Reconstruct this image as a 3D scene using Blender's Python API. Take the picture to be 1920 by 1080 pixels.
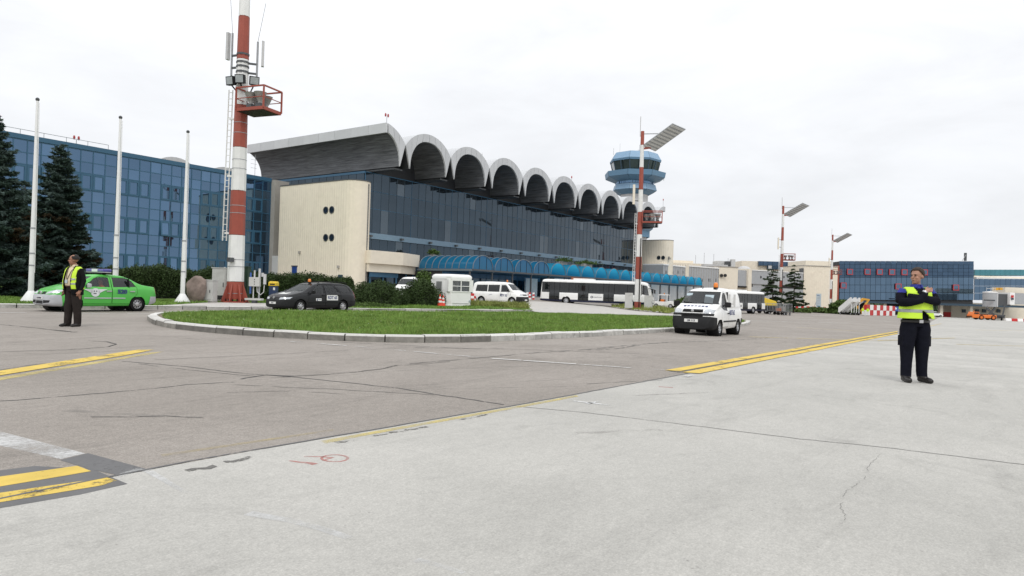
import bpy, bmesh, math, random
import numpy as np
from mathutils import Vector, Matrix, Euler
from mathutils.geometry import tessellate_polygon
R = math.radians
random.seed(7); RNG = np.random.default_rng(7)
for o in list(bpy.data.objects): bpy.data.objects.remove(o)
SC = bpy.context.scene; COL = SC.collection

# ---------------------------------------------------------------- camera (X = along the terminal, Y = towards it)
F_PX, TH, ROLL, PITCH, EYE = 1290., R(34.9), math.atan(.031), math.atan(7/1290), 1.19
ZV = np.array([0, 0, 1.])
FWD0 = np.array([math.cos(TH), math.sin(TH), 0]); RT0 = np.array([math.sin(TH), -math.cos(TH), 0])
FWD = FWD0*math.cos(PITCH)+ZV*math.sin(PITCH); UP0 = ZV*math.cos(PITCH)-FWD0*math.sin(PITCH)
CX = math.cos(ROLL)*RT0+math.sin(ROLL)*UP0; CY = -math.sin(ROLL)*RT0+math.cos(ROLL)*UP0
CAM = np.array([0, 0, EYE])
cam = bpy.data.cameras.new('camera'); camo = bpy.data.objects.new('camera', cam); COL.objects.link(camo)
cam.sensor_fit = 'HORIZONTAL'; cam.sensor_width = 36; cam.lens = F_PX/1920*36; cam.clip_start = .05; cam.clip_end = 9000
m4 = Matrix.Identity(4)
for i in range(3): m4[i][0], m4[i][1], m4[i][2], m4[i][3] = CX[i], CY[i], -FWD[i], CAM[i]
camo.matrix_world = m4
SC.camera = camo
SC.render.resolution_x, SC.render.resolution_y = 1024, 576

# ---------------------------------------------------------------- overcast sky and weak soft sun
SUN_EL, SUN_AZ = R(52), R(215)          # azimuth of the sun seen from the scene, measured from +X towards +Y
wd = bpy.data.worlds.new('World'); SC.world = wd; wd.use_nodes = True
nt = wd.node_tree; nt.nodes.clear()
def N(nt, typ, **kw):
    n = nt.nodes.new(typ)
    for k, v in kw.items():
        if k[0] == '_': setattr(n, k[1:], v)
        else: n.inputs[k].default_value = v
    return n
def L(nt, a, ai, b, bi): nt.links.new(a.outputs[ai], b.inputs[bi])
tc = N(nt, 'ShaderNodeTexCoord'); sp = N(nt, 'ShaderNodeSeparateXYZ'); L(nt, tc, 'Generated', sp, 0)
mx = N(nt, 'ShaderNodeMath', _operation='MAXIMUM'); mx.inputs[1].default_value = 0; L(nt, sp, 'Z', mx, 0)
grd = N(nt, 'ShaderNodeMath', _operation='MULTIPLY_ADD'); grd.inputs[1].default_value = .60; grd.inputs[2].default_value = .89; L(nt, mx, 0, grd, 0)
mp = N(nt, 'ShaderNodeMapping'); mp.inputs['Scale'].default_value = (1.0, 1.0, 3.2); L(nt, tc, 'Generated', mp, 'Vector')
nz = N(nt, 'ShaderNodeTexNoise', Scale=3.2, Detail=7., Roughness=.58, Distortion=.35); L(nt, mp, 0, nz, 'Vector')
rmp = N(nt, 'ShaderNodeMapRange'); rmp.inputs['From Min'].default_value = .3; rmp.inputs['From Max'].default_value = .72
rmp.inputs['To Min'].default_value = .90; rmp.inputs['To Max'].default_value = 1.07; L(nt, nz, 'Fac', rmp, 0)
mul = N(nt, 'ShaderNodeMath', _operation='MULTIPLY'); L(nt, grd, 0, mul, 0); L(nt, rmp, 0, mul, 1)
cl = N(nt, 'ShaderNodeMix', _data_type='RGBA', _blend_type='MULTIPLY'); cl.inputs[0].default_value = 1
cl.inputs[6].default_value = (.975, .99, 1.02, 1); L(nt, mul, 0, cl, 7)
sky = N(nt, 'ShaderNodeTexSky', _sky_type='NISHITA', _sun_disc=False, _sun_elevation=SUN_EL, _sun_rotation=R(90)-SUN_AZ)
sk = N(nt, 'ShaderNodeMix', _data_type='RGBA', _blend_type='MULTIPLY'); sk.inputs[0].default_value = 1; sk.inputs[7].default_value = (.1, .1, .1, 1); L(nt, sky, 0, sk, 6)
mix = N(nt, 'ShaderNodeMix', _data_type='RGBA'); mix.inputs[0].default_value = .95; L(nt, sk, 2, mix, 6); L(nt, cl, 2, mix, 7)
bg = N(nt, 'ShaderNodeBackground', Strength=1.0); L(nt, mix, 2, bg, 'Color')
wo = N(nt, 'ShaderNodeOutputWorld'); L(nt, bg, 0, wo, 0)
sl = bpy.data.lights.new('sun', 'SUN'); sl.energy = 1.15; sl.angle = R(25); sl.color = (1, .97, .92)
so = bpy.data.objects.new('sun', sl); COL.objects.link(so)
sd = Vector((math.cos(SUN_EL)*math.cos(SUN_AZ), math.cos(SUN_EL)*math.sin(SUN_AZ), math.sin(SUN_EL)))
so.rotation_euler = (-sd).to_track_quat('-Z', 'Y').to_euler(); so.location = (0, 0, 60)
vs = SC.view_settings; vs.view_transform = 'Standard'; vs.look = 'None'; vs.exposure = 0; vs.gamma = 1; vs.use_curve_mapping = False

# ---------------------------------------------------------------- pixel -> place
def lerp(x, k): return float(np.interp(x, [a for a, b in k], [b for a, b in k]))
KR = [(0, 0), (8, -.27), (28, -.77), (47, -1.06), (121, -2.2), (170, -2.8)]
KV = [(26, 0), (36, .04), (52, .55), (58, .7)]
def gz(u, v):                         # the apron falls to the right and rises gently to the terminal
    r = u*RT0[0]+v*RT0[1]; d = u*FWD0[0]+v*FWD0[1]
    w = min(1, max(0, (d-8)/14)); w = w*w*(3-2*w)
    return lerp(r, KR)*w+lerp(v, KV)
def ray(px, py): return FWD+CX*(px-960)/F_PX-CY*(py-540)/F_PX
def G(px, py, h=0):                   # pixel on the ground (or h above it)
    d = ray(px, py); zz = 0
    for i in range(80):
        P = CAM+d*((zz+h-EYE)/d[2]); zz = .6*zz+.4*gz(P[0], P[1])
    return P
def PV(px, py, v): d = ray(px, py); return CAM+d*(v/d[1])
def PU(px, py, u): d = ray(px, py); return CAM+d*(u/d[0])
def D(px, py, dep): return CAM+ray(px, py)*dep
def zat(P, py):                       # height at the column of P that projects to row py
    A = np.array([P[0], P[1], 0.]); lo, hi = -10., 80.
    for i in range(50):
        m = (lo+hi)/2; q = np.array([P[0], P[1], m])-CAM
        y = 540-F_PX*(q@CY)/(q@FWD)
        if y > py: lo = m
        else: hi = m
    return lo

# ---------------------------------------------------------------- objects
def tag(o, label=None, cat=None, group=None, kind=None):
    if label: o['label'] = label
    if cat: o['category'] = cat
    if group: o['group'] = group
    if kind: o['kind'] = kind
    return o
def thing(name, loc, label, cat, rz=0, group=None):
    o = bpy.data.objects.new(name, None); COL.objects.link(o); o.empty_display_size = .3
    o.location = loc; o.rotation_euler = (0, 0, rz); return tag(o, label, cat, group)
def link(name, me, parent=None, loc=None, rot=None):
    o = bpy.data.objects.new(name, me); COL.objects.link(o)
    if parent is not None: o.parent = parent
    if loc is not None: o.location = loc
    if rot is not None: o.rotation_euler = rot
    return o
def copy_tree(o, parent=None):
    c = o.copy(); COL.objects.link(c); c.parent = parent
    for ch in o.children: copy_tree(ch, c)
    return c
def worldpos(o):
    p = Vector((0, 0, 0))
    while o is not None: p += o.location; o = o.parent
    return p

class MB:
    def __init__(s): s.v = []; s.f = []
    def add(s, V, F):
        b = len(s.v); s.v += [tuple(map(float, p)) for p in V]; s.f += [tuple(b+i for i in f) for f in F]; return s
    def box(s, x0, x1, y0, y1, z0, z1):
        return s.add([(x0,y0,z0),(x1,y0,z0),(x1,y1,z0),(x0,y1,z0),(x0,y0,z1),(x1,y0,z1),(x1,y1,z1),(x0,y1,z1)],
                     [(3,2,1,0),(4,5,6,7),(0,1,5,4),(1,2,6,5),(2,3,7,6),(3,0,4,7)])
    def obox(s, c, ax, ay, az):       # centre and half-axes
        c, ax, ay, az = map(np.array, (c, ax, ay, az))
        V = [c+i*ax+j*ay+k*az for k in (-1, 1) for (i, j) in ((-1,-1),(1,-1),(1,1),(-1,1))]
        return s.add(V, [(3,2,1,0),(4,5,6,7),(0,1,5,4),(1,2,6,5),(2,3,7,6),(3,0,4,7)])
    def bar(s, p0, p1, w, h=None, up=(0, 0, 1)):
        p0, p1 = Vector(p0), Vector(p1); d = (p1-p0)
        if d.length < 1e-6: return s
        dn = d.normalized(); u = Vector(up)
        if abs(dn.dot(u)) > .98: u = Vector((1, 0, 0))
        a = dn.cross(u).normalized(); b = a.cross(dn)
        h = h or w
        return s.obox((p0+p1)/2, d/2, a*w/2, b*h/2)
    def tube(s, pts, r, n=8, caps=True):
        pts = [Vector(p) for p in pts]; rs = r if hasattr(r, '__len__') else [r]*len(pts)
        V = []; F = []; a = None
        for i, p in enumerate(pts):
            t = (pts[min(i+1, len(pts)-1)]-pts[max(i-1, 0)]).normalized()
            if a is None:
                u = Vector((0, 0, 1)) if abs(t.z) < .95 else Vector((1, 0, 0)); a = t.cross(u).normalized()
            else: a = (a-t*a.dot(t)).normalized()
            b = t.cross(a)
            for k in range(n):
                an = 2*math.pi*k/n; V.append(p+(a*math.cos(an)+b*math.sin(an))*rs[i])
        for i in range(len(pts)-1):
            for k in range(n): F.append((i*n+k, i*n+(k+1) % n, (i+1)*n+(k+1) % n, (i+1)*n+k))
        if caps: F.append(tuple(range(n-1, -1, -1))); F.append(tuple((len(pts)-1)*n+k for k in range(n)))
        return s.add(V, F)
    def loft(s, rings, caps=True, close=True):
        n = len(rings[0]); V = [p for r in rings for p in r]; F = []
        for i in range(len(rings)-1):
            for k in range(n if close else n-1): F.append((i*n+k, i*n+(k+1) % n, (i+1)*n+(k+1) % n, (i+1)*n+k))
        if caps: F.append(tuple(range(n-1, -1, -1))); F.append(tuple((len(rings)-1)*n+k for k in range(n)))
        return s.add(V, F)
    def lathe(s, prof, n=24, c=(0, 0, 0), axis='z', caps=False, a0=0):
        rings = []
        for (r, h) in prof:
            ring = []
            for k in range(n):
                an = a0+2*math.pi*k/n; x, y = r*math.cos(an), r*math.sin(an)
                p = {'z': (x, y, h), 'y': (x, h, y), 'x': (h, x, y)}[axis]
                ring.append((c[0]+p[0], c[1]+p[1], c[2]+p[2]))
            rings.append(ring)
        return s.loft(rings, caps)
    def prism(s, poly, z0, z1):       # vertical prism over a plan polygon
        n = len(poly)
        return s.add([(x, y, z0) for x, y in poly]+[(x, y, z1) for x, y in poly],
                     [tuple(range(n-1, -1, -1)), tuple(range(n, 2*n))]+[(i, (i+1) % n, n+(i+1) % n, n+i) for i in range(n)])
    def slab(s, poly3, nrm, t):       # any flat polygon given thickness along nrm
        nrm = np.array(nrm, float)*t; n = len(poly3)
        return s.add([np.array(p) for p in poly3]+[np.array(p)+nrm for p in poly3],
                     [tuple(range(n-1, -1, -1)), tuple(range(n, 2*n))]+[(i, (i+1) % n, n+(i+1) % n, n+i) for i in range(n)])
    def mesh(s, name, mat, smooth=None, off=(0, 0, 0), fix=True):
        me = bpy.data.meshes.new(name)
        V = np.array(s.v, float)-np.array(off)[None, :] if s.v else []
        me.from_pydata([tuple(p) for p in V], [], s.f)
        if fix:
            bm = bmesh.new(); bm.from_mesh(me); bmesh.ops.recalc_face_normals(bm, faces=bm.faces); bm.to_mesh(me); bm.free()
        if mat: me.materials.append(MAT[mat] if isinstance(mat, str) else mat)
        if smooth:
            for p in me.polygons: p.use_smooth = True
            me.set_sharp_from_angle(angle=R(smooth))
        me.update(); return me
    def build(s, name, mat, parent=None, smooth=None, world=True, bevel=0, fix=True):
        off = worldpos(parent) if (parent is not None and world) else (0, 0, 0)
        o = link(name, s.mesh(name, mat, smooth, off, fix), parent)
        if bevel:
            b = o.modifiers.new('bevel', 'BEVEL'); b.width = bevel; b.segments = 2; b.limit_method = 'ANGLE'; b.angle_limit = R(40)
        return o
def text(name, s, size, mat, parent, loc, rot, depth=.002, align='CENTER', bold=0., sx=1., vcen=True):
    cu = bpy.data.curves.new('t', 'FONT'); cu.body = s; cu.size = size; cu.extrude = depth; cu.offset = bold
    cu.align_x = align; cu.align_y = 'CENTER' if vcen else 'BOTTOM_BASELINE'; cu.resolution_u = 3
    t = bpy.data.objects.new('t', cu); COL.objects.link(t)
    dg = bpy.context.evaluated_depsgraph_get(); me = bpy.data.meshes.new_from_object(t.evaluated_get(dg))
    bpy.data.objects.remove(t); me.materials.clear(); me.materials.append(MAT[mat]); me.name = name
    if sx != 1: me.transform(Matrix.Diagonal((sx, 1, 1, 1)))
    return link(name, me, parent, loc, rot)

# ---------------------------------------------------------------- materials
MAT = {}
def M(name, col, rough=.6, metal=0., var=.12, scale=6., bump=0., bscale=None, spec=.5, coat=0., dirt=None, emit=0., vary=0., trans=0.):
    m = bpy.data.materials.new(name); m.use_nodes = True; nt = m.node_tree; b = nt.nodes['Principled BSDF']
    b.inputs['Roughness'].default_value = rough; b.inputs['Metallic'].default_value = metal
    b.inputs['Specular IOR Level'].default_value = spec; b.inputs['Coat Weight'].default_value = coat; b.inputs['Coat Roughness'].default_value = .06
    c = (*col, 1); last = None
    tc = N(nt, 'ShaderNodeTexCoord')
    if var > 0:
        nz = N(nt, 'ShaderNodeTexNoise', Scale=scale, Detail=6., Roughness=.62); L(nt, tc, 'Object', nz, 'Vector')
        rp = N(nt, 'ShaderNodeMapRange'); rp.inputs['From Min'].default_value = .25; rp.inputs['From Max'].default_value = .75
        rp.inputs['To Min'].default_value = 1-var; rp.inputs['To Max'].default_value = 1+var; L(nt, nz, 'Fac', rp, 0)
        h = N(nt, 'ShaderNodeMix', _data_type='RGBA', _blend_type='MULTIPLY'); h.inputs[0].default_value = 1; h.inputs[6].default_value = c
        L(nt, rp, 0, h, 7); last = (h, 2)
    if vary > 0:
        oi = N(nt, 'ShaderNodeObjectInfo'); rp = N(nt, 'ShaderNodeMapRange'); rp.inputs['To Min'].default_value = 1-vary; rp.inputs['To Max'].default_value = 1+vary
        L(nt, oi, 'Random', rp, 0)
        h = N(nt, 'ShaderNodeMix', _data_type='RGBA', _blend_type='MULTIPLY'); h.inputs[0].default_value = 1
        if last: L(nt, last[0], last[1], h, 6)
        else: h.inputs[6].default_value = c
        L(nt, rp, 0, h, 7); last = (h, 2)
    if dirt:                          # dirt: (colour, amount, scale) patches with a shape of their own
        nz = N(nt, 'ShaderNodeTexNoise', Scale=dirt[2], Detail=8., Roughness=.68, Distortion=.6); L(nt, tc, 'Object', nz, 'Vector')
        rp = N(nt, 'ShaderNodeMapRange'); rp.inputs['From Min'].default_value = .5; rp.inputs['From Max'].default_value = .72
        rp.inputs['To Max'].default_value = dirt[1]; L(nt, nz, 'Fac', rp, 0)
        h = N(nt, 'ShaderNodeMix', _data_type='RGBA'); L(nt, rp, 0, h, 0)
        if last: L(nt, last[0], last[1], h, 6)
        else: h.inputs[6].default_value = c
        h.inputs[7].default_value = (*dirt[0], 1); last = (h, 2)
    if last: L(nt, last[0], last[1], b, 'Base Color')
    else: b.inputs['Base Color'].default_value = c
    if bump > 0:
        nb = N(nt, 'ShaderNodeTexNoise', Scale=bscale or scale*8, Detail=5.); L(nt, tc, 'Object', nb, 'Vector')
        bp = N(nt, 'ShaderNodeBump', Strength=bump, Distance=.02); L(nt, nb, 'Fac', bp, 'Height'); L(nt, bp, 0, b, 'Normal')
    if emit: b.inputs['Emission Color'].default_value = c; b.inputs['Emission Strength'].default_value = emit
    if trans: b.inputs['Transmission Weight'].default_value = trans
    MAT[name] = m; return m
def mixtrans(m, fac_socket_src):      # let worn paint show what lies beneath
    nt = m.node_tree; b = nt.nodes['Principled BSDF']; out = nt.nodes['Material Output']
    tr = N(nt, 'ShaderNodeBsdfTransparent'); mx = N(nt, 'ShaderNodeMixShader')
    nt.links.new(fac_socket_src, mx.inputs[0]); L(nt, tr, 0, mx, 1); L(nt, b, 0, mx, 2); L(nt, mx, 0, out, 0)
def paint(name, col, wear, scale=3., rough=.75, fine=22., soft=.035, top=1.):
    m = M(name, col, rough, var=.15, scale=4)
    nt = m.node_tree; tc = N(nt, 'ShaderNodeTexCoord')
    a = N(nt, 'ShaderNodeTexNoise', Scale=scale, Detail=4.); L(nt, tc, 'Object', a, 'Vector')
    c = N(nt, 'ShaderNodeTexNoise', Scale=fine, Detail=8., Roughness=.75); L(nt, tc, 'Object', c, 'Vector')
    ad = N(nt, 'ShaderNodeMath', _operation='MULTIPLY_ADD'); ad.inputs[1].default_value = .55; L(nt, a, 'Fac', ad, 0)
    sc = N(nt, 'ShaderNodeMath', _operation='MULTIPLY'); sc.inputs[1].default_value = .45; L(nt, c, 'Fac', sc, 0); L(nt, sc, 0, ad, 2)
    rp = N(nt, 'ShaderNodeMapRange'); rp.inputs['From Min'].default_value = .33+.34*wear-soft; rp.inputs['From Max'].default_value = .33+.34*wear+soft; rp.inputs['To Max'].default_value = top; L(nt, ad, 0, rp, 0)
    mixtrans(m, rp.outputs[0]); return m
def glass(name, tint, rough=.02, alpha=.5, spec=.9, metal=0.):   # tinted see-through pane: reflection + part transparent
    m = M(name, tint, rough, metal, var=0, spec=spec); nt = m.node_tree
    v = N(nt, 'ShaderNodeValue'); v.outputs[0].default_value = alpha; mixtrans(m, v.outputs[0]); return m
# ---- ground materials
def ground_mat(name, c1, c2, speck, dark, streak, bumpS):
    m = bpy.data.materials.new(name); m.use_nodes = True; nt = m.node_tree; b = nt.nodes['Principled BSDF']
    b.inputs['Roughness'].default_value = .86; b.inputs['Specular IOR Level'].default_value = .3
    tc = N(nt, 'ShaderNodeTexCoord')
    def noise(sc, det=6., ro=.6, dist=0., scale=None):
        n = N(nt, 'ShaderNodeTexNoise', Scale=sc, Detail=det, Roughness=ro, Distortion=dist)
        if scale:
            mp = N(nt, 'ShaderNodeMapping'); mp.inputs['Scale'].default_value = scale; L(nt, tc, 'Object', mp, 'Vector'); L(nt, mp, 0, n, 'Vector')
        else: L(nt, tc, 'Object', n, 'Vector')
        return n
    def rng(n, a, bb, t0, t1):
        r = N(nt, 'ShaderNodeMapRange'); r.inputs['From Min'].default_value = a; r.inputs['From Max'].default_value = bb
        r.inputs['To Min'].default_value = t0; r.inputs['To Max'].default_value = t1; L(nt, n, 'Fac', r, 0); return r
    base = N(nt, 'ShaderNodeMix', _data_type='RGBA'); base.inputs[6].default_value = (*c1, 1); base.inputs[7].default_value = (*c2, 1)
    L(nt, rng(noise(.35, 7, .62, .4), .35, .65, 0, 1), 0, base, 0)
    cur = base
    def mult(src):
        nonlocal cur
        h = N(nt, 'ShaderNodeMix', _data_type='RGBA', _blend_type='MULTIPLY'); h.inputs[0].default_value = 1
        L(nt, cur, 2, h, 6); L(nt, src, 0, h, 7); cur = h
    mult(rng(noise(95, 3, .7), .3, .7, 1-speck, 1+speck))          # aggregate
    mult(rng(noise(38, 5, .75), .3, .7, 1-speck*.8, 1+speck*.8)); mult(rng(noise(9, 7, .75), .3, .7, 1-speck*.45, 1+speck*.45))
    mult(rng(noise(2.2, 8, .72, .8, (.22, 1, 1)), .52, .74, 1, 1-streak))   # wheel streaks along the apron
    mult(rng(noise(.9, 8, .7, 1.2), .58, .75, 1, 1-dark))          # oil and damp patches
    mult(rng(noise(.07, 4, .5), .3, .7, .93, 1.06))
    pits = N(nt, 'ShaderNodeTexVoronoi', Scale=7.); L(nt, tc, 'Object', pits, 'Vector')
    pr = N(nt, 'ShaderNodeMapRange'); pr.inputs['From Min'].default_value = .03; pr.inputs['From Max'].default_value = .07
    pr.inputs['To Min'].default_value = .72; pr.inputs['To Max'].default_value = 1; L(nt, pits, 'Distance', pr, 0); mult(pr)
    L(nt, cur, 2, b, 'Base Color')
    bp = N(nt, 'ShaderNodeBump', Strength=bumpS, Distance=.008); L(nt, noise(120, 4, .7), 'Fac', bp, 'Height'); L(nt, bp, 0, b, 'Normal')
    MAT[name] = m
ground_mat('asphalt', (.318, .288, .258), (.266, .240, .213), .30, .20, .26, .6)
ground_mat('concrete', (.470, .458, .425), (.395, .386, .358), .17, .20, .16, .35)
M('lawn', (.105, .175, .032), .9, var=.35, scale=5, bump=.6)
M('soil', (.20, .165, .115), .95, var=.3, scale=9, bump=.5)
M('kerb_stone', (.40, .39, .36), .85, var=.22, scale=7, bump=.5, bscale=40, vary=.22, dirt=((.10, .095, .085), .75, 2.2))
M('kerb_white', (.62, .61, .58), .8, var=.2, scale=6, bump=.4, bscale=30, vary=.12, dirt=((.16, .15, .14), .7, 1.6))
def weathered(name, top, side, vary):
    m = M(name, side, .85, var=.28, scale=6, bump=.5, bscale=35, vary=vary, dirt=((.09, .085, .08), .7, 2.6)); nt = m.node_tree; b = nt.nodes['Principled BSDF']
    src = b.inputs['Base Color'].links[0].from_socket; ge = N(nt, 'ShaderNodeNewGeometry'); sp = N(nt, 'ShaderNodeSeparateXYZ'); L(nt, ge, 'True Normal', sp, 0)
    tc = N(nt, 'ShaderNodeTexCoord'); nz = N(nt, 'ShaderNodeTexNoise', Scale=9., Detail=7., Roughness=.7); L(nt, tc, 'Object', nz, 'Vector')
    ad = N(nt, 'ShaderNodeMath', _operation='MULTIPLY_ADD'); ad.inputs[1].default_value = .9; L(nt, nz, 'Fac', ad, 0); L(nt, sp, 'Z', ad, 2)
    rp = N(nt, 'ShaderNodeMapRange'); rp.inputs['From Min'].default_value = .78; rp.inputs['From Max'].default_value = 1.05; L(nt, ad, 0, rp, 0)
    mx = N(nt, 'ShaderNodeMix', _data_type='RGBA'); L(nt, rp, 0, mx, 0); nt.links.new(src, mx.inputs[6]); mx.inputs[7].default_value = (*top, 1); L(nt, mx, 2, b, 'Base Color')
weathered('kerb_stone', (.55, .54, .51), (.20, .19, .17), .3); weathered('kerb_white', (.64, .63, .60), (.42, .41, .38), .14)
M('pad', (.46, .44, .41), .85, var=.15, scale=3, bump=.2)
paint('yellow_paint', (.62, .445, .085), .25, 2.0)
paint('yellow_faint', (.58, .48, .18), .44, 2.0, soft=.10, top=.8)
paint('yellow_ghost', (.50, .41, .20), .50, 2.0, soft=.12, top=.5)
paint('tyre_mark', (.26, .25, .23), .60, 3.5, fine=40., soft=.10, top=.4)
paint('yellow_far', (.62, .47, .12), .30, 1.5)
paint('white_paint', (.72, .72, .70), .30, 2.5)
paint('tar_joint', (.12, .115, .105), .24, 2.5)
paint('white_worn', (.62, .62, .61), .56, 1.8)
paint('tar_patch', (.125, .124, .125), .22, 1.5)
paint('white_band', (.60, .60, .59), .40, 1.6, soft=.10, top=.85)
paint('tar_seam', (.055, .052, .05), .36, 2.5)
paint('scrape', (.13, .125, .115), .50, 3.0)
paint('red_spray', (.46, .19, .165), .27, 5, soft=.12, top=.75)
paint('hair_crack', (.22, .215, .20), .46, 4)
paint('white_scuff', (.62, .62, .61), .50, 3, soft=.10, top=.7)
# ---- buildings
M('beige', (.79, .715, .585), .8, var=.05, scale=1.5, dirt=((.60, .53, .42), .35, .5))
M('beige_plain', (.76, .69, .57), .8, var=.06, scale=1.2)
def ribs(name, freq, strength, axis):     # fine vertical sheet ribs
    m = MAT[name]; nt = m.node_tree; b = nt.nodes['Principled BSDF']; tc = N(nt, 'ShaderNodeTexCoord')
    sp = N(nt, 'ShaderNodeSeparateXYZ'); L(nt, tc, 'Object', sp, 0)
    mu = N(nt, 'ShaderNodeMath', _operation='MULTIPLY'); mu.inputs[1].default_value = freq*2*math.pi; L(nt, sp, axis, mu, 0)
    si = N(nt, 'ShaderNodeMath', _operation='SINE'); L(nt, mu, 0, si, 0)
    bp = N(nt, 'ShaderNodeBump', Strength=strength, Distance=.03); L(nt, si, 0, bp, 'Height'); L(nt, bp, 0, b, 'Normal')
ribs('beige', 2.4, .55, 'Y')
M('wall_grey', (.36, .34, .31), .8, var=.1, scale=2)
M('light_grey', (.56, .56, .55), .6, var=.08, scale=2)
M('corridor_grey', (.36, .37, .38), .5, var=.10, scale=2)
M('frame_blue', (.030, .105, .185), .45, var=.08, scale=3)
M('frame_dark', (.035, .065, .095), .45, var=.1, scale=3)
M('mirror_glass', (.108, .185, .290), .015, .92, var=.05, scale=.5, vary=.14)
M('hall_glass', (.050, .072, .094), .02, .80, var=.12, scale=.25, vary=.09)
M('hall_glass_pale', (.090, .115, .138), .02, .80, var=.10, scale=.25, vary=.09)  # paler tint on scattered panes, blinds and reflections painted into the glass colour
M('ledge', (.16, .25, .33), .4, var=.08)
M('shell_white', (.52, .53, .54), .55, var=.05, scale=.7, vary=.05)
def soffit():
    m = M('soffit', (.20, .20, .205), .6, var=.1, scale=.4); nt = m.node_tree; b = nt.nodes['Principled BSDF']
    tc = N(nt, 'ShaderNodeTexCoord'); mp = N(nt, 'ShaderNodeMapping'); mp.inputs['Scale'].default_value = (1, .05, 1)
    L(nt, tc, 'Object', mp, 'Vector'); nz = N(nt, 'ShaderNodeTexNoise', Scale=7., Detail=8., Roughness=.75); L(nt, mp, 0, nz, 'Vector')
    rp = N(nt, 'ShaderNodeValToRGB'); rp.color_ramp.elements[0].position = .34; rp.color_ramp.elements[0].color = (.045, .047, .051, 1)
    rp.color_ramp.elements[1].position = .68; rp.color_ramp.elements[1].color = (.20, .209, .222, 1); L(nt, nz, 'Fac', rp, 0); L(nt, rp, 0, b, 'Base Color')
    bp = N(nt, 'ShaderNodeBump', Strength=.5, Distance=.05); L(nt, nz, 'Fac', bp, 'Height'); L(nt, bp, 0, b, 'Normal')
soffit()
M('dark_infill', (.030, .032, .036), .6, var=.15, scale=.6)
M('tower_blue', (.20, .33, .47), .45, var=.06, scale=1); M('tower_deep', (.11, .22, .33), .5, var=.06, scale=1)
M('tower_glass', (.045, .07, .07), .03, .6, var=.3, scale=.6)
M('tower_white', (.52, .52, .52), .7, var=.08)
def translucent(name, col, tcol, rough, k):
    m = M(name, col, rough, var=.08, scale=1.5, spec=.7); nt = m.node_tree; b = nt.nodes['Principled BSDF']; out = nt.nodes['Material Output']
    tr = N(nt, 'ShaderNodeBsdfTranslucent'); tr.inputs['Color'].default_value = (*tcol, 1); mx = N(nt, 'ShaderNodeMixShader'); mx.inputs[0].default_value = k
    L(nt, b, 0, mx, 1); L(nt, tr, 0, mx, 2); L(nt, mx, 0, out, 0)
translucent('canopy_blue', (.022, .20, .36), (.025, .30, .55), .12, .5)
translucent('canopy_cyan', (.03, .29, .48), (.04, .46, .74), .2, .55)
M('canopy_rib', (.17, .21, .24), .4, .4, var=.05)
M('far_blue', (.055, .10, .165), .10, .55, var=.08, scale=.4, vary=.12)
M('far_mirror', (.115, .18, .26), .03, .88, var=.05, scale=.3, vary=.07)
M('teal_roof', (.055, .20, .24), .4, var=.12, scale=.6)
M('red_frame', (.42, .05, .06), .5, var=.05)
M('terracotta', (.46, .14, .065), .7, var=.1)
# ---- metal, paint, plastics
M('mast_red', (.31, .068, .044), .6, var=.12, scale=2.5, bump=.1, vary=.05); M('mast_white', (.74, .74, .72), .6, var=.06, scale=2.5, vary=.03)
M('pole_white', (.78, .78, .77), .45, var=.06, scale=2)
M('galv', (.36, .37, .38), .5, .5, var=.15, scale=6); M('cabinet', (.50, .50, .48), .6, var=.10, scale=2.5, dirt=((.3, .29, .27), .6, 1.5))
M('steel_dark', (.09, .095, .10), .5, .4, var=.15); M('black', (.009, .009, .010), .6, var=.1, spec=.3); M('rubber', (.011, .011, .0115), .85, var=.25, scale=20, spec=.2)
M('lamp_glass', (.35, .38, .38), .12, .3, var=.2); M('horn', (.40, .39, .38), .5, .4, var=.15)
M('car_green', (.075, .44, .06), .4, var=.03, scale=2, coat=.3); M('car_white', (.83, .83, .81), .35, var=.04, scale=2, coat=.5, dirt=((.5, .49, .46), .35, 1.2))
M('car_black', (.008, .0085, .010), .38, var=.1, scale=3, coat=.15, spec=.35); M('bumper_silver', (.46, .47, .49), .4, .25, var=.06); M('bumper_grey', (.013, .0135, .0145), .6, var=.15, spec=.3)
M('silver', (.55, .55, .56), .3, .75, var=.06); M('navy', (.018, .022, .06), .4, var=.06); M('slot', (.015, .015, .016), .7, var=0)
glass('car_glass', (.022, .026, .028), alpha=.55); glass('car_glass_dark', (.008, .010, .011), alpha=.90, spec=.7); glass('screen_glass', (.06, .07, .075), alpha=.45)
glass('booth_glass', (.10, .11, .11), alpha=.6)
M('interior', (.025, .025, .027), .8, var=.2); M('headlamp', (.50, .52, .54), .08, .5, var=.25, scale=14, coat=1); M('tail_red', (.36, .02, .02), .2, coat=.6, var=.05)
M('amber', (.80, .22, .015), .15, coat=.6, var=.06); M('plate', (.78, .78, .76), .5, var=.03); M('ink', (.02, .022, .05), .6, var=0); M('ink_blue', (.03, .045, .16), .6, var=0)
M('lightbar_blue', (.06, .05, .30), .15, coat=.7, var=.08); M('badge_white', (.72, .74, .75), .5, var=.04); M('orange', (.72, .17, .02), .5, var=.08, coat=.2)
M('yellow', (.72, .50, .03), .5, var=.08); M('dig_yellow', (.62, .33, .03), .55, var=.15); M('bin_blue', (.025, .045, .11), .5, var=.1)
M('booth_white', (.84, .835, .815), .55, var=.05, scale=1.5); M('cone_red', (.68, .055, .025), .6, var=.08); M('cone_white', (.75, .75, .73), .6, var=.08)
M('barrier_red', (.52, .022, .022), .6, var=.12); M('barrier_white', (.82, .815, .80), .6, var=.08); M('sign_blue', (.05, .12, .40), .5, var=.1); M('sign_pale', (.42, .50, .54), .6, var=.12, scale=2)
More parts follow.
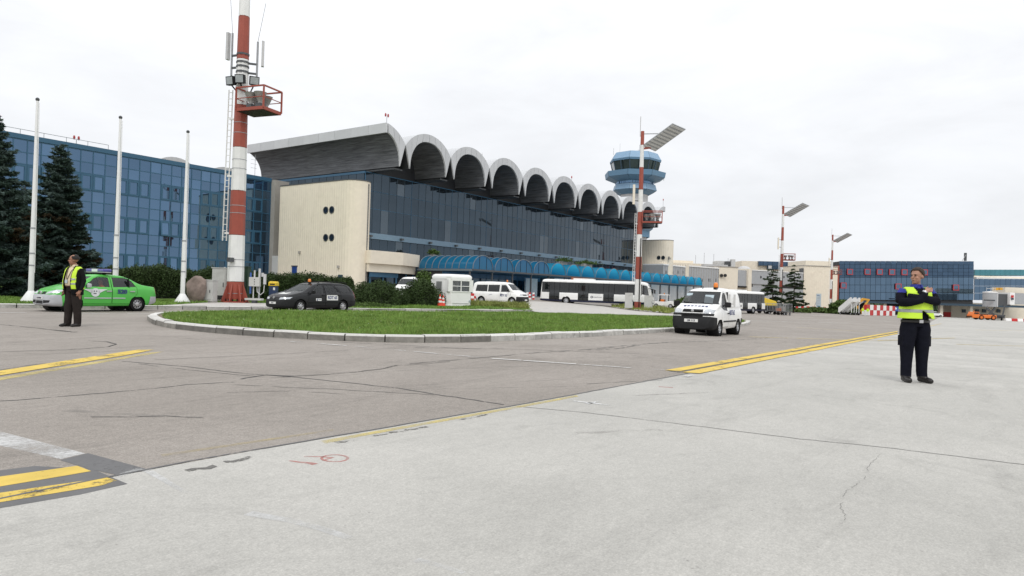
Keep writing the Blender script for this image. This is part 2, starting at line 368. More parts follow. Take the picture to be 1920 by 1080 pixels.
M('boulder', (.22, .17, .145), .9, var=.4, scale=2.2, bump=.8, bscale=9); M('box_green', (.016, .045, .024), .6, var=.15); M('door_blue', (.012, .05, .22), .5, var=.08)
# ---- plants
M('needle', (.040, .068, .052), .7, var=.45, scale=3, spec=.25); M('needle_blue', (.098, .142, .128), .7, var=.4, scale=3, spec=.25); M('needle_brown', (.052, .036, .018), .8, var=.4, scale=3, spec=.2)
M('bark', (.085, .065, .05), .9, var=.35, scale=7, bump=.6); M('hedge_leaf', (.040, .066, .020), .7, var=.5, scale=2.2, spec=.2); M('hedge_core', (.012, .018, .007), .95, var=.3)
M('bush_leaf', (.070, .115, .028), .7, var=.45, scale=3, spec=.2); M('far_needle', (.050, .075, .036), .8, var=.5, scale=1.5, spec=.2)
M('blade', (.152, .248, .052), .75, var=.45, scale=1.3, spec=.2); M('blade_dry', (.24, .27, .08), .8, var=.35, scale=2, spec=.2); M('daisy', (.8, .8, .75), .8, var=0)
M('far_wood', (.05, .085, .04), .95, var=.35, scale=.15)
# ---- people
M('skin', (.37, .195, .130), .55, var=.10, scale=12); M('skin_tan', (.30, .145, .090), .55, var=.10, scale=12); M('hair', (.035, .020, .012), .75, var=.4, scale=60, bump=.6, bscale=180)
M('hair_black', (.012, .010, .009), .75, var=.4, scale=60, bump=.5, bscale=180)
M('cloth_navy', (.007, .0075, .013), .9, spec=.12, var=.35, scale=9, bump=.4, bscale=14); M('cloth_brown', (.028, .023, .021), .9, spec=.12, var=.3, scale=8, bump=.4, bscale=12)
M('cloth_black', (.009, .009, .010), .85, spec=.12, var=.35, scale=9, bump=.4, bscale=14); M('shirt_cream', (.66, .56, .38), .85, var=.08, scale=9, bump=.3, bscale=14)
M('shirt_blue', (.025, .035, .26), .85, var=.15, scale=9); M('hivis', (.55, .80, .045), .7, var=.10, scale=7, bump=.35, bscale=10); M('reflective', (.34, .35, .34), .35, .5, var=.12)
M('leather', (.014, .012, .011), .4, var=.2); M('belt_brown', (.05, .012, .010), .5, var=.2); M('work_orange', (.72, .12, .03), .8, var=.1)
# ================================================================= ground
JP = [G(x, float(np.interp(x, [0, 270, 970, 1280, 1683, 1750], [938, 880, 760, 702.5, 625.5, 612]))) for x in list(range(0, 1700, 45))+[1683, 1720]]
JOINT = [(-200, 4.3)]+sorted([(float(p[0]), float(p[1])) for p in JP])+[(300, 15), (3000, 100)]
def jv(u): return lerp(u, JOINT)
US = [-300, -100, -50, -25, -15, -10]+list(np.arange(-5, 66, 1.))+list(np.arange(68, 150, 4.))+list(range(160, 300, 15))+[330, 400, 550, 800, 1300, 2200, 3600]
def sheet(name, offs, mat):
    V = []; F = []; n = len(offs)
    for u in US:
        for o in offs: v = jv(u)+o; V.append((u, v, gz(u, v)))
    for i in range(len(US)-1):
        for j in range(n-1): F.append((i*n+j, (i+1)*n+j, (i+1)*n+j+1, i*n+j+1))
    mb = MB(); mb.add(V, F); me = mb.mesh(name, mat, 60, fix=False)
    bm = bmesh.new(); bm.from_mesh(me)
    for f in bm.faces:
        f.normal_update()
        if f.normal.z < 0: f.normal_flip()
    bm.to_mesh(me); bm.free()
    return tag(link(name, me), kind='structure')
road = sheet('road', list(np.arange(0, 48, 1.))+[50, 54, 60, 75, 100, 150, 300, 800, 2500], 'asphalt')
apron = sheet('apron', [-1500, -500, -200, -100, -60, -40, -30, -25]+list(np.arange(-20, .5, 1.)), 'concrete')

def near(off, p):                      # marks close to the camera lie thinner
    return off*(.3 if p[0]*FWD0[0]+p[1]*FWD0[1] < 9.5 else 1)
def drape(poly, off, cell=1.0):       # cut a plan polygon on a lattice and lay it on the ground
    bm = bmesh.new(); f = bm.faces.new([bm.verts.new((p[0], p[1], 0)) for p in poly])
    for ax in (0, 1):
        lo, hi = min(p[ax] for p in poly), max(p[ax] for p in poly)
        c = max(cell, (hi-lo)/60); k = math.floor(lo/c)+1
        while k*c < hi:
            pl = [0, 0, 0]; pl[ax] = k*c; no = [0, 0, 0]; no[ax] = 1
            bmesh.ops.bisect_plane(bm, geom=bm.verts[:]+bm.edges[:]+bm.faces[:], plane_co=pl, plane_no=no); k += 1
    bmesh.ops.triangulate(bm, faces=bm.faces)
    for f in bm.faces:
        f.normal_update()
        if f.normal.z < 0: f.normal_flip()
    for v in bm.verts: v.co.z = gz(v.co.x, v.co.y)+off
    return bm
def lay(name, poly, mat, off=.006, cell=1.0, parent=None, kind='structure', label=None):
    if off < .03: off = near(off, np.mean([p[:2] for p in poly], axis=0))
    bm = drape([(p[0], p[1]) for p in poly], off, cell); me = bpy.data.meshes.new(name); bm.to_mesh(me); bm.free(); me.materials.append(MAT[mat])
    o = link(name, me, parent); tag(o, kind=kind if parent is None else None)
    if label: o['label'] = label
    return o
def px(poly, y0=0., sx=1., sy=1., x0=0.):
    q = [(x0+x*sx, y0+y*sy) for x, y in poly]; out = []
    for a, b in zip(q, q[1:]+(q[:1] if len(q) > 2 else [])):
        n = max(1, int(math.hypot(b[0]-a[0], b[1]-a[1])/40)) if abs(a[0]-b[0]) > 120 else 1
        out += [(a[0]+(b[0]-a[0])*i/n, a[1]+(b[1]-a[1])*i/n) for i in range(n)]
    if len(q) <= 2: out.append(q[-1])
    return [G(*p) for p in out]
c6 = lambda poly: px(poly, 580, .5, .5)
c6l = lambda poly: [G(x*.5, 580+y*.5) for x, y in poly]
def line_strip(name, pts, w, mat, off=.006, jag=.0, parent=None, seg=None):   # w metres, along ground points
    pts = [np.array(p[:2]) for p in pts]; fine = []; off = near(off, np.mean(pts, axis=0))
    for a, b in zip(pts[:-1], pts[1:]):
        n = max(1, int(np.linalg.norm(b-a)/(seg or .5)))
        fine += [a+(b-a)*i/n for i in range(n)]
    fine.append(pts[-1]); V = []; F = []; m = len(fine)
    ws = w if hasattr(w, '__len__') else [w, w]
    j1, j2 = RNG.normal(0, 1, m), RNG.normal(0, 1, m)
    for i, p in enumerate(fine):
        t = fine[min(i+1, m-1)]-fine[max(i-1, 0)]; t = t/np.linalg.norm(t); nn = np.array([-t[1], t[0]])
        ww = (ws[0]+(ws[1]-ws[0])*i/(m-1))/2
        c = p+nn*jag*j1[i]*.8
        for s in (-1, 1):
            q = c+nn*s*max(.15*ww, ww*(1+jag*8*j2[i]*s)); V.append((q[0], q[1], gz(q[0], q[1])+off))
    for i in range(m-1): F.append((2*i, 2*i+1, 2*i+3, 2*i+2))
    o = MB().add(V, F).build(name, mat, parent)
    for p in o.data.polygons:
        if p.normal.z < 0: o.data.flip_normals(); break
    if parent is None: tag(o, kind='structure')
    return o

# painted markings
lay('tar_patch', c6([(-60, 612), (130, 588), (345, 598), (478, 655), (300, 695), (-60, 756)]), 'tar_patch', .004)
lay('tar_patch', c6([(225, 566), (330, 540), (545, 598), (545, 606), (440, 622), (330, 598)]), 'tar_patch', .005)
lay('white_line_marking', c6([(-40, 448), (320, 541), (228, 562), (-40, 503)]), 'white_band', .006)
lay('yellow_line_marking', c6([(-60, 637), (290, 588), (342, 608), (250, 624), (-60, 676)]), 'yellow_paint', .009)
lay('yellow_line_marking', c6([(-60, 698), (400, 632), (440, 642), (380, 662), (-60, 735)]), 'yellow_paint', .009)
lay('yellow_line_marking', c6([(-60, 241), (520, 152), (580, 152), (480, 172), (-60, 259)]), 'yellow_paint', .007)
lay('yellow_line_marking', c6([(-60, 266), (560, 163), (615, 158), (580, 166), (-60, 277)]), 'yellow_faint', .007)
lay('tar_patch', c6([(0, 226), (200, 195), (200, 199), (0, 231)]), 'scrape', .005)
lay('yellow_line_marking', px([(1246, 695), (1275, 696.8), (1683, 622.6), (1683, 620.8)]), 'yellow_paint', .010)
lay('yellow_line_marking', px([(1279, 699), (1312, 701), (1683, 626.2), (1683, 624.2)]), 'yellow_paint', .010)
lay('yellow_line_marking', px([(1250, 698), (1290, 700), (1683, 626.4), (1683, 622)]), 'scrape', .005)
lay('yellow_line_marking', px([(600, 827), (985, 758.5), (1080, 741), (1085, 743.5), (978, 764), (690, 816), (610, 832)]), 'yellow_faint', .006)
lay('access_road', px([(1004, 585.2), (990, 579), (905, 572.5), (1000, 565), (1110, 570), (1140, 576), (1200, 584.5), (1262, 589), (1262, 592), (1100, 588.3)]), 'pad', .010, 2)
lay('yellow_line_marking', c6([(600, 545), (1250, 450), (1250, 456), (610, 552)]), 'yellow_ghost', .006)
for a, b, w in [((1405, 632), (1650, 639.5), .10), ((1494, 614), (1660, 624.5), .12), ((1793, 646), (2000, 651.5), .10), ((1640, 639.3), (1790, 634), .10), ((1700, 621), (1765, 607), .12), ((1830, 619), (1960, 621), .14)]:
    line_strip('yellow_line_marking', [G(*a), G(*b)], w, 'yellow_far', .014)
for a, b, w, mt in [((922, 673), (1080, 683.5), .07, 'white_paint'), ((1080, 683.5), (1246, 695), .06, 'white_worn'), ((545, 641), (675, 651), .08, 'white_worn'), ((675, 651), (900, 671), .05, 'white_worn'),
                    ((0, 586.5), (50, 587), .10, 'white_paint'), ((102, 587.5), (206, 588.5), .10, 'white_paint'), ((238, 588.5), (316, 589.5), .10, 'white_paint'), ((1075, 752), (1200, 767), .05, 'white_worn'),
                    ((985, 586), (1040, 583), .25, 'white_worn'), ((1010, 571.5), (1095, 578), .22, 'white_worn'), ((1000, 582), (1035, 577), .22, 'white_worn'),
                    ((1400, 601), (1590, 606), .10, 'white_paint'), ((1440, 598), (1560, 600), .12, 'white_paint'), ((1520, 591), (1560, 592.5), .25, 'white_paint'), ((1612, 598.5), (1625, 598.6), .2, 'white_paint'), ((1655, 602), (1668, 602.4), .16, 'white_paint'),
                    ((1100, 757), (1130, 752), .06, 'white_worn'), ((1285, 707), (1330, 701), .09, 'white_worn')]:
    line_strip('white_line_marking', [G(*a), G(*b)], w, mt, .012)
line_strip('paint_scuff', c6l([(930, 765), (1010, 780), (1090, 792), (1200, 822), (1310, 858)]), [.07, .05], 'white_scuff', .005, .002)
line_strip('paint_scuff', c6l([(560, 608), (700, 690)]), [.05, .03], 'white_scuff', .005, .002)
line_strip('paint_scuff', c6l([(1560, 940), (1640, 960), (1740, 990)]), [.05, .03], 'white_scuff', .005, .002)
line_strip('paint_scuff', c6l([(430, 628), (520, 602), (560, 606)]), [.05, .08], 'white_scuff', .006, .004)
# sealed cracks
SEAMS = [([(0, 345), (300, 322), (580, 297), (700, 282), (880, 273)], .030), ([(460, 195), (700, 215), (900, 240), (1090, 253), (1280, 272), (1500, 297), (1640, 320), (1890, 358)], .034),
         ([(520, 205), (760, 233), (1000, 256), (1090, 254)], .018), ([(1060, 255), (1270, 242), (1430, 225), (1500, 208), (1650, 195), (1920, 172)], .030), ([(580, 190), (950, 173), (1370, 152), (1650, 140)], .020),
         ([(880, 283), (1250, 300), (1630, 322)], .016), ([(0, 160), (260, 152), (400, 142), (435, 132), (400, 122), (330, 118)], .030), ([(0, 57), (130, 70), (280, 88)], .035), ([(200, 78), (290, 86)], .05),
         ([(1480, 213), (1600, 205), (1690, 196)], .02), ([(900, 262), (1000, 246), (1100, 250)], .045), ([(340, 404), (620, 402), (760, 408)], .022), ([(850, 312), (1100, 306), (1300, 318)], .012)]
for p, w in SEAMS: line_strip('tar_seam', c6l(p), w, 'tar_seam', .007, .012, seg=.12)
for p, w in [([(1046, 659.6), (1108, 655), (1160, 649.6), (1212, 645), (1254, 642), (1330, 640), (1440, 634)], .07), ([(1100, 657), (1150, 655), (1210, 646)], .05), ([(960, 665), (1046, 659)], .03), ([(640, 642), (800, 650), (900, 655)], .03),
             ([(1100, 720), (1240, 712)], .02), ([(760, 652), (1000, 656), (1200, 664)], .03)]:
    line_strip('tar_seam', [G(*q) for q in p], w, 'scrape' if w > .04 else 'tar_seam', .007, .02, seg=.15)
for p, w in [([(970, 762), (1100, 774), (1300, 798), (1500, 823), (1650, 838), (1990, 880)], .018), ([(1513, 663), (1640, 672), (1990, 696)], .022), ([(1690, 655), (1920, 690)], .0)]:
    if w: line_strip('slab_joint', [G(*q) for q in p], w, 'tar_joint', .005, .006, seg=.1)
line_strip('slab_joint', [G(*q) for q in [(1653, 851), (1628, 873), (1621, 899), (1583, 924), (1577, 949), (1586, 975), (1575, 985)]], .0045, 'hair_crack', .005, .006, seg=.025)
line_strip('slab_joint', [(u, jv(u)+.01) for u in list(np.arange(-3, 54, .8))], [.022, .05], 'tar_patch', .004, .004, seg=.12)
for a, b, w in [((350, 883), (402, 873), .06), ((420, 866), (475, 858), .06), ((628, 830), (665, 824), .06), ((700, 818), (800, 800), .05), ((860, 788), (950, 770), .04)]:
    line_strip('scrape_mark', [G(*a), G(*b)], w, 'scrape', .008, .02, seg=.05)
for p, w in [([(1180, 742), (1260, 739), (1330, 736)], .07), ([(1080, 812), (1160, 808), (1240, 806)], .08)]:
    line_strip('tyre_mark', [G(*q) for q in p], w, 'tyre_mark', .004, .012, seg=.1)
for p, w in [([(120, 770), (300, 781), (380, 783)], .10), ([(620, 700), (900, 690), (1180, 682)], .05), ([(40, 640), (260, 628), (420, 640)], .06), ([(700, 735), (880, 728), (1080, 725)], .05)]:
    line_strip('tyre_mark', [G(*q) for q in p], w, 'tyre_mark', .004, .012, seg=.1)
# red spray marks on the concrete
line_strip('spray_mark', c6l([(1085, 568), (1120, 573), (1165, 577), (1182, 582)]), [.015, .05], 'red_spray', .005, .002, seg=.03)
sp_ = [(1140, 552), (1200, 553), (1250, 556)]+[(1255+50*math.cos(a), 559+13*math.sin(a)) for a in np.linspace(2.6, 2.6+2*math.pi, 14)]
line_strip('spray_mark', c6l(sp_), .022, 'red_spray', .005, .002, seg=.03)
line_strip('spray_mark', [G(1235, 725), G(1262, 727)], .05, 'red_spray', .005, .004, seg=.05)

# ---- kerbed grass island: each stone is a piece of its own
def resample(pts, step):
    pts = [np.array(p[:2], float) for p in pts]; out = [pts[0]]; acc = 0
    for a, b in zip(pts[:-1], pts[1:]):
        d = np.linalg.norm(b-a); t = step-acc
        while t <= d: out.append(a+(b-a)*t/d); t += step
        acc = (acc+d) % step if d >= step-acc else acc+d
    return out
def smooth_path(pts, it=2):
    pts = [np.array(p[:2], float) for p in pts]
    for _ in range(it):
        q = [pts[0]]
        for a, b in zip(pts[:-1], pts[1:]): q += [a*.75+b*.25, a*.25+b*.75]
        pts = q+[pts[-1]]
    return pts
def kerb(parent, path, stone, w, h, mat, name='kerb_stone', jit=.012, mat2=None, ch=0):
    path = resample(smooth_path(path), stone)
    for i_, (a, b) in enumerate(zip(path[:-1], path[1:])):
        if mat2 and i_ == ch: mat = mat2
        d = b-a; Lk = np.linalg.norm(d); t = d/Lk; n = np.array([-t[1], t[0]]); g = .010+.01*random.random()
        p0, p1 = a+t*g, b-t*g; dh = random.uniform(-jit, jit); k = random.uniform(-jit, jit)
        V = []
        for p in (p0, p1):
            z = gz(*p); e = random.uniform(0, .012)
            for (o, zz) in ((0, -.12), (w, -.12), (w, h), (.045, h), (.008+e, h-.035)):
                q = p+n*(o+k); V.append((q[0], q[1], z+zz+(dh if zz > 0 else 0)))
        mb = MB().add(V, [(0,1,2,3,4), (9,8,7,6,5)]+[(i, 5+i, 5+(i+1) % 5, (i+1) % 5) for i in range(5)])
        mb.build(name, mat, parent)
front = [G(x, y) for x, y in [(1408, 605), (1400, 612), (1260, 622), (1100, 632), (1000, 637.5), (900, 642), (790, 643.5), (640, 640), (480, 631), (380, 623), (310, 615), (285, 608), (275, 600)]]
back = [G(x, y) for x, y in [(275, 600), (282, 594), (310, 590), (400, 587.5), (560, 586.5), (900, 589), (1200, 593.5), (1380, 601), (1408, 605)]]
isl = tag(bpy.data.objects.new('grass_island', None), kind='structure'); COL.objects.link(isl)
kerb(isl, [p[:2] for p in front][::-1], .88, .26, .165, 'kerb_stone', mat2='kerb_white', ch=15)          # left end dark and chipped
kerb(isl, [p[:2] for p in back][::-1], 1.0, .24, .12, 'kerb_white')
outline = [p[:2] for p in smooth_path([p for p in front])]+[p[:2] for p in smooth_path([p for p in back])][1:-1]
cen = np.mean(outline, axis=0)
def inset(poly, d):
    out = []; n = len(poly)
    for i in range(n):
        a, b = np.array(poly[i-1]), np.array(poly[(i+1) % n]); t = b-a; t = t/(np.linalg.norm(t)+1e-9); nn = np.array([-t[1], t[0]])
        q = np.array(poly[i])+nn*d
        out.append(q)
    return out
A_ = sum(outline[i-1][0]*outline[i][1]-outline[i][0]*outline[i-1][1] for i in range(len(outline)))
lawn_poly = inset(outline, .2 if A_ > 0 else -.2)
lay('lawn', lawn_poly, 'soil', .09, 1.5, parent=isl)
grass_poly = inset(outline, .42 if A_ > 0 else -.42)
lay('turf', grass_poly, 'lawn', .105, 1.5, parent=isl)

def inside(poly, P):                   # vectorised point in polygon
    x, y = P[:, 0], P[:, 1]; r = np.zeros(len(P), bool); n = len(poly); j = n-1
    for i in range(n):
        xi, yi = poly[i][0], poly[i][1]; xj, yj = poly[j][0], poly[j][1]
        c = ((yi > y) != (yj > y)) & (x < (xj-xi)*(y-yi)/(yj-yi+1e-12)+xi); r ^= c; j = i
    return r
def grass(name, poly, n, h, w, mat, z0, label, parent=None, keep=None):
    p = np.array([q[:2] for q in poly]); lo, hi = p.min(0), p.max(0); P = np.zeros((0, 2))
    while len(P) < n:
        q = RNG.uniform(lo, hi, (n*2, 2)); q = q[inside(poly, q)]
        dd = q@np.array(FWD0[:2]); q = q[RNG.random(len(q)) < np.clip(18/dd, .25, 1)**1.2]
        if keep is not None: q = q[keep(q)]
        P = np.vstack([P, q])
    P = P[:n]; Z = np.array([gz(a, b) for a, b in P])+z0
    patch = .7+.5*np.sin(P[:, 0]*1.3+np.sin(P[:, 1]*1.7)*1.5)*np.sin(P[:, 1]*.9+1)
    hh = h*RNG.uniform(.5, 1.25, n)*np.clip(patch, .55, 1.3); an = RNG.uniform(0, 2*math.pi, n); ln = RNG.normal(0, .45, (n, 2))*hh[:, None]
    ww = w*RNG.uniform(.7, 1.3, n)*np.clip((P@np.array(FWD0[:2]))/16, 1, 2.2)
    dx, dy = np.cos(an)*ww, np.sin(an)*ww
    V = np.zeros((n, 3, 3)); V[:, 0] = np.c_[P[:, 0]-dx, P[:, 1]-dy, Z]; V[:, 1] = np.c_[P[:, 0]+dx, P[:, 1]+dy, Z]; V[:, 2] = np.c_[P[:, 0]+ln[:, 0], P[:, 1]+ln[:, 1], Z+hh]
    me = bpy.data.meshes.new(name); me.from_pydata(V.reshape(-1, 3).tolist(), [], np.arange(3*n).reshape(-1, 3).tolist()); me.materials.append(MAT[mat])
    o = link(name, me, parent); tag(o, label, 'grass' if parent is None else None, kind='stuff'); return o
grass('grass', grass_poly, 120000, .12, .008, 'blade', .10, 'bright green mown grass covering the kerbed island')
grass('dry_grass', grass_poly, 26000, .10, .008, 'blade_dry', .10, 'yellowish dry blades scattered through the island grass')
grass('dry_grass', lawn_poly, 5000, .07, .008, 'blade', .08, 'sparse short grass on the bare soil edge of the island')
# daisies
dz = np.array([q[:2] for q in grass_poly]); q = RNG.uniform(dz.min(0), dz.max(0), (700, 2)); q = q[inside(grass_poly, q)]
mb = MB()
for a, b in q[:260]:
    z = gz(a, b)+.10+random.uniform(.06, .12); s = .018
    mb.add([(a-s, b, z), (a, b-s, z+.004), (a+s, b, z), (a, b+s, z+.004)], [(0, 1, 2, 3)])
tag(mb.build('daisies', 'daisy', fix=False), 'tiny white daisies dotted over the island grass', 'flowers', kind='stuff')

# ---- verge behind the road
kpath = [G(x, y) for x, y in [(-160, 576.5), (-60, 577), (100, 578.3), (330, 580.3), (560, 582.3), (700, 584), (860, 585.3), (985, 586)]]
verge = tag(bpy.data.objects.new('verge', None), kind='structure'); COL.objects.link(verge)
kerb(verge, [p[:2] for p in kpath], .95, .30, .15, 'kerb_white')
tip = [G(x, y)[:2] for x, y in [(985, 586), (1000, 584.3), (990, 580), (940, 577.5)]]
kerb(verge, tip, .8, .25, .13, 'kerb_white')
vback = [G(x, y)[:2] for x, y in [(940, 577.5), (885, 573.5), (800, 571)]]+[(44, 42), (50, 52), (50, 79), (-20, 79)]
vpoly = [p[:2] for p in kpath]+[np.array(t) for t in tip[1:]]+[np.array(t) for t in vback[1:]]
lay('verge_lawn', vpoly, 'lawn', .135, 3, parent=verge)
pad = [G(x, y)[:2] for x, y in [(300, 579.5), (560, 581.6), (640, 582.8), (600, 577), (500, 573.8), (430, 572.2), (390, 573)]]
lay('footing_slab', pad, 'pad', .155, 2, parent=verge)
vg = [np.array((p[0], p[1]+.38)) for p in kpath]+[np.array((p[0]-.3, p[1]+.25)) for p in tip[1:]]+[np.array((40, 34)), np.array((22, 36)), np.array((8, 37)), np.array((4, 36))]
grass('verge_grass', vg, 45000, .13, .012, 'blade', .13, 'grass growing on the verge behind the far kerb', keep=lambda q: ~inside(pad, q))
tipg = [G(x, y)[:2] for x, y in [(880, 578.5), (985, 583.5), (992, 581.5), (940, 577), (885, 573.5)]]
grass('tall_grass', tipg, 9000, .38, .02, 'blade_dry', .13, 'tall unmown grass at the verge tip beside the booth')
# little islet under the second mast
ip = [G(x, y)[:2] for x, y in [(1146, 575.5), (1180, 581), (1225, 585.5), (1252, 588), (1268, 586.5), (1250, 581), (1205, 576), (1165, 574)]]
islet = tag(bpy.data.objects.new('grass_islet', None), kind='structure'); COL.objects.link(islet)
kerb(islet, ip[:5], 1.2, .2, .10, 'kerb_white'); lay('islet_lawn', ip, 'lawn', .06, 2, parent=islet)
grass('islet_grass', ip, 7000, .45, .03, 'blade_dry', .05, 'rough grass on the small islet round the second lamp mast')
# ================================================================= terminal hall with its row of vaults
SPAN = 9.04; V0 = 64.62; VF, VB, VG = 62.5, 91.5, 68.0
hall = thing('terminal_hall', (106, 80, .8), 'glass terminal hall under a row of big grey barrel vaults', 'building')
def arc_in(x): return 16.8+4.1*max(0., 1-abs(x/3.58)**2.25)**(1/2.25)
def arc_out(x): return 19.65+2.3*((math.sqrt(max(0, 1-(x/5.2)**2))-math.sqrt(1-(4.5/5.2)**2))/(1-math.sqrt(1-(4.5/5.2)**2)))
def vault_profile(xa, xb, n=22):
    xs_o = np.linspace(xa, xb, n); out = [(x, arc_out(x)) for x in xs_o]
    xi = [3.58*math.sin(t) for t in np.linspace(-math.pi/2, math.pi/2, n)]; xi = [x for x in xi if xa <= x <= xb]
    inn = [(x, arc_in(x)) for x in xi]
    if xa > -3.5: inn = [(xa, arc_in(xa))]+inn
    if xb < 3.5: inn = inn+[(xb, arc_in(xb))]
    return out, inn
def vault(uc, xa, xb):
    out, inn = vault_profile(xa, xb)
    # outer shell + underside are their own pieces
    mb = MB(); mb.loft([[(uc+x, v, z-.03) for x, z in out] for v in (VF+.25, VB)], caps=False, close=False)
    ro = mb.build('roof_vault', 'shell_white', hall, 40)
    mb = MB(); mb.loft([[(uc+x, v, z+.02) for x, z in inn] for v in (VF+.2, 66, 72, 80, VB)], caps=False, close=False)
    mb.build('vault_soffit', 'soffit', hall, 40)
    if xa < -4: mb = MB().loft([[(uc-4.5, v, 19.62), (uc-3.6, v, 16.78)] for v in (VF+.2, VB)], caps=False, close=False); mb.build('vault_side', 'dark_infill', hall)
    if xb > 4 and xa < 0: mb = MB().loft([[(uc+4.5, v, 19.62), (uc+3.6, v, 16.78)] for v in (VF+.2, VB)], caps=False, close=False); mb.build('vault_side', 'dark_infill', hall)
    # back wall of the vault and fascia panels of the front
    n = len(inn); V = [(uc+x, VG+.35, z) for x, z in inn]+[(uc+x, VG+.35, 16.3) for x, z in inn]
    if xa < 0: MB().add(V, [(i, i+1, n+i+1, n+i) for i in range(n-1)]).build('vault_end_wall', 'dark_infill', hall)
    ts = np.linspace(-1, 1, 9)
    def po(t): x = 4.5*t; return (x, arc_out(x))
    def pi_(t): x = 3.6*math.sin(t*math.pi/2); return (x, arc_in(x))
    for a, b in zip(ts[:-1], ts[1:]):
        g = .006
        aa, bb = max(a+g, -1), min(b-g, 1)
        if 4.5*bb <= xa or 4.5*aa >= xb: continue
        t = np.linspace(aa, bb, 7); P = []
        for k in t: P.append(po(k))
        Q = [pi_(k) for k in t[::-1]]
        poly = [(x, z) for x, z in P+Q if xa-.01 <= x <= xb+.01]
        if len(poly) < 4: continue
        m2 = MB(); nn = len(poly)
        m2.add([(uc+x, VF, z) for x, z in poly]+[(uc+x, VF+.25, z) for x, z in poly], [tuple(range(nn)), tuple(range(2*nn-1, nn-1, -1))]+[(i, (i+1) % nn, nn+(i+1) % nn, nn+i) for i in range(nn)])
        m2.build('fascia_panel', 'shell_white', hall)
for k in range(9): vault(V0+SPAN*(k+.5), -4.5, 4.5)
vault(V0-SPAN/2, 1.2, 4.5); vault(V0+SPAN*9.5, -4.5, -.0)
# lip along the open left and right edges, in panels
for u0, sgn, x in ((V0-SPAN/2+1.2, -1, 1.2), (V0+SPAN*9.5, 1, 0)):
    zt, zb = arc_out(x)+.02, arc_in(x)-.12; nP = 9
    for i in range(nP):
        a, b = VF+(VB-VF)*i/nP, VF+(VB-VF)*(i+1)/nP
        MB().box(u0-(.22 if sgn < 0 else 0), u0+(.22 if sgn > 0 else 0), a+.015, b-.015, zb, zt).build('lip_panel', 'shell_white', hall)
# gutters between vaults
for k in range(10): MB().box(V0+SPAN*k-.78, V0+SPAN*k+.78, VF+1.2, VB, 16.55, 16.75).build('gutter', 'steel_dark', hall)
# front glazing: 57 bays, four rows
ROWS = [(16.35, 14.05), (13.97, 11.7), (11.62, 8.45), (7.62, .9)]
u = 62.95; BAY = 1.478; nb = 58
pm = {}
for ri, (zt, zb) in enumerate(ROWS): pm[ri] = MB().box(-BAY/2+.035, BAY/2-.035, -.02, .02, -(zt-zb)/2, (zt-zb)/2).mesh('pane', 'hall_glass')
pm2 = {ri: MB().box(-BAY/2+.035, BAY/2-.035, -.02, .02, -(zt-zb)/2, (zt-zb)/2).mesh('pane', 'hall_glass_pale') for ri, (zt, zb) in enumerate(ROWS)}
for i in range(nb):
    for ri, (zt, zb) in enumerate(ROWS):
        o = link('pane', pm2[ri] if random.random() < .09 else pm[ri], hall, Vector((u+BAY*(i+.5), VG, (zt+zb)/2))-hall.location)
        o.rotation_euler = (random.gauss(0, .0012), 0, random.gauss(0, .0016))
for i in range(nb+1): MB().box(u+BAY*i-.033, u+BAY*i+.033, VG-.05, VG+.06, .9, 16.4).build('mullion', 'frame_dark' if i % 6 else 'frame_blue', hall)
for z, h in ((16.4, .12), (14.01, .06), (11.66, .07)): MB().box(u, u+BAY*nb, VG-.05, VG+.05, z-h/2, z+h/2).build('transom', 'frame_blue', hall)
MB().box(u, u+BAY*nb, VG-.35, VG+.08, 7.66, 8.42).build('ledge', 'ledge', hall)
for i in range(0, nb, 4):
    MB().box(u+BAY*i+.5, u+BAY*i+.95, VG-.75, VG-.36, 7.85, 8.1).build('ledge_lamp', 'steel_dark', hall)
MB().box(u, u+BAY*nb, VG+.5, VB-2, .5, 16.3).build('interior', 'dark_infill', hall)
# side glazing above the block
for i in range(14): MB().box(62.86, 62.92, 68.15+1.5*i, 69.58+1.5*i, 13.4, 16.2).build('side_pane', 'hall_glass', hall)
MB().box(62.80, 62.95, 67.93, 90, 16.2, 16.5).build('side_frame', 'frame_blue', hall)
MB().box(62.93, 63.4, 68.1, 90, .8, 16.2).build('side_wall', 'frame_dark', hall)
# aerials and obstruction lights on the roof
def roof_light(uu, vv, z, h, name='obstruction_light', lab='', two=False):
    t = thing(name, (uu, vv, z), lab, 'light'); MB().tube([(0, 0, 0), (0, 0, h)], .035, 6).build('stem', 'galv', t, world=False)
    for s in ((-1, 1) if two else (0,)):
        MB().lathe([(0, h), (.1, h+.02), (.12, h+.25), (.08, h+.42), (0, h+.45)], 8, (s*.22, 0, 0)).build('lamp', 'tail_red', t, world=False)
    return t
zt0 = arc_out(1.2)
roof_light(V0-SPAN/2+1.4, VF+.4, zt0-.05, .9, lab='twin red obstruction light on the tall left lip of the vaulted roof', two=True)
roof_light(V0+SPAN*5.1, VF+2, 20, 2.6, lab='single obstruction light on a stem between the middle roof vaults')
roof_light(V0+SPAN*9.5, VF+.5, 21.9, 1.5, lab='obstruction light on the far right end of the vaulted roof')
t = thing('roof_aerial', (V0+SPAN*2, VF+1.5, 19.6), 'thin whip aerial between the second and third roof vaults', 'aerial')
MB().tube([(0, 0, 0), (0, 0, 2.6)], .03, 6).build('whip', 'light_grey', t, world=False); MB().tube([(0, 0, 1.4), (0, 0, 2.3)], .08, 6).build('dipole', 'light_grey', t, world=False)
t = thing('yagi_aerial', (60.8, 89, 16.5), 'television aerial with crossbars showing behind the mast and left roof lip', 'aerial')
MB().tube([(0, 0, 0), (0, 0, 3.6)], .03, 6).build('mast', 'galv', t, world=False)
for z in (1.6, 2.2, 2.8, 3.3): MB().tube([(-.7, 0, z+.02), (.3, 0, z)], .02, 5).build('element', 'galv', t, world=False)

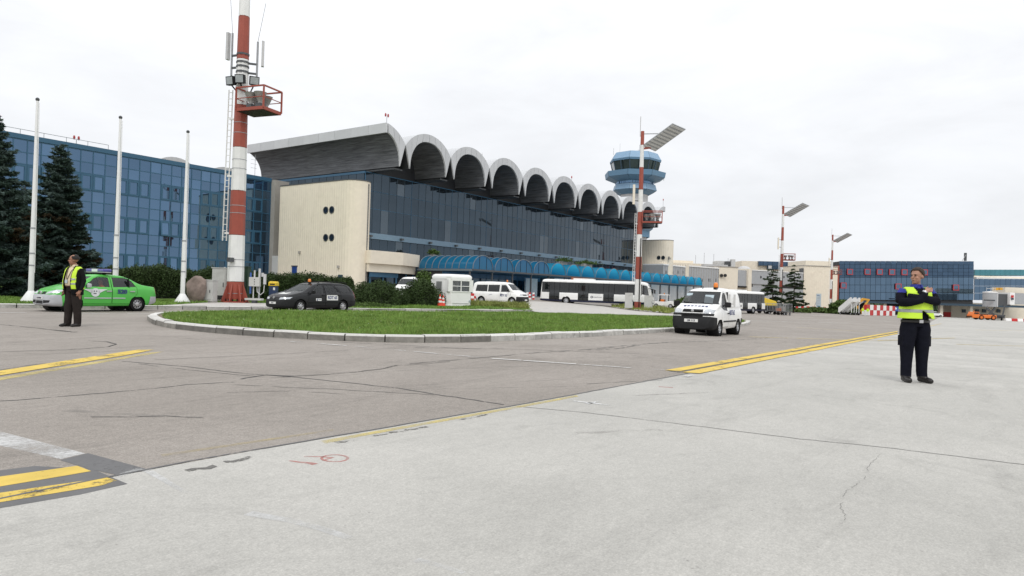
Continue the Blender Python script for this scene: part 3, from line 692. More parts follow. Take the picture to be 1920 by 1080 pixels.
# ================================================================= beige windowless blocks with round ends
def round_block(u0, u1, v0, v1, zt, lab, fronts, strip=None):
    b = thing('stair_block', ((u0+u1)/2, (v0+v1)/2, .7), lab, 'building'); r = (u1-u0)/2; uc = (u0+u1)/2
    arc = [(uc+r*math.cos(a), v0+r+r*math.sin(a)) for a in np.linspace(-math.pi, 0, 25)]
    plan = [(u0, v1)]+arc+[(u1, v1)]
    MB().prism(plan, .3, zt).build('wall', 'beige', b, 35)
    cap = [(u0-.05, v1)]+[(uc+(r+.05)*math.cos(a), v0+r+(r+.05)*math.sin(a)) for a in np.linspace(-math.pi, 0, 25)]+[(u1+.05, v1)]
    MB().prism(cap, zt+.003, zt+.12).build('coping', 'steel_dark', b)
    for (vv, z) in fronts:            # porthole windows on the left face
        w = MB().lathe([(.36, -.02), (.36, -.06), (.46, -.06), (.46, .02)], 20, (u0, vv, z), 'x').build('porthole', 'steel_dark', b)
        MB().lathe([(0, -.012), (.37, -.012)], 20, (u0, vv, z), 'x').build('pane', 'hall_glass', w)
    return b, (uc, v0+r, r)
blk, (bc, bv, br) = round_block(56.4, 60.0, 62.7, 76.9, 14.05, 'tall cream windowless block with four portholes beside the glass hall', [(67.75, 10.55), (66.65, 10.55), (67.6, 7.15), (66.5, 7.15)])
a = R(-73); rad = Vector((math.cos(a), math.sin(a), 0)); tan = Vector((-math.sin(a), math.cos(a), 0)); base = Vector((bc, bv, 0))+rad*br
MB().obox(base+Vector((0, 0, 7.8)), tan*.13, rad*.012, Vector((0, 0, 6.0))).build('vent_strip', 'steel_dark', blk)
for i in range(60): MB().obox(base+Vector((0, 0, 2+i*.195)), tan*.12, rad*.03, Vector((0, 0, .03))).build('vent_slat', 'wall_grey', blk)
P = PU(548, 510, 56.4); dr_ = MB().box(56.33, 56.42, 72.95, 73.9, .9, 3.55).build('door', 'door_blue', blk)
MB().box(56.30, 56.33, 73.05, 73.12, 1.95, 2.1).build('handle', 'galv', dr_); MB().box(56.28, 56.40, 72.85, 74.0, 3.56, 3.68).build('door_hood', 'steel_dark', blk)
for vv, z in ((72.3, 5.2), (64.9, 3.4)): MB().box(56.2, 56.42, vv, vv+.28, z, z+.32).build('wall_lamp', 'wall_grey', blk)
MB().box(56.34, 56.42, 64.3, 65.1, .8, 2.6).build('notice_case', 'frame_dark', blk)
blk2, _ = round_block(151.2, 155.6, 61.5, 78, 14.3, 'cream round ended block at the far end of the glass hall', [(62.9, 10.2), (64.0, 10.2), (63.4, 5.2), (64.4, 5.2)])
for dx in (-.35, .35):
    w = MB().lathe([(.0, -.03), (.42, -.03), (.42, .05)], 18, (152.3+dx*2, 61.62, 10.1 if dx < 0 else 10.1), 'y').build('porthole', 'steel_dark', blk2)
    w = MB().lathe([(.0, -.03), (.42, -.03), (.42, .05)], 18, (152.3+dx*2, 61.62, 4.7), 'y').build('porthole', 'steel_dark', blk2)

# ================================================================= low annex beside the block
an = thing('entrance_annex', (63, 64, .7), 'low cream entrance annex between the tall block and the blue canopies', 'building')
plan = [(58.6, 68), (58.6, 61.9), (63.9, 61.6), (68.9, 63.4), (68.9, 68)]
MB().prism(plan, 4.12, 5.72).build('parapet', 'beige_plain', an); MB().prism([(58.7, 68), (58.7, 62.3), (63.9, 62.0), (68.6, 63.8), (68.6, 68)], 3.1, 4.11).build('lintel', 'beige_plain', an)
MB().prism([(59, 68), (59, 62.9), (63.9, 62.6), (68.4, 64.2), (68.4, 68)], .5, 3.09).build('shopfront', 'hall_glass', an)
for x, y in ((59.3, 62.75), (61.4, 62.65), (63.6, 62.5), (66.2, 63.3), (68.3, 64.0)): MB().box(x-.07, x+.07, y-.12, y-.0, .5, 3.09).build('mullion', 'frame_blue', an)
MB().box(59.0, 63.9, 62.42, 62.56, 2.5, 3.08).build('door_header', 'frame_blue', an)

# ================================================================= left mirror glass office block
VL = 80.0; gb = thing('glass_office_block', (40, 86, .7), 'four storey mirror glass office block behind the spruces and flagpoles', 'building')
CW = 1.24; NC = 29; UR = 57.14
RW = [(14.9, 13.66, 0), (13.66, 12.49, 0), (12.49, 10.64, 1), (10.64, 9.46, 0), (9.46, 8.22, 0), (8.22, 6.45, 1), (6.45, 5.25, 0), (5.25, 4.07, 0), (4.07, 2.4, 1)]
pms = {}
for ri, (zt, zb, w) in enumerate(RW): pms[ri] = MB().box(-CW/2+.04, CW/2-.04, -.015, .015, -(zt-zb)/2+.04, (zt-zb)/2-.04).mesh('pane', 'mirror_glass')
wfm = MB(); zh = 1.77/2
for (x0, x1, z0, z1) in ((-.58, .58, zh-.22, zh-.03), (-.58, .58, -zh+.03, -zh+.2), (-.58, -.40, -zh+.2, zh-.22), (.40, .58, -zh+.2, zh-.22)): wfm.box(x0, x1, -.07, .0, z0, z1)
wfm = wfm.mesh('window_frame', 'frame_blue')
opened = {(2, 12): .10, (5, 16): .09, (5, 11): .11, (8, 12): .10, (8, 17): .12, (2, 21): .04}
for c in range(NC):
    uu = UR-CW*(c+.5)
    for ri, (zt, zb, w) in enumerate(RW):
        o = link('pane', pms[ri], gb, Vector((uu, VL, (zt+zb)/2))-gb.location); o.rotation_euler = (random.gauss(0, .006), 0, random.gauss(0, .005))
        if w and c % 4 != 0:
            fr = link('window_frame', wfm, gb, Vector((uu, VL-.02, (zt+zb)/2))-gb.location)
            if (ri, c) in opened:
                an_ = opened[(ri, c)]; fr.rotation_euler = (-an_, 0, 0); o.rotation_euler = (-an_, 0, 0); fr.location.y -= .12; o.location.y -= .14
for c in range(NC+1): MB().box(UR-CW*c-.045, UR-CW*c+.045, VL-.06, VL+.05, 2.3, 15.0).build('mullion', 'frame_blue', gb)
for z in [r[0] for r in RW]+[2.4]: MB().box(UR-CW*NC, UR, VL-.055, VL+.05, z-.045, z+.045).build('transom', 'frame_blue', gb)
MB().box(UR-CW*NC, UR+.06, VL-.12, VL+.4, 14.97, 15.45).build('parapet', 'frame_blue', gb); MB().box(UR-CW*NC, UR+.03, VL-.10, VL+.3, 1.75, 2.34).build('sill_band', 'frame_blue', gb)
MB().box(UR-CW*NC, UR, VL+.08, VL+16, .3, 15.0).build('core', 'dark_infill', gb); MB().box(UR-CW*NC, UR, VL-.03, VL+.07, .4, 1.74).build('plinth', 'beige_plain', gb)
MB().box(UR+.07, 59.4, VL-.9, VL+3, .3, 15.2).build('end_pier', 'wall_grey', gb); MB().box(57.0, 58.2, 77.3, 79.0, .4, 5.0).build('service_box', 'light_grey', gb)
for (uu, w, z) in ((46.2, 5.0, 16.7), (53.2, 5.0, 16.6)):
    sk_ = MB().loft([[(uu+w/2*math.cos(t), v, 15.2+(z-15.2)*math.sin(t)) for t in np.linspace(0, math.pi, 13)] for v in (84, 88)]).build('skylight_vault', 'light_grey', gb, 40)
rl = MB()
for i in range(6): rl.tube([(26+2.1*i, 80.4, 15.4), (26+2.1*i, 80.4, 16.0)], .03, 5)
rl.tube([(26, 80.4, 16.0), (36.5, 80.4, 16.0)], .03, 5).build('roof_rail', 'galv', gb)
roof_light(33.3, 80.5, 15.4, .55, lab='twin amber roof light above the mirror glass office block', two=True)

# ================================================================= blue barrel canopies
cw = thing('canopy_row', (110, 58, .7), 'row of blue translucent barrel canopies along the foot of the hall', 'canopy')
CS = 4.70; CU0 = 70.75; CF, CB = 54.0, 63.2
def carc(n=17, r=2.12, rise=1.78): return [(r*math.cos(t), 3.95+rise*math.sin(t)**.92) for t in np.linspace(0, math.pi, n)]
skin_m = {}
for k in range(18):
    uc = CU0+CS*k; mt = 'canopy_blue' if k < 4 else 'canopy_cyan'; ar = carc()
    nb_ = 8 if k < 3 else 1
    if k < 3:
        for j in range(8):
            a, b = CF+(CB-CF)*j/8, CF+(CB-CF)*(j+1)/8
            MB().loft([[(uc+x, v, z) for x, z in ar] for v in (a+.03, b-.03)], caps=False, close=False).build('canopy_sheet', mt, cw, 40)
    else: MB().loft([[(uc+x, v, z) for x, z in ar] for v in (CF, CB)], caps=False, close=False).build('canopy_sheet', mt, cw, 40)
    for j in range(9 if k < 4 else 2):
        v = CF+(CB-CF)*j/(8 if k < 4 else 1)
        MB().tube([(uc+x*1.01, v, z+.02) for x, z in ar], .055, 6).build('rib', 'canopy_rib', cw)
    if k < 4:                         # glazed gable
        n = len(ar)
        MB().add([(uc+x*.98, CF+.05, z-.02) for x, z in ar], [tuple(range(n))]).build('gable_glass', 'canopy_blue', cw)
        for x in (-.75, .75): MB().box(uc+x-.03, uc+x+.03, CF-.01, CF+.04, 3.95, 5.6).build('gable_bar', 'frame_dark', cw)
    MB().box(uc-2.3, uc+2.3, CF-.05, CF+.1, 3.72, 3.94).build('gable_beam', 'steel_dark', cw)
for k in range(19):
    uu = CU0-CS/2+CS*k
    MB().box(uu-.14, uu+.14, CF, CB, 3.66, 3.92).build('valley_beam', 'canopy_rib', cw)
    MB().box(uu-.09, uu+.09, CF+.2, CF+.38, gz(uu, CF)-.1, 3.66).build('post', 'steel_dark', cw)
# what stands under the canopies: glazed doors, then white slatted screens
ent = thing('glazed_entrance', (80, 59, .7), 'dark blue glazed entrance wall under the nearest blue canopies', 'entrance')
MB().box(68.5, 92, 59.0, 67.8, .3, 3.6).build('interior', 'dark_infill', ent)
for i in range(15):
    x = 68.6+1.55*i; MB().box(x+.05, x+1.5, 58.85, 58.93, .6, 2.9).build('pane', 'hall_glass', ent); MB().box(x-.05, x+.045, 58.8, 58.98, .4, 3.6).build('mullion', 'frame_blue', ent)
MB().box(68.5, 92, 58.8, 58.99, 2.92, 3.55).build('header', 'frame_blue', ent)
MB().box(86.2, 89.4, 57.6, 57.7, .3, 3.3).build('screen', 'sign_pale', ent)
scr = thing('slatted_screen', (122, 56.5, .2), 'long white vertical slat screen under the far canopies', 'screen')
x = 93.0
mb = MB().box(92.5, 152, 57.05, 57.2, -.8, 3.6); mb.build('backing', 'steel_dark', scr)
for k in range(13):
    s = MB()
    for i in range(9):
        xx = 93.2+k*4.7+i*.46; s.box(xx, xx+.27, 56.7, 56.95, gz(xx, 56.8)-.1, 3.55)
    tag(s.build('slats', 'barrier_white', scr), kind='stuff')
MB().box(93, 98.5, 53.6, 53.75, 3.25, 3.7).build('sign_band', 'terracotta', scr)
# planting on the canopy roof terrace comes with the plants
# ================================================================= control tower
TP = D(1184, 540, 190); tw = thing('control_tower', (TP[0], TP[1], 0), 'airport control tower with flared blue cab behind the vaulted roof', 'control tower')
ts_ = F_PX/190
def tz(cy): return zat(TP, 270+cy/9)
def oct_(prof, name, mat, n=8, parent=tw, sm=None): return MB().lathe([(h/9/ts_, z) for h, z in prof], n, (0, 0, 0), a0=R(34.9+22.5)).build(name, mat, parent, sm, world=False)
oct_([(0, tz(178)), (372, tz(185))], 'roof', 'tower_deep')
for i in range(8):                     # each face of the flared roof band
    a0, a1 = R(34.9+22.5+45*i+.25), R(34.9+22.5+45*(i+1)-.25)
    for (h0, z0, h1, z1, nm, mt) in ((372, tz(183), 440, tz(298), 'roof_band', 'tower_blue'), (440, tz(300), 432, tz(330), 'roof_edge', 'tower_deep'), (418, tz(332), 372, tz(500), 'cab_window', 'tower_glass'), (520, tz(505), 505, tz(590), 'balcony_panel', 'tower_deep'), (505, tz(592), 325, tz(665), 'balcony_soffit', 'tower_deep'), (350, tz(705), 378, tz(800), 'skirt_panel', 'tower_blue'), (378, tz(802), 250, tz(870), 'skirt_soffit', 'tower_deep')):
        s0, s1 = h0/9/ts_, h1/9/ts_
        MB().add([(s0*math.cos(a0), s0*math.sin(a0), z0), (s0*math.cos(a1), s0*math.sin(a1), z0), (s1*math.cos(a1), s1*math.sin(a1), z1), (s1*math.cos(a0), s1*math.sin(a0), z1)], [(0, 1, 2, 3)]).build(nm, mt, tw, world=False)
    for f in (0, .5):
        a = a0+(a1-a0)*f; MB().bar((416/9/ts_*math.cos(a), 416/9/ts_*math.sin(a), tz(330)), (374/9/ts_*math.cos(a), 374/9/ts_*math.sin(a), tz(502)), .22).build('cab_post', 'frame_dark', tw, world=False)
    for f in np.linspace(.06, .94, 6):
        a = a0+(a1-a0)*f; rr = 328/9/ts_*math.cos(R(22.5))/math.cos(a-(a0+a1)/2)
        MB().obox((rr*math.cos(a), rr*math.sin(a), (tz(642)+tz(700))/2), (-.3*math.sin(a), .3*math.cos(a), 0), (.06*math.cos(a), .06*math.sin(a), 0), (0, 0, .42)).build('window', 'mirror_glass', tw, world=False)
oct_([(340, tz(503)), (515, tz(507))], 'balcony_floor', 'tower_deep'); oct_([(325, tz(640)), (325, tz(710))], 'window_drum', 'frame_dark'); oct_([(300, tz(706)), (350, tz(704))], 'skirt_top', 'tower_deep')
MB().lathe([(230/9/ts_, tz(850)), (230/9/ts_, 0)], 24).build('shaft', 'tower_white', tw, 40, world=False)
oct_([(240, tz(1360)), (330, tz(1420)), (330, tz(1440)), (250, tz(1500))], 'collar', 'tower_blue'); oct_([(280, tz(1480)), (280, tz(1580))], 'lower_drum', 'tower_deep')
for (cx, y0, y1, r) in ((290, 80, 165, .05), (395, 0, 160, .03), (730, 10, 150, .08), (970, 50, 190, .03), (1040, 190, 240, .06), (1150, 530, 575, .06)):
    x = (cx-660)/9/ts_; p = RT0*x; MB().tube([(p[0], p[1], tz(y1+30)), (p[0], p[1], tz(y0))], r, 5).build('aerial', 'galv', tw, world=False)
MB().bar((RT0[0]*.6, RT0[1]*.6, tz(100)), (RT0[0]*2.2, RT0[1]*2.2, tz(104)), .08).build('aerial', 'galv', tw, world=False)
# ================================================================= far concourse on the right
def face(px0, px1, yt, yb, d0, d1):    # vertical rectangle spanned by two columns at given depths
    a, b = D(px0, yt, d0), D(px1, yt, d1); z1 = zat(a, yt); z0 = zat(a, yb)
    return a, b, z0, z1
def fbox(name, mat, parent, px0, px1, yt, yb, d0, d1, thick=8., ground=False, proud=0., smooth=None):
    a, b, z0, z1 = face(px0, px1, yt, yb, d0, d1)
    if ground: z0 = -4
    t = (b-a)[:2]; t = t/np.linalg.norm(t); n = np.array([-t[1], t[0]])
    if n@FWD0[:2] < 0: n = -n
    a2, b2 = a[:2]-n*proud, b[:2]-n*proud
    return MB().prism([a2, b2, b2+n*thick, a2+n*thick], z0, z1).build(name, mat, parent, smooth)
def base(px_, d): P = D(px_, 560, d); return (P[0], P[1], gz(P[0], P[1]))
co = thing('boarding_corridor', base(1290, 168), 'grey ribbed elevated corridor joined to the far round block', 'building')
for (x0, x1, yt, yb, d0, d1) in ((1243, 1285, 496, 523, 158, 168), (1292, 1348, 499, 550, 170, 178)):
    fbox('corridor', 'corridor_grey', co, x0, x1, yt, yb, d0, d1, 5)
    n = int((x1-x0)/4.6)
    for i in range(n+1):
        f = i/n; fbox('rib', 'wall_grey', co, x0+(x1-x0)*f-.35, x0+(x1-x0)*f+.35, yt, yb, d0+(d1-d0)*f, d0+(d1-d0)*f, .1, proud=.12)
    fbox('roof_edge', 'barrier_white', co, x0, x1, yt-1.5, yt+.8, d0, d1, 5.2, proud=.15)
    for f in (.12, .17, .4, .45, .65, .7, .9):
        xx = x0+(x1-x0)*f; fbox('slit_window', 'slot', co, xx-.5, xx+.5, (yt+yb)/2-2, (yt+yb)/2+3.5, d0+(d1-d0)*f, d0+(d1-d0)*f, .1, proud=.06)
fbox('pier', 'beige_plain', co, 1284.5, 1292.5, 497, 560, 168, 170, 4, True); fbox('underside', 'black', co, 1318, 1350, 550, 554, 173, 178, 4.5, proud=.1)
fbox('lower_wall', 'wall_grey', co, 1320, 1348, 554, 562, 178, 181, 3, True)
rb = thing('porthole_block', base(1366, 180), 'cream block with two portholes between the grey corridors', 'building')
fbox('wall', 'beige_plain', rb, 1345, 1384, 500, 560, 178, 180, 9, True); fbox('parapet', 'wall_grey', rb, 1344.5, 1384.5, 498.5, 500, 178, 180, 9.2, proud=.15)
for x in (1353, 1360):
    P = D(x, 516.5, 177.9); o = MB().lathe([(0, 0), (.42, 0), (.42, .2)], 16, (0, 0, 0), 'y').build('porthole', 'slot', rb, world=False)
    o.location = Vector(P)-rb.location; o.rotation_euler = (0, 0, TH-R(90))
up = thing('upper_storey', base(1330, 215), 'cream upper storey with rooftop plant rising behind the corridors', 'building')
fbox('wall', 'beige_plain', up, 1245, 1300, 487, 560, 212, 214, 10, True); fbox('wall', 'beige_plain', up, 1258, 1345, 492, 560, 208, 212, 10, True); fbox('plant_room', 'light_grey', up, 1345, 1375, 489, 500, 214, 214, 5); fbox('plant_room', 'steel_dark', up, 1362, 1376, 490, 500, 212, 212, 2)
fbox('roof_duct', 'tower_white', up, 1320, 1365, 495, 500, 205, 206, 2); fbox('tank', 'light_grey', up, 1372, 1379, 486, 500, 211, 211, 2)
for x, y in ((1304, 478), (1320, 474), (1338, 476), (1365, 484)):
    P = D(x, 495, 213); MB().tube([(P[0], P[1], zat(P, 500)), (P[0], P[1], zat(P, y))], .06, 5).build('aerial', 'galv', up)
c2 = thing('portholed_corridor', base(1450, 190), 'two level grey corridor with round portholes behind the small conifers', 'building')
fbox('corridor', 'corridor_grey', c2, 1384, 1404, 506, 536, 181, 184, 5); fbox('underside', 'black', c2, 1384, 1404, 536, 538.5, 181, 184, 4.8, proud=.1); fbox('lower_wall', 'beige_plain', c2, 1384, 1404, 538.5, 560, 183, 186, 4, True)
fbox('pier', 'beige_plain', c2, 1403.5, 1410, 504, 560, 183, 184, 4, True)
fbox('corridor', 'corridor_grey', c2, 1410, 1506, 507, 532, 184, 194, 5); fbox('roof_edge', 'barrier_white', c2, 1410, 1506, 505.5, 507, 184, 194, 5.2, proud=.15)
fbox('gap_band', 'tower_white', c2, 1412, 1462, 532, 538, 185, 190, 4); fbox('gap_dark', 'slot', c2, 1462, 1506, 528, 540, 190, 194, 4, proud=.05)
fbox('lower_corridor', 'corridor_grey', c2, 1408, 1506, 538, 560, 184, 194, 5); fbox('base_wall', 'beige_plain', c2, 1408, 1506, 560, 575, 185, 195, 3, True)
for x in (1426, 1438, 1469, 1500):
    for y, dd in ((519.5, 0), (548.5, 0)):
        dp = 184+(x-1410)/96*10-.1; P = D(x, y, dp); o = MB().lathe([(0, 0), (.34, 0), (.34, .2)], 16, (0, 0, 0), 'y').build('porthole', 'slot', c2, world=False)
        o.location = Vector(P)-c2.location; o.rotation_euler = (0, 0, TH-R(90))
MB().lathe([(1.8, 0), (1.6, .5), (1, .9), (0, 1.1)], 16, tuple(D(1395, 506, 188))).build('roof_dome', 'tower_white', c2, 40)
bb = thing('blue_roofed_block', base(1460, 225), 'cream block with dark blue glass top storey behind the conifers', 'building')
fbox('wall', 'beige_plain', bb, 1391, 1440, 489, 560, 222, 222, 10, True); fbox('wall', 'beige_plain', bb, 1440, 1508, 503, 560, 223, 223, 10, True)
for i in range(8): fbox('glass_bay', 'far_blue', bb, 1423+i*8.6, 1431.2+i*8.6, 489.5+i*.25, 498 if i < 2 else 505, 221, 221, 4)
fbox('window', 'tower_white', bb, 1441, 1447, 498, 503.5, 220.5, 220.5, .2); fbox('window_surround', 'frame_dark', bb, 1439.5, 1448.5, 496.5, 505, 220.8, 220.8, .2)
eb = thing('cream_end_block', base(1545, 196), 'plain cream block with red edge beside the dark blue glass building', 'building')
fbox('wall', 'beige', eb, 1507.5, 1571, 498, 575, 196, 197, 14, True); fbox('upper_wall', 'beige_plain', eb, 1511, 1562, 488.5, 498, 199, 200, 10); fbox('coping', 'wall_grey', eb, 1507, 1571.5, 497, 498.3, 196, 197, 14.2, proud=.2)
fbox('red_edge', 'mast_red', eb, 1571, 1574, 498, 575, 197, 197, 12, True); fbox('downpipe', 'steel_dark', eb, 1504, 1507, 503, 575, 195.5, 195.5, 2, True)
gr_ = thing('blue_glass_pier', base(1700, 200), 'long dark blue glass pier building with red framed square windows', 'building')
x0, x1 = 1574., 1826.; dL, dR = 200., 196.
def dd_(x): return dL+(dR-dL)*(x-x0)/(x1-x0)
fbox('core', 'dark_infill', gr_, x0, x1, 490, 563, dL+.6, dR+.6, 14)
nc = 26; rows = [(489, 496), (496, 502.7), (502.7, 509.5), (509.5, 516), (516, 519.5)]
for i in range(nc):
    a = x0+(x1-x0)*i/nc; b = x0+(x1-x0)*(i+1)/nc
    for (yt, yb) in rows: fbox('opaque_panel', 'far_blue', gr_, a+.25, b-.25, yt+.25+i*.02, yb-.15+i*.02, dd_(a), dd_(b), .15)
    for j in range(3): yt = 520+j*14.2; o = fbox('mirror_pane', 'far_mirror', gr_, a+.25, b-.25, yt+.2, yt+13.9, dd_(a)+.05, dd_(b)+.05, .15)
fbox('soffit', 'frame_dark', gr_, x0, x1+100, 562.5, 566.5, dL-.2, dR-1.2, 14)
for x, y in ((1594, 509.5), (1627, 509.5), (1650, 509.7), (1673, 510), (1696.5, 510.2), (1734.5, 510.5), (1582, 535), (1685, 537), (1793, 539)):
    f_ = fbox('window', 'far_mirror', gr_, x-4, x+4, y-4, y+4, dd_(x)-.35, dd_(x)-.35, .1)
    for (a, b, c, e) in ((-5.5, 5.5, -5.5, -4), (-5.5, 5.5, 4, 5.5), (-5.5, -4, -4, 4), (4, 5.5, -4, 4)): fbox('window_frame', 'red_frame', f_, x+a, x+b, y+c, y+e, dd_(x)-.38, dd_(x)-.38, .25)
for x in (1629, 1660, 1766, 1822): fbox('column', 'beige_plain', gr_, x-2.6, x+2.6, 566.5, 594, dd_(x)+1.5, dd_(x)+1.5, 1.2, True)
fbox('ground_wall', 'beige_plain', gr_, 1784, 1940, 566.5, 596, 203, 203, 4, True); fbox('ground_wall', 'dark_infill', gr_, 1575, 1625, 566.5, 594, 205, 205, 1, True)
fbox('dark_bay', 'dark_infill', gr_, 1663, 1690, 566.5, 592, 206, 206, 1, True); fbox('red_door', 'barrier_red', gr_, 1770, 1783, 585, 594, 203, 203, .5, True)
for x in (1808, 1833, 1846, 1873): fbox('ground_window', 'frame_dark', gr_, x-3.2, x+3.2, 580, 586, 202.6, 202.6, .3)
fbox('stair_tower', 'steel_dark', gr_, 1810, 1813, 474, 489, 204, 204, .6); MB().tube([tuple(D(1804, 489, 204)), tuple(D(1811, 478, 204))], .08, 5).build('stay', 'galv', gr_)
pr = thing('teal_roofed_concourse', base(1880, 202), 'lower concourse with teal metal roof beyond the blue glass pier', 'building')
for i in range(12): fbox('roof_sheet', 'teal_roof', pr, 1828.5+i*9.4, 1837.6+i*9.4, 505.5, 516.5, 206, 206, 6)
fbox('eave', 'beige_plain', pr, 1827, 1945, 516.8, 519.3, 205, 205, 5); fbox('white_fascia', 'barrier_white', pr, 1831, 1945, 519.5, 522.3, 203.5, 203.5, 5)
for i in range(12):
    for j in range(3): fbox('mirror_pane', 'far_mirror', pr, 1827.3+i*9.7, 1836.6+i*9.7, 523+j*13.3, 536+j*13.3, 196, 196, .2)
# boarding bridge with its round cabin
jb = thing('boarding_bridge', base(1865, 172), 'grey telescopic boarding bridge with round cabin on a wheeled lift', 'boarding bridge')
P = D(1856, 560, 172); s_ = F_PX/172
MB().lathe([(11.5/s_, zat(P, 575)), (11.5/s_, zat(P, 549))], 20, (P[0], P[1], 0)).build('cabin', 'corridor_grey', jb, 40); MB().lathe([(0, zat(P, 548.4)), (12/s_, zat(P, 549)), (12/s_, zat(P, 547.5)), (0, zat(P, 546))], 20, (P[0], P[1], 0)).build('cabin_roof', 'barrier_white', jb)
fbox('cabin_band', 'steel_dark', jb, 1846, 1866, 561.5, 564, 169.9, 169.9, .2); fbox('bellows', 'tower_white', jb, 1865, 1872, 549, 575, 170.5, 171, 3); fbox('mouth', 'steel_dark', jb, 1872.5, 1895, 551, 573, 171, 171.5, 3)
fbox('tunnel', 'corridor_grey', jb, 1895, 1960, 549, 570, 171, 174, 4); fbox('tunnel_end', 'barrier_white', jb, 1894, 1903, 548.5, 571, 170.7, 171, 3.8); fbox('notice', 'barrier_red', jb, 1896.5, 1901, 553.5, 558, 170.5, 170.5, .1); fbox('notice', 'ink', jb, 1896.5, 1901, 558.5, 562, 170.5, 170.5, .1)
for x in (1869.5, 1877.5): fbox('rooftop_lamp', 'dig_yellow', jb, x-2.6, x+2.6, 539.5, 543.8, 171, 171, .6)
for x in (1850, 1858, 1866): q = D(x, 546, 171); MB().tube([(q[0], q[1], zat(q, 549)), (q[0], q[1], zat(q, 539))], .05, 5).build('rail', 'light_grey', jb)
a, b = D(1850, 541, 171), D(1867, 541, 171); MB().tube([a, b], .05, 5).build('rail', 'light_grey', jb)
for a, b in (((1849, 577), (1866, 592)), ((1866, 577), (1852, 592)), ((1884, 573), (1880, 592)), ((1866, 591), (1884, 592))): MB().bar(D(*a, 171), D(*b, 171), .35).build('lift_leg', 'steel_dark', jb)
fbox('bogie', 'steel_dark', jb, 1858, 1884, 592, 596, 171, 171, 2)
for x in (1864, 1878): q = D(x, 597, 170.6); MB().lathe([(0, -.2), (.3, -.2), (.45, -.15), (.45, .15), (.3, .2), (0, .2)], 14, (0, 0, 0), 'y').build('wheel', 'rubber', jb, 40, world=False).location = Vector((q[0], q[1], gz(q[0], q[1])+.45))-jb.location
fbox('cream_room', 'beige_plain', jb, 1885, 1950, 538.5, 549, 178, 178, 5)
# distant trees closing the view under the pier
for (x0, x1, y0, y1, d, lab) in ((1560, 1800, 566, 590, 260, 'dark green trees glimpsed between the pier columns'), (-300, 40, 470, 540, 150, 'dark trees far behind the spruces at the left edge')):
    mb = MB()
    for i in range(900):
        P = D(random.uniform(x0, x1), random.uniform(y0, y1), d+random.uniform(-8, 8)); s = random.uniform(.3, .9)*d/260
        q = RNG.normal(0, s, (4, 3)); mb.add([P+q[0], P+q[1], P+q[2], P+q[3]], [(0, 1, 2), (0, 2, 3)])
    tag(mb.build('far_wood', 'far_wood', fix=False), lab, 'trees', kind='stuff')

# ================================================================= lamp masts
def octring(c, r, z): return [(c[0]+r*math.cos(R(22.5+45*k)+TH), c[1]+r*math.sin(R(22.5+45*k)+TH), z) for k in range(8)]
def mast_bands(t, P, ys, first_red, rad):
    c = (0, 0); red = first_red; zs = [zat(P, y)-P[2] for y in ys]
    for z0, z1 in zip(zs[:-1], zs[1:]):
        MB().loft([octring(c, rad(z0), z0+.01), octring(c, rad(z1), z1-.01)]).build('band', 'mast_red' if red else 'mast_white', t, world=False); red = not red
    return zs
def basket(t, r_dir, z, w, dep, h, nh):    # floodlight platform on the camera's right-hand side
    x = np.array(r_dir); y = np.array([-r_dir[1], r_dir[0], 0]); zz = np.array([0, 0, 1.])
    o = x*.25; c = o+x*w/2+zz*z
    MB().obox(c, x*w/2, y*dep/2, zz*.08).build('platform', 'mast_red', t, world=False); MB().obox(c+zz*.09, x*(w/2-.05), y*(dep/2-.05), zz*.01).build('grating', 'interior', t, world=False); MB().obox(c-zz*.09, x*(w/2-.1), y*(dep/2-.1), zz*.01).build('grating', 'interior', t, world=False)
    cs = [o+x*a+y*b for a, b in ((.02, -dep/2), (w, -dep/2), (w, dep/2), (.02, dep/2))]
    for p in cs: MB().bar(p+zz*z, p+zz*(z+h), .07).build('rail_post', 'mast_red', t, world=False)
    for k in range(4):
        MB().bar(cs[k]+zz*(z+h), cs[(k+1) % 4]+zz*(z+h), .07).build('top_rail', 'mast_red', t, world=False); MB().bar(cs[k]+zz*(z+h*.5), cs[(k+1) % 4]+zz*(z+h*.5), .035).build('mid_rail', 'mast_red', t, world=False)
    for k in range(nh):
        a = .45+(w-.9)*(k/(max(nh-1, 1))); b = (-.30 if k % 2 else .28)*dep; p = o+x*a+y*b+zz*(z+.1); s = h/1.25*.84
        hd = MB().lathe([(.12*s, 0), (.16*s, .12*s), (.14*s, .35*s), (.22*s, .5*s), (.40*s, .95*s), (.44*s, 1.0*s), (.40*s, 1.0*s), (.2*s, .6*s), (0, .55*s)], 16, tuple(p)).build('floodlight', 'horn', t, 40, world=False)
        MB().obox(p+zz*.12*s, x*.2*s, y*.2*s, zz*.12*s).build('lamp_gear', 'steel_dark', t, world=False)
def ladder(t, side, z0, z1, rad, off=.42):
    x = np.array(side); y = np.array([-x[1], x[0], 0]); zz = np.array([0, 0, 1.])
    f = lambda z: x*(rad(z)+off*.6)
    for s in (-1, 1): MB().bar(f(z0)+x*s*.10+zz*z0, f(z1)+x*s*.10+zz*z1, .045).build('ladder_rail', 'mast_white', t, world=False)
    rg = MB(); z = z0+.2
    while z < z1: rg.bar(f(z)-x*.1+zz*z, f(z)+x*.1+zz*z, .03); z += .33
    tag(rg.build('rungs', 'mast_white', t, world=False), kind='stuff')
    z = z0+.4
    while z < z1: MB().bar(x*rad(z)*.8+zz*z, f(z)+zz*z, .09).build('ladder_bracket', 'mast_white', t, world=False); z += 3.0
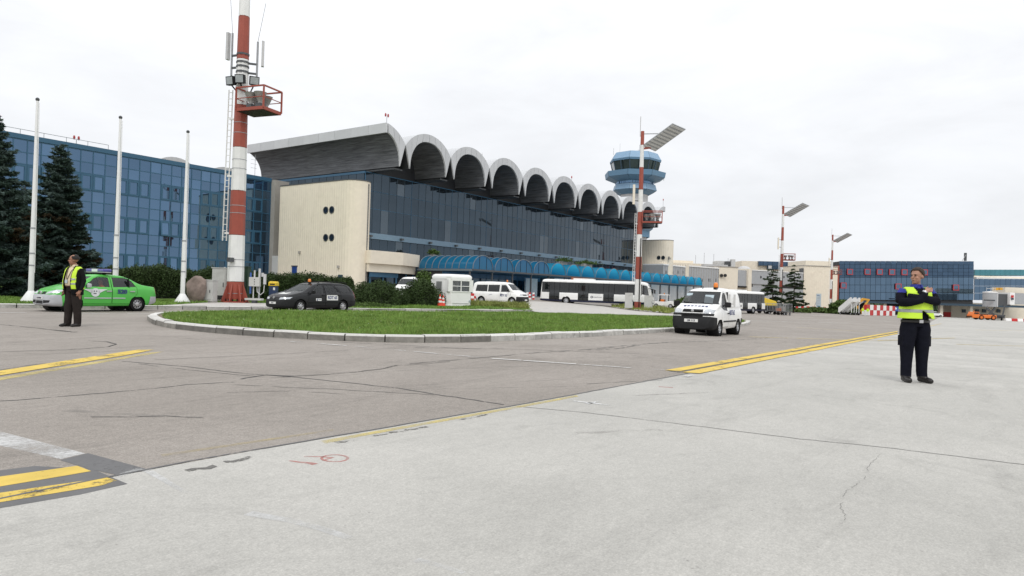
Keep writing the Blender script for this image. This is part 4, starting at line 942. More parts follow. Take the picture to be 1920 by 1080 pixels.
def antenna(t, side, z0, z1, rad, off=.75, panel=True):
    x = np.array(side); zz = np.array([0, 0, 1.]); zm = (z0+z1)/2; p = x*(rad(zm)+off)
    MB().tube([p+zz*z0, p+zz*z1], .055, 8).build('antenna_pole', 'galv', t, world=False); MB().tube([p+zz*z1, p+zz*(z1+2.1)-x*.0+x*.35*(1 if x@RT0 > 0 else .7)], .014, 5).build('whip', 'galv', t, world=False)
    for z in (z0+.4, z1-1.2): MB().bar(x*rad(z)*.7+zz*z, p+zz*z, .09).build('antenna_arm', 'steel_dark', t, world=False); MB().lathe([(rad(z)+.03, z-.05), (rad(z)+.03, z+.05)], 8).build('clamp_ring', 'steel_dark', t, world=False)
    if panel:
        q = p+x*.28; MB().obox(q+zz*(zm+.45), x*.07, np.array([-x[1], x[0], 0])*.11, zz*(z1-z0)*.32).build('panel_antenna', 'tower_white', t, world=False)
# --- the big mast on the left
P1 = G(440, 572.5); P1 = np.array([P1[0], P1[1], gz(P1[0], P1[1])+.15])
m1 = thing('lamp_mast', tuple(P1), 'tall thick red and white banded mast with antennas beside grey cabinets', 'mast', group='lamp masts')
rad1 = lambda z: .43-.20*z/20
zs = mast_bands(m1, P1, [562, 528, 441, 358, 277, 198, 112, 32, -60], True, rad1)
MB().lathe([(.72, .0), (.72, .05), (.45, .08)], 8, a0=R(22.5)+TH).build('base_plate', 'mast_red', m1, world=False)
for k in range(8):
    a = R(45*k)+TH; d = np.array([math.cos(a), math.sin(a), 0]); n = np.array([-d[1], d[0], 0]); q = [d*.38, d*.70, d*.70+ZV*.12, d*.42+ZV*.95]
    MB().slab([p-n*.03+ZV*.02 for p in q], n, .06).build('gusset', 'mast_red', m1, world=False)
for k in range(16): a = R(22.5*k+11)+TH; MB().lathe([(.03, .02), (.03, .2), (0, .2)], 6, (.54*math.cos(a), .54*math.sin(a), 0)).build('anchor_bolt', 'black', m1, world=False)
for y in (550, 500, 487, 400, 386, 317, 250, 231, 300): z = zat(P1, y)-P1[2]; MB().lathe([(rad1(z)+.012, z-.015), (rad1(z)+.012, z+.015)], 8, a0=R(22.5)+TH).build('strap', 'galv', m1, world=False)
zpl = zat(P1, 212)-P1[2]; basket(m1, RT0*.93-FWD0*.36, zpl, 1.8, 1.35, 1.12, 4)
ladder(m1, -RT0, zat(P1, 452)-P1[2], zpl+1.2, rad1)
antenna(m1, -RT0*.9+FWD0*.3, zat(P1, 140)-P1[2], zat(P1, 60)-P1[2], rad1, .45); antenna(m1, RT0*.9+FWD0*.3, zat(P1, 150)-P1[2], zat(P1, 75)-P1[2], rad1, .45)
for k, (a, zz) in enumerate(((-.35, 158), (.12, 154), (.85, 157))):
    p = RT0*a-FWD0*.55+ZV*(zat(P1, zz)-P1[2]); d = -FWD0*.9+RT0*(a-.2)*.7; d = d/np.linalg.norm(d)+ZV*-.15; d = d/np.linalg.norm(d); sx_ = np.cross(d, ZV); sx_ = sx_/np.linalg.norm(sx_); up_ = np.cross(sx_, d)
    hd = MB().obox(p, sx_*.24, d*.12, up_*.22).build('floodlight', 'black', m1, world=False); MB().obox(p+d*.121, sx_*.2, d*.004, up_*.18).build('lens', 'lamp_glass', hd, world=False); MB().bar(p-up_*.2, RT0*a*.5+ZV*(p[2]-.5), .05).build('lamp_arm', 'black', m1, world=False)
MB().box(-.62, -.35, -.35, -.1, zat(P1, 492)-P1[2], zat(P1, 484)-P1[2]).build('junction_box', 'steel_dark', m1, world=False)
# --- three slimmer masts with slanted lamp arrays
def slim_mast(P, y0, y1, nb_, lab, arr=True, ant=True, detail=True, plat=.49):
    t = thing('lamp_mast', tuple(P), lab, 'mast', group='lamp masts'); zt = zat(P, y1)-P[2]; rad = lambda z: .36-.17*z/zt
    red = True; hs = np.linspace(0, zt, nb_+1); hs = np.concatenate([[0], hs[1:]-hs[1]*.62, [zt]])
    for a, b in zip(hs[:-1], hs[1:]): MB().loft([octring((0, 0), rad(a), a+.01), octring((0, 0), rad(b), b-.01)]).build('band', 'mast_red' if red else 'mast_white', t, world=False); red = not red
    MB().lathe([(.55, 0), (.55, .08), (.4, .1)], 8).build('base_plate', 'mast_red', t, world=False)
    o = RT0*.25+ZV*(zt-1.7); lx = RT0*2.7+ZV*1.95-FWD0*2.3; sy_ = RT0*1.55-ZV*.42+FWD0*.6
    nrm = np.cross(lx, sy_); nrm = nrm/np.linalg.norm(nrm)
    c = o+lx*.5+sy_*.35
    fr = MB().slab([c-lx*.5-sy_*.5, c+lx*.5-sy_*.5, c+lx*.5+sy_*.5, c-lx*.5+sy_*.5], nrm, .12).build('lamp_array', 'corridor_grey', t, world=False)
    for i in range(9):
        q = c+lx*(-.44+.11*i)
        for sd in (-1, 1): MB().obox(q+nrm*(.06+.09*sd), lx*.030, sy_*.46, nrm*.03).build('lamp_row', 'light_grey', fr, world=False)
    MB().bar(ZV*(zt-.3), c+lx*.2, .08).build('stay', 'galv', t, world=False); MB().bar(ZV*(zt-1.9)+RT0*.1, c-lx*.45, .2).build('bracket', 'mast_red', t, world=False)
    MB().tube([RT0*-.25+ZV*(zt-.6), RT0*-.25+ZV*(zt+1.6)], .045, 6).build('whip', 'tower_white', t, world=False)
    zb = zt*plat; basket(t, RT0*.98-FWD0*.2, zb, 2.1, 1.1, 1.2, 3)
    ladder(t, -RT0, 3.0, zb+1, rad, .3)
    q = -RT0*.75; MB().obox(q+ZV*zt*.645, RT0*.12, FWD0*.1, ZV*zt*.055).build('panel_antenna', 'beige_plain', t, world=False)
    MB().bar(ZV*zt*.61, q+ZV*zt*.61, .08).build('antenna_arm', 'steel_dark', t, world=False); MB().bar(ZV*zt*.68, q+ZV*zt*.68, .08).build('antenna_arm', 'steel_dark', t, world=False)
    MB().tube([RT0*.1-FWD0*.4+ZV*.2, RT0*.1-FWD0*.4+ZV*zt*.4], .06, 6).build('cable', 'black', t, world=False)
    return t
for (x, y, yt, nb_, lab) in ((1195, 577, 246, 8, 'slim red and white lamp mast with slanted light array in front of the long bus'), (1463, 585, 386, 8, 'slim banded lamp mast standing between the two small conifers')):
    P = D(x, y, 75) if x < 1200 else G(x, y); slim_mast(np.array([P[0], P[1], gz(P[0], P[1])]), y, yt, nb_, lab)
P = D(1557.5, 578, 180); slim_mast(np.array([P[0], P[1], gz(P[0], P[1])]), 578, 440, 8, 'slim banded lamp mast in front of the plain cream block')
# ================================================================= flagpoles
for x, y, yt, lab in ((57, 571.5, 184, 'white flagpole nearest the left edge'), (214, 572.5, 218, 'white flagpole rising behind the green car roof'), (341.5, 573.5, 245, 'white flagpole beside the boulder and grey cabinets')):
    P = G(x, y); P[2] = gz(P[0], P[1])+.14; t = thing('flagpole', tuple(P), lab, 'flagpole', group='white flagpoles'); h = zat(P, yt)-P[2]
    MB().lathe([(.36, 0), (.36, .05), (.13, .42), (.11, .45)], 12).build('base_cone', 'pole_white', t, 40, world=False)
    MB().lathe([(.105, .4), (.095, h*.36)], 12).build('lower_tube', 'pole_white', t, 40, world=False); MB().lathe([(.085, h*.36), (.05, h-.12)], 12).build('upper_tube', 'pole_white', t, 40, world=False)
    MB().lathe([(.05, h-.12), (.075, h-.08), (.075, h-.02), (.03, h+.02), (0, h+.03)], 12).build('finial', 'steel_dark', t, 40, world=False)
    for z in (h*.36, 1.5, 2.0): MB().lathe([(.11, z-.03), (.11, z+.03)], 12).build('collar', 'galv', t, world=False)
    MB().tube([(.13*RT0[0], .13*RT0[1], 1.2), (.09*RT0[0], .09*RT0[1], h-.2)], .012, 5).build('halyard', 'pole_white', t, world=False)
# ================================================================= vehicles
def smooth_tab(tab, xs, k=2):
    y = np.interp(xs, [a for a, b in tab], [b for a, b in tab])
    for _ in range(k):
        z = y.copy(); z[1:-1] = .25*y[:-2]+.5*y[1:-1]+.25*y[2:]; y = z
    return y
def shell(Lg, top, belt, bot, wid, th, x0, n=84, crown=.03, rc=.09, sm=2):   # closed body skin, local x forward
    xs = Lg*(.5-.5*np.cos(np.linspace(0, math.pi, n)))*.35+np.linspace(0, Lg, n)*.65
    T, B, Z, W = smooth_tab(top, xs, sm), smooth_tab(belt, xs, sm), smooth_tab(bot, xs, sm), smooth_tab(wid, xs, sm)
    rings = []
    for x, t, b, z, w in zip(xs, T, B, Z, W):
        b = min(b, t-.03); h = b-z; g = t-b; wr = max(w*.94-th*g, w*.35); c = min(rc, g*.45)
        half = [(0, z), (w*.75, z), (w*.92, z+.02), (w*.975, z+.09*h+.02), (w*.995, z+.28*h), (w, z+.5*h), (w*.995, z+.72*h), (w*.985, z+.88*h), (w*.96, z+.97*h), (w*.94, b)]
        for f in (.2, .4, .6, .8): half.append((w*.94+(wr-w*.94)*f*(1-c/max(g, .01)), b+(g-c)*f))
        half += [(wr, t-c), (wr-.25*c, t-.45*c), (wr-.7*c, t-.12*c), (wr-1.3*c if wr > 1.6*c else wr*.4, t+.005), (wr*.45, t+crown*.75), (0, t+crown)]
        rings.append([(x-x0, y, zz) for y, zz in half]+[(x-x0, -y, zz) for y, zz in half[-2:0:-1]])
    mb = MB().loft(rings, caps=True); bm = bmesh.new(); me = mb.mesh('t', None); bm.from_mesh(me); bpy.data.meshes.remove(me)
    return bm
def pip(poly, x, y):
    r = False; n = len(poly); j = n-1
    for i in range(n):
        xi, yi = poly[i]; xj, yj = poly[j]
        if ((yi > y) != (yj > y)) and x < (xj-xi)*(y-yi)/(yj-yi+1e-12)+xi: r = not r
        j = i
    return r
AX = {'y': (0, 2), 'x': (1, 2), 'z': (0, 1)}
def carve(bm, axis, poly, cond=lambda c, n: True):
    a, b = AX[axis]; lo = (min(p[0] for p in poly)-.02, min(p[1] for p in poly)-.02); hi = (max(p[0] for p in poly)+.02, max(p[1] for p in poly)+.02)
    for i in range(len(poly)):
        p, q = poly[i], poly[(i+1) % len(poly)]; d = (q[0]-p[0], q[1]-p[1]); Ld = math.hypot(*d)
        if Ld < 1e-6: continue
        co = [0, 0, 0]; co[a], co[b] = p; no = [0, 0, 0]; no[a], no[b] = -d[1]/Ld, d[0]/Ld
        fs = []
        for f in bm.faces:
            c = f.calc_center_median()
            if not cond(c, f.normal): continue
            aa = [v.co[a] for v in f.verts]; bb = [v.co[b] for v in f.verts]
            if max(aa) < lo[0] or min(aa) > hi[0] or max(bb) < lo[1] or min(bb) > hi[1]: continue
            fs.append(f)
        if not fs: return []
        es = {e for f in fs for e in f.edges}; vs_ = {v for f in fs for v in f.verts}
        bmesh.ops.bisect_plane(bm, geom=fs+list(es)+list(vs_), plane_co=co, plane_no=no, dist=1e-5)
    out = []
    for f in bm.faces:
        c = f.calc_center_median()
        if cond(c, f.normal) and pip(poly, c[a], c[b]): out.append(f)
    return out
def take(bm, faces, name, mat, parent, off=0., smooth=40, label=None):
    if not faces: return None
    vm = {}; V = []; F = []
    for f in faces:
        idx = []
        for v in f.verts:
            if v not in vm: vm[v] = len(V); V.append(v.co+v.normal*off)
            idx.append(vm[v])
        F.append(tuple(idx))
    bmesh.ops.delete(bm, geom=faces, context='FACES')
    o = MB().add(V, F).build(name, mat, parent, smooth, world=False, fix=False)
    if label: o['label'] = label
    return o
def finish(bm, name, mat, parent, smooth=35):
    me = bpy.data.meshes.new(name); bm.to_mesh(me); bm.free(); me.materials.append(MAT[mat])
    for p in me.polygons: p.use_smooth = True
    me.set_sharp_from_angle(angle=R(smooth)); return link(name, me, parent)
def circle(cx, cz, r, n=18, a0=0, a1=2*math.pi): return [(cx+r*math.cos(t), cz+r*math.sin(t)) for t in np.linspace(a0, a1, n, endpoint=(a1-a0 < 6.2))]
def shrink(poly, d):
    c = np.mean(np.array(poly), axis=0); out = []
    n = len(poly)
    for i in range(n):
        p0, p, p1 = np.array(poly[i-1]), np.array(poly[i]), np.array(poly[(i+1) % n])
        e0 = (p-p0)/np.linalg.norm(p-p0); e1 = (p1-p)/np.linalg.norm(p1-p); n0 = np.array([-e0[1], e0[0]]); n1 = np.array([-e1[1], e1[0]])
        if (c-p)@n0 < 0: n0 = -n0
        if (c-p)@n1 < 0: n1 = -n1
        b = n0+n1; b = b/max(.3, np.linalg.norm(b)); k = d/max(.35, b@n0); out.append(tuple(p+b*k))
    return out
def wheel(parent, x, y, r, w, rimmat='silver', slots=8, style='holes'):
    s = 1 if y > 0 else -1
    t = MB().lathe([(r*.62, -w/2), (r*.9, -w/2), (r*.985, -w*.38), (r, -w*.2), (r, w*.2), (r*.985, w*.38), (r*.9, w/2), (r*.62, w/2)], 28, (0, 0, 0), 'y').build('wheel', 'rubber', parent, 40, world=False)
    t.location = (x, y, r)
    rm = MB().lathe([(r*.64, s*(w/2-.005)), (r*.60, s*(w/2-.005)), (r*.56, s*(w/2-.035)), (r*.25, s*(w/2-.015)), (0, s*(w/2-.01))], 24, (0, 0, 0), 'y').build('rim', rimmat, t, 40, world=False)
    sl = MB()
    for k in range(slots):
        a = 2*math.pi*k/slots; yy = s*(w/2-.012)
        if style == 'holes': sl.lathe([(0, yy+s*.01), (r*.10, yy+s*.01)], 8, (r*.44*math.cos(a), 0, r*.44*math.sin(a)), 'y')
        else:
            q = [(r*.24, -.10), (r*.54, -.21), (r*.54, .21), (r*.24, .10)]
            sl.add([(c*math.cos(a+d), yy+s*.006, c*math.sin(a+d)) for c, d in q], [(0, 1, 2, 3)])
    sl.build('rim_slots', 'slot', t, world=False); MB().lathe([(r*.6, -s*w/2), (0, -s*w/2)], 16, (0, 0, 0), 'y').build('hub', 'black', t, world=False)
    return t
def arches(bm, root, wheels, w, ra):
    for x, r in wheels:
        for s in (1, -1):
            cut = carve(bm, 'y', circle(x, r, ra), lambda c, n, s=s: c.y*s > w*.45 and c.z < r+ra+.02); bmesh.ops.delete(bm, geom=cut, context='FACES')
            MB().lathe([(ra+.004, s*w*.975), (ra+.004, s*w*.5), (0, s*w*.5)], 20, (x, 0, r), 'y').build('wheel_arch', 'black', root, 40, world=False)
def seats(root, xs, z, w):
    for x in xs:
        for y in (-w, w):
            MB().box(x-.25, x+.25, y-.24, y+.24, z, z+.16).build('seat', 'interior', root, world=False, bevel=.03); MB().obox((x-.27, y, z+.42), (.06, 0, .02), (0, .23, 0), (-.06, 0, .34)).build('seat_back', 'interior', root, world=False, bevel=.03); MB().obox((x-.33, y, z+.83), (.05, 0, 0), (0, .12, 0), (0, 0, .08)).build('headrest', 'interior', root, world=False, bevel=.02)
def side(s): return lambda c, n: c.y*s > .25 and n.y*s > .25
def mirror(root, x, y, z, mat, s=1.):
    for sg in (1, -1):
        o = MB().loft([[(dx*.6+.5*k*.05, sg*dy, dz) for dx, dy, dz in [(k2*.07*s, (y+.02+.17*s*t), z+(.09*s*c_)) for k2, t, c_ in ((-1, .1, -1), (1, .1, -1), (1, .1, 1), (-1, .1, 1))]] for k in (0,)]+[[(dx, sg*dy, dz) for dx, dy, dz in [(k2*.06*s, y+.02+.2*s, z+.075*s*c_) for k2, c_ in ((-1, -1), (1, -1), (1, 1), (-1, 1))]]]).build('door_mirror', mat, root, world=False, bevel=.03)
        o.location.x = x
        MB().bar((x, sg*(y-.05), z-.05), (x, sg*(y+.08), z-.03), .05).build('mirror_arm', 'black', root, world=False)
def beacon(root, x, y, z, r=.07, h=.18):
    b = MB().lathe([(r*1.1, 0), (r*1.1, .05), (r*.9, .06)], 14, (x, y, z)).build('beacon_base', 'black', root, 40, world=False)
    MB().lathe([(r, .05), (r*1.05, .09), (r*.98, h*.8), (r*.7, h), (0, h*1.02)], 14, (x, y, z)).build('beacon_lens', 'amber', root, 40, world=False)
def plate(root, x, z, tx, w=.5, s=1, tilt=0, y=0):
    p = MB().obox((x, y, z), (.012, 0, 0), (0, w/2, 0), (0, 0, w*.11)).build('number_plate', 'plate', root, world=False)
    if tx: text('plate_text', tx, w*.19, 'ink', p, (x+s*.014, y, z), (R(90), 0, R(90) if s > 0 else R(-90)), bold=.004)
def door(bm, root, poly, s, mat, handle=None, hmat=None):
    bmesh.ops.recalc_face_normals(bm, faces=bm.faces)
    cut = carve(bm, 'y', poly, side(s)); inner = carve(bm, 'y', shrink(poly, .012), side(s))
    o = take(bm, inner, 'door', mat, root); rest = [f for f in carve(bm, 'y', poly, side(s))]
    bmesh.ops.delete(bm, geom=rest, context='FACES')
    if handle and o: MB().box(handle[0]-.10, handle[0]+.10, s*handle[2]-.015, s*handle[2]+.025 if s > 0 else s*handle[2]+.015, handle[1]-.022, handle[1]+.022).build('handle', hmat or mat, o, world=False)
    return o

# ---------------- green saloon with a light bar
def green_car(u, v, h):
    t = thing('security_car', (u, v, gz(u, v)+.008), 'bright green saloon car with blue light bar and 520 on its door', 'car', h); X = 2.135
    bm = shell(4.17, [(0, .55), (.03, .86), (.08, .98), (.5, 1.03), (.72, 1.07), (1.1, 1.29), (1.4, 1.40), (1.9, 1.44), (2.4, 1.415), (2.62, 1.35), (3.22, 1.01), (3.4, .96), (3.85, .83), (4.05, .73), (4.14, .6), (4.17, .45)],
               [(0, .5), (.06, .90), (.6, .97), (1.2, .94), (3.2, .90), (3.8, .76), (4.1, .62), (4.17, .42)], [(0, .34), (.3, .26), (.6, .21), (3.6, .19), (4.0, .20), (4.17, .26)],
               [(0, .60), (.08, .73), (.3, .80), (.9, .82), (3.3, .82), (3.8, .77), (4.03, .68), (4.13, .58), (4.17, .46)], .40, X)
    fa, ra = 3.37-X, .90-X
    arches(bm, t, ((fa, .29), (ra, .29)), .82, .335); bmesh.ops.recalc_face_normals(bm, faces=bm.faces)
    for s in (1, -1):
        take(bm, carve(bm, 'y', [(2.98-X, .965), (2.02-X, .955), (2.02-X, 1.335), (2.34-X, 1.345), (2.56-X, 1.29)], side(s)), 'front_side_window', 'car_glass', t, -.012)
        take(bm, carve(bm, 'y', [(1.88-X, .955), (.98-X, .985), (1.08-X, 1.2), (1.30-X, 1.325), (1.88-X, 1.34)], side(s)), 'rear_side_window', 'car_glass_dark', t, -.012)
        MB().obox((1.27-X, s*.735, 1.13), (.012, 0, 0), (0, .06, 0), (.02, 0, .17)).build('window_bar', 'black', t, world=False)
    take(bm, carve(bm, 'x', [(-.62, 1.0), (.62, 1.0), (.50, 1.355), (-.50, 1.355)], lambda c, n: 2.4-X < c.x < 3.3-X and n.x > .2), 'windscreen', 'screen_glass', t, -.012)
    take(bm, carve(bm, 'x', [(-.56, 1.07), (.56, 1.07), (.44, 1.35), (-.44, 1.35)], lambda c, n: c.x < 1.5-X and n.x < -.15), 'rear_window', 'car_glass_dark', t, -.012)
    fr = lambda c, n: c.x > 3.6-X and n.x > .1
    for s in (1, -1):
        take(bm, carve(bm, 'x', [(s*.30, .64), (s*.72, .70), (s*.74, .82), (s*.60, .82), (s*.34, .72)], lambda c, n: c.x > 3.4-X and n.x > -.1), 'headlight', 'headlamp', t, .004)
        take(bm, carve(bm, 'x', [(s*.04, .64), (s*.27, .64), (s*.27, .74), (s*.04, .74)], fr), 'grille', 'slot', t, -.01)
        take(bm, carve(bm, 'x', [(s*.26, .30), (s*.56, .33), (s*.60, .42), (s*.26, .42)], fr), 'fog_lamp_recess', 'slot', t, -.015)
    take(bm, carve(bm, 'x', [(-.24, .28), (.24, .28), (.22, .40), (-.22, .40)], fr), 'air_intake', 'slot', t, -.015)
    for s in (1, -1):
        take(bm, carve(bm, 'y', [(-.1-X, .72), (.10-X, .72), (.14-X, .98), (-.1-X, .98)], lambda c, n, s=s: c.y*s > .35), 'tail_light', 'tail_red', t, .003)
    take(bm, carve(bm, 'y', [(3.72-X, .1), (4.3-X, .1), (4.3-X, .63), (3.80-X, .63)]), 'front_bumper', 'bumper_silver', t, .006)
    take(bm, carve(bm, 'y', [(-.2-X, .1), (.44-X, .1), (.36-X, .60), (-.2-X, .60)]), 'rear_bumper', 'bumper_silver', t, .006)
    for s in (1, -1):
        door(bm, t, [(3.06-X, .30), (1.96-X, .30), (1.94-X, .94), (1.96-X, 1.375), (2.38-X, 1.375), (3.06-X, .96)], s, 'car_green', (2.08-X, .80, .825), 'silver')
        door(bm, t, [(1.94-X, .30), (1.22-X, .30), (.92-X, .72), (.93-X, .96), (1.26-X, 1.36), (1.94-X, 1.375)], s, 'car_green', (1.14-X, .80, .825), 'silver')
        MB().box(1.98-X, 3.02-X, s*.81, s*.835, .50, .545).build('side_moulding', 'bumper_silver', t, world=False, bevel=.008); MB().box(1.42-X, 1.92-X, s*.81, s*.835, .50, .545).build('side_moulding', 'bumper_silver', t, world=False, bevel=.008)
        rz = 0 if s < 0 else R(180)
        text('door_number', '520', .22, 'ink_blue', t, (1.55-X, s*.832, .78), (R(90), 0, rz), bold=.012, sx=1.15)
        em = MB().lathe([(0, s*.834), (.165, s*.834), (.165, s*.825)], 24, (2.60-X, 0, .74), 'y').build('winged_emblem', 'badge_white', t, world=False)
        for q in (1, -1): MB().slab([(2.60-X+q*.12, s*.828, .70), (2.60-X+q*.30, s*.828, .80), (2.60-X+q*.46, s*.828, .87), (2.60-X+q*.12, s*.828, .87)], (0, s, 0), .006).build('wing', 'badge_white', em, world=False)
        for (dx, dz) in ((-.04, .05), (.05, .05), (-.01, -.04), (.05, -.04)): MB().box(2.60-X+dx-.022, 2.60-X+dx+.022, s*.835-.002, s*.835+.002, .74+dz-.02, .74+dz+.02).build('emblem_mark', 'ink', em, world=False)
        wheel(t, fa, s*.71, .29, .17, 'silver', 9, 'spokes'); wheel(t, ra, s*.71, .29, .17, 'silver', 9, 'spokes')
    MB().lathe([(0, 0), (.05, 0), (.06, -.02)], 12, (4.15-X, 0, .70), 'x').build('badge', 'silver', t, world=False); plate(t, 4.18-X, .50, 'B 38 BMC', .42)
    seats(t, (2.25-X, 1.4-X), .36, .36); MB().box(.5-X, 3.6-X, -.52, .52, .20, .34).build('underbody', 'black', t, world=False); MB().box(3.0-X, 3.25-X, -.66, .66, .6, .92).build('dashboard', 'interior', t, world=False, bevel=.05)
    MB().lathe([(.17, 0), (.185, .012), (.17, .024)], 18, (0, 0, 0)).build('steering_wheel', 'black', t, world=False).location = (2.82-X, .36, .88)
    mirror(t, 2.90-X, .80, 1.0, 'bumper_silver', 1.0)
    MB().box(2.02-X, 2.1-X, -.45, .45, 1.46, 1.52).build('light_bar_bracket', 'black', t, world=False)
    for s in (1, -1): MB().box(1.98-X, 2.14-X, s*.38-.03, s*.38+.03, 1.42, 1.5).build('bar_foot', 'black', t, world=False)
    lb = MB().box(1.90-X, 2.20-X, -.62, .62, 1.52, 1.55).build('light_bar', 'bumper_silver', t, world=False)
    for s in (1, -1): MB().box(1.88-X, 2.22-X, min(s*.20, s*.62), max(s*.20, s*.62), 1.551, 1.665).build('blue_lens', 'lightbar_blue', lb, world=False, bevel=.03)
    MB().box(1.88-X, 2.22-X, -.198, .198, 1.551, 1.66).build('white_panel', 'badge_white', lb, world=False, bevel=.01)
    finish(bm, 'body', 'car_green', t); return t
GC = green_car(12.08, 27.2, R(185)); GC.scale = (.93, .93, .93)

# ---------------- black estate
def estate(u, v, h):
    t = thing('estate_car', (u, v, gz(u, v)+.008), 'black estate car with orange roof beacon and RDT 65 on its side', 'car', h); X = 2.315
    bm = shell(4.6, [(0, .55), (.03, .93), (.16, 1.12), (.42, 1.36), (.75, 1.44), (1.6, 1.47), (2.45, 1.43), (2.72, 1.36), (3.42, 1.0), (3.65, .945), (4.25, .81), (4.46, .71), (4.57, .58), (4.6, .45)],
               [(0, .5), (.06, .86), (.6, .95), (1.2, .94), (3.4, .90), (4.1, .77), (4.5, .62), (4.6, .42)], [(0, .34), (.3, .27), (.6, .22), (4.1, .2), (4.4, .21), (4.6, .27)],
               [(0, .66), (.08, .78), (.3, .85), (.9, .875), (3.6, .875), (4.15, .82), (4.42, .72), (4.55, .6), (4.6, .48)], .36, X)
    fa, ra = 3.65-X, .98-X
    arches(bm, t, ((fa, .30), (ra, .30)), .875, .35); bmesh.ops.recalc_face_normals(bm, faces=bm.faces)
    for s in (1, -1):
        take(bm, carve(bm, 'y', [(3.12-X, .965), (2.20-X, .955), (2.20-X, 1.36), (2.40-X, 1.365), (2.62-X, 1.30)], side(s)), 'front_side_window', 'car_glass', t, -.012)
        take(bm, carve(bm, 'y', [(2.10-X, .955), (1.22-X, .985), (1.42-X, 1.2), (1.62-X, 1.36), (2.10-X, 1.365)], side(s)), 'rear_side_window', 'car_glass', t, -.012)
        take(bm, carve(bm, 'y', [(1.02-X, 1.02), (.42-X, 1.04), (.52-X, 1.24), (.66-X, 1.35), (1.45-X, 1.365)], side(s)), 'load_bay_window', 'car_glass_dark', t, -.012)
    take(bm, carve(bm, 'x', [(-.66, 1.0), (.66, 1.0), (.53, 1.365), (-.53, 1.365)], lambda c, n: 2.5-X < c.x < 3.5-X and n.x > .2), 'windscreen', 'screen_glass', t, -.012)
    take(bm, carve(bm, 'x', [(-.6, 1.02), (.6, 1.02), (.5, 1.36), (-.5, 1.36)], lambda c, n: c.x < .8-X and n.x < -.15), 'tailgate_window', 'car_glass_dark', t, -.012)
    fr = lambda c, n: c.x > 4.0-X and n.x > .05
    for s in (1, -1):
        take(bm, carve(bm, 'x', [(s*.36, .60), (s*.78, .64), (s*.80, .73), (s*.40, .70)], lambda c, n: c.x > 3.9-X and n.x > -.1), 'headlight', 'headlamp', t, .004)
        take(bm, carve(bm, 'x', [(s*.05, .63), (s*.33, .63), (s*.33, .70), (s*.05, .72)], fr), 'grille', 'slot', t, -.01)
        take(bm, carve(bm, 'y', [(-.1-X, .70), (.12-X, .70), (.22-X, 1.1), (-.1-X, 1.1)], lambda c, n, s=s: c.y*s > .5), 'tail_light', 'tail_red', t, .003)
    take(bm, carve(bm, 'y', [(4.02-X, .1), (4.8-X, .1), (4.8-X, .585), (4.05-X, .585)]), 'front_bumper', 'bumper_grey', t, .012)
    take(bm, carve(bm, 'y', [(-.2-X, .1), (.50-X, .1), (.44-X, .58), (-.2-X, .58)]), 'rear_bumper', 'bumper_grey', t, .012)
    for s in (1, -1):
        door(bm, t, [(3.2-X, .32), (2.16-X, .32), (2.14-X, .94), (2.16-X, 1.4), (2.42-X, 1.4), (3.2-X, .965)], s, 'car_black', (2.28-X, .84, .875), 'black')
        door(bm, t, [(2.14-X, .32), (1.36-X, .32), (1.12-X, .70), (1.13-X, .96), (1.52-X, 1.385), (2.14-X, 1.4)], s, 'car_black', (1.30-X, .84, .875), 'black')
        MB().box(1.0-X, 3.3-X, s*.865, s*.89, .50, .55).build('side_moulding', 'bumper_grey', t, world=False, bevel=.008)
        pl = MB().box(1.36-X, 2.08-X, s*.878-.008, s*.878+.008, .60, .86).build('code_panel', 'plate', t, world=False); rz = 0 if s < 0 else R(180)
        text('code_text', 'RDT 65', .215, 'ink_blue', pl, (1.72-X, s*.888, .73), (R(90), 0, rz), bold=.006, sx=.86)
        p2 = MB().box(2.42-X, 2.76-X, s*.880-.008, s*.880+.008, .57, .69).build('logo_panel', 'plate', t, world=False)
        MB().slab([(2.66-X, s*.89, .58), (2.71-X, s*.89, .58), (2.68-X, s*.89, .68), (2.63-X, s*.89, .68)], (0, s, 0), .003).build('logo_mark', 'ink_blue', p2, world=False); MB().box(2.44-X, 2.60-X, s*.889-.002, s*.889+.002, .62, .645).build('logo_mark', 'ink_blue', p2, world=False)
        wheel(t, fa, s*.76, .30, .18, 'silver', 8); wheel(t, ra, s*.76, .30, .18, 'silver', 8)
        rr = MB().tube([(2.4-X, s*.52, 1.43), (2.3-X, s*.52, 1.51), (1.4-X, s*.54, 1.53), (.62-X, s*.54, 1.50), (.5-X, s*.54, 1.42)], .02, 6).build('roof_rail', 'black', t, world=False)
    MB().obox((4.57-X, 0, .69), (.01, 0, 0), (0, .035, .04), (0, -.02, .03)).build('badge', 'silver', t, world=False); plate(t, 4.62-X, .44, 'B 41', .46)
    MB().obox((3.95-X, 0, .905), (.16, 0, -.03), (0, .30, 0), (.002, 0, .004)).build('bonnet_label', 'plate', t, world=False)
    for y in (-.35, .15): MB().bar((3.42-X, y, 1.01), (3.2-X, y+.5, 1.10), .02).build('wiper', 'black', t, world=False)
    seats(t, (2.4-X, 1.5-X), .36, .38); MB().box(.6-X, 4.0-X, -.56, .56, .20, .34).build('underbody', 'black', t, world=False); MB().box(3.1-X, 3.35-X, -.7, .7, .6, .92).build('dashboard', 'interior', t, world=False, bevel=.05)
    mirror(t, 3.02-X, .86, 1.0, 'black', 1.05); beacon(t, 2.55-X, .1, 1.44, .075, .2); finish(bm, 'body', 'car_black', t); return t
estate(20.4, 25.3, R(181)).scale = (.90, .90, .90)

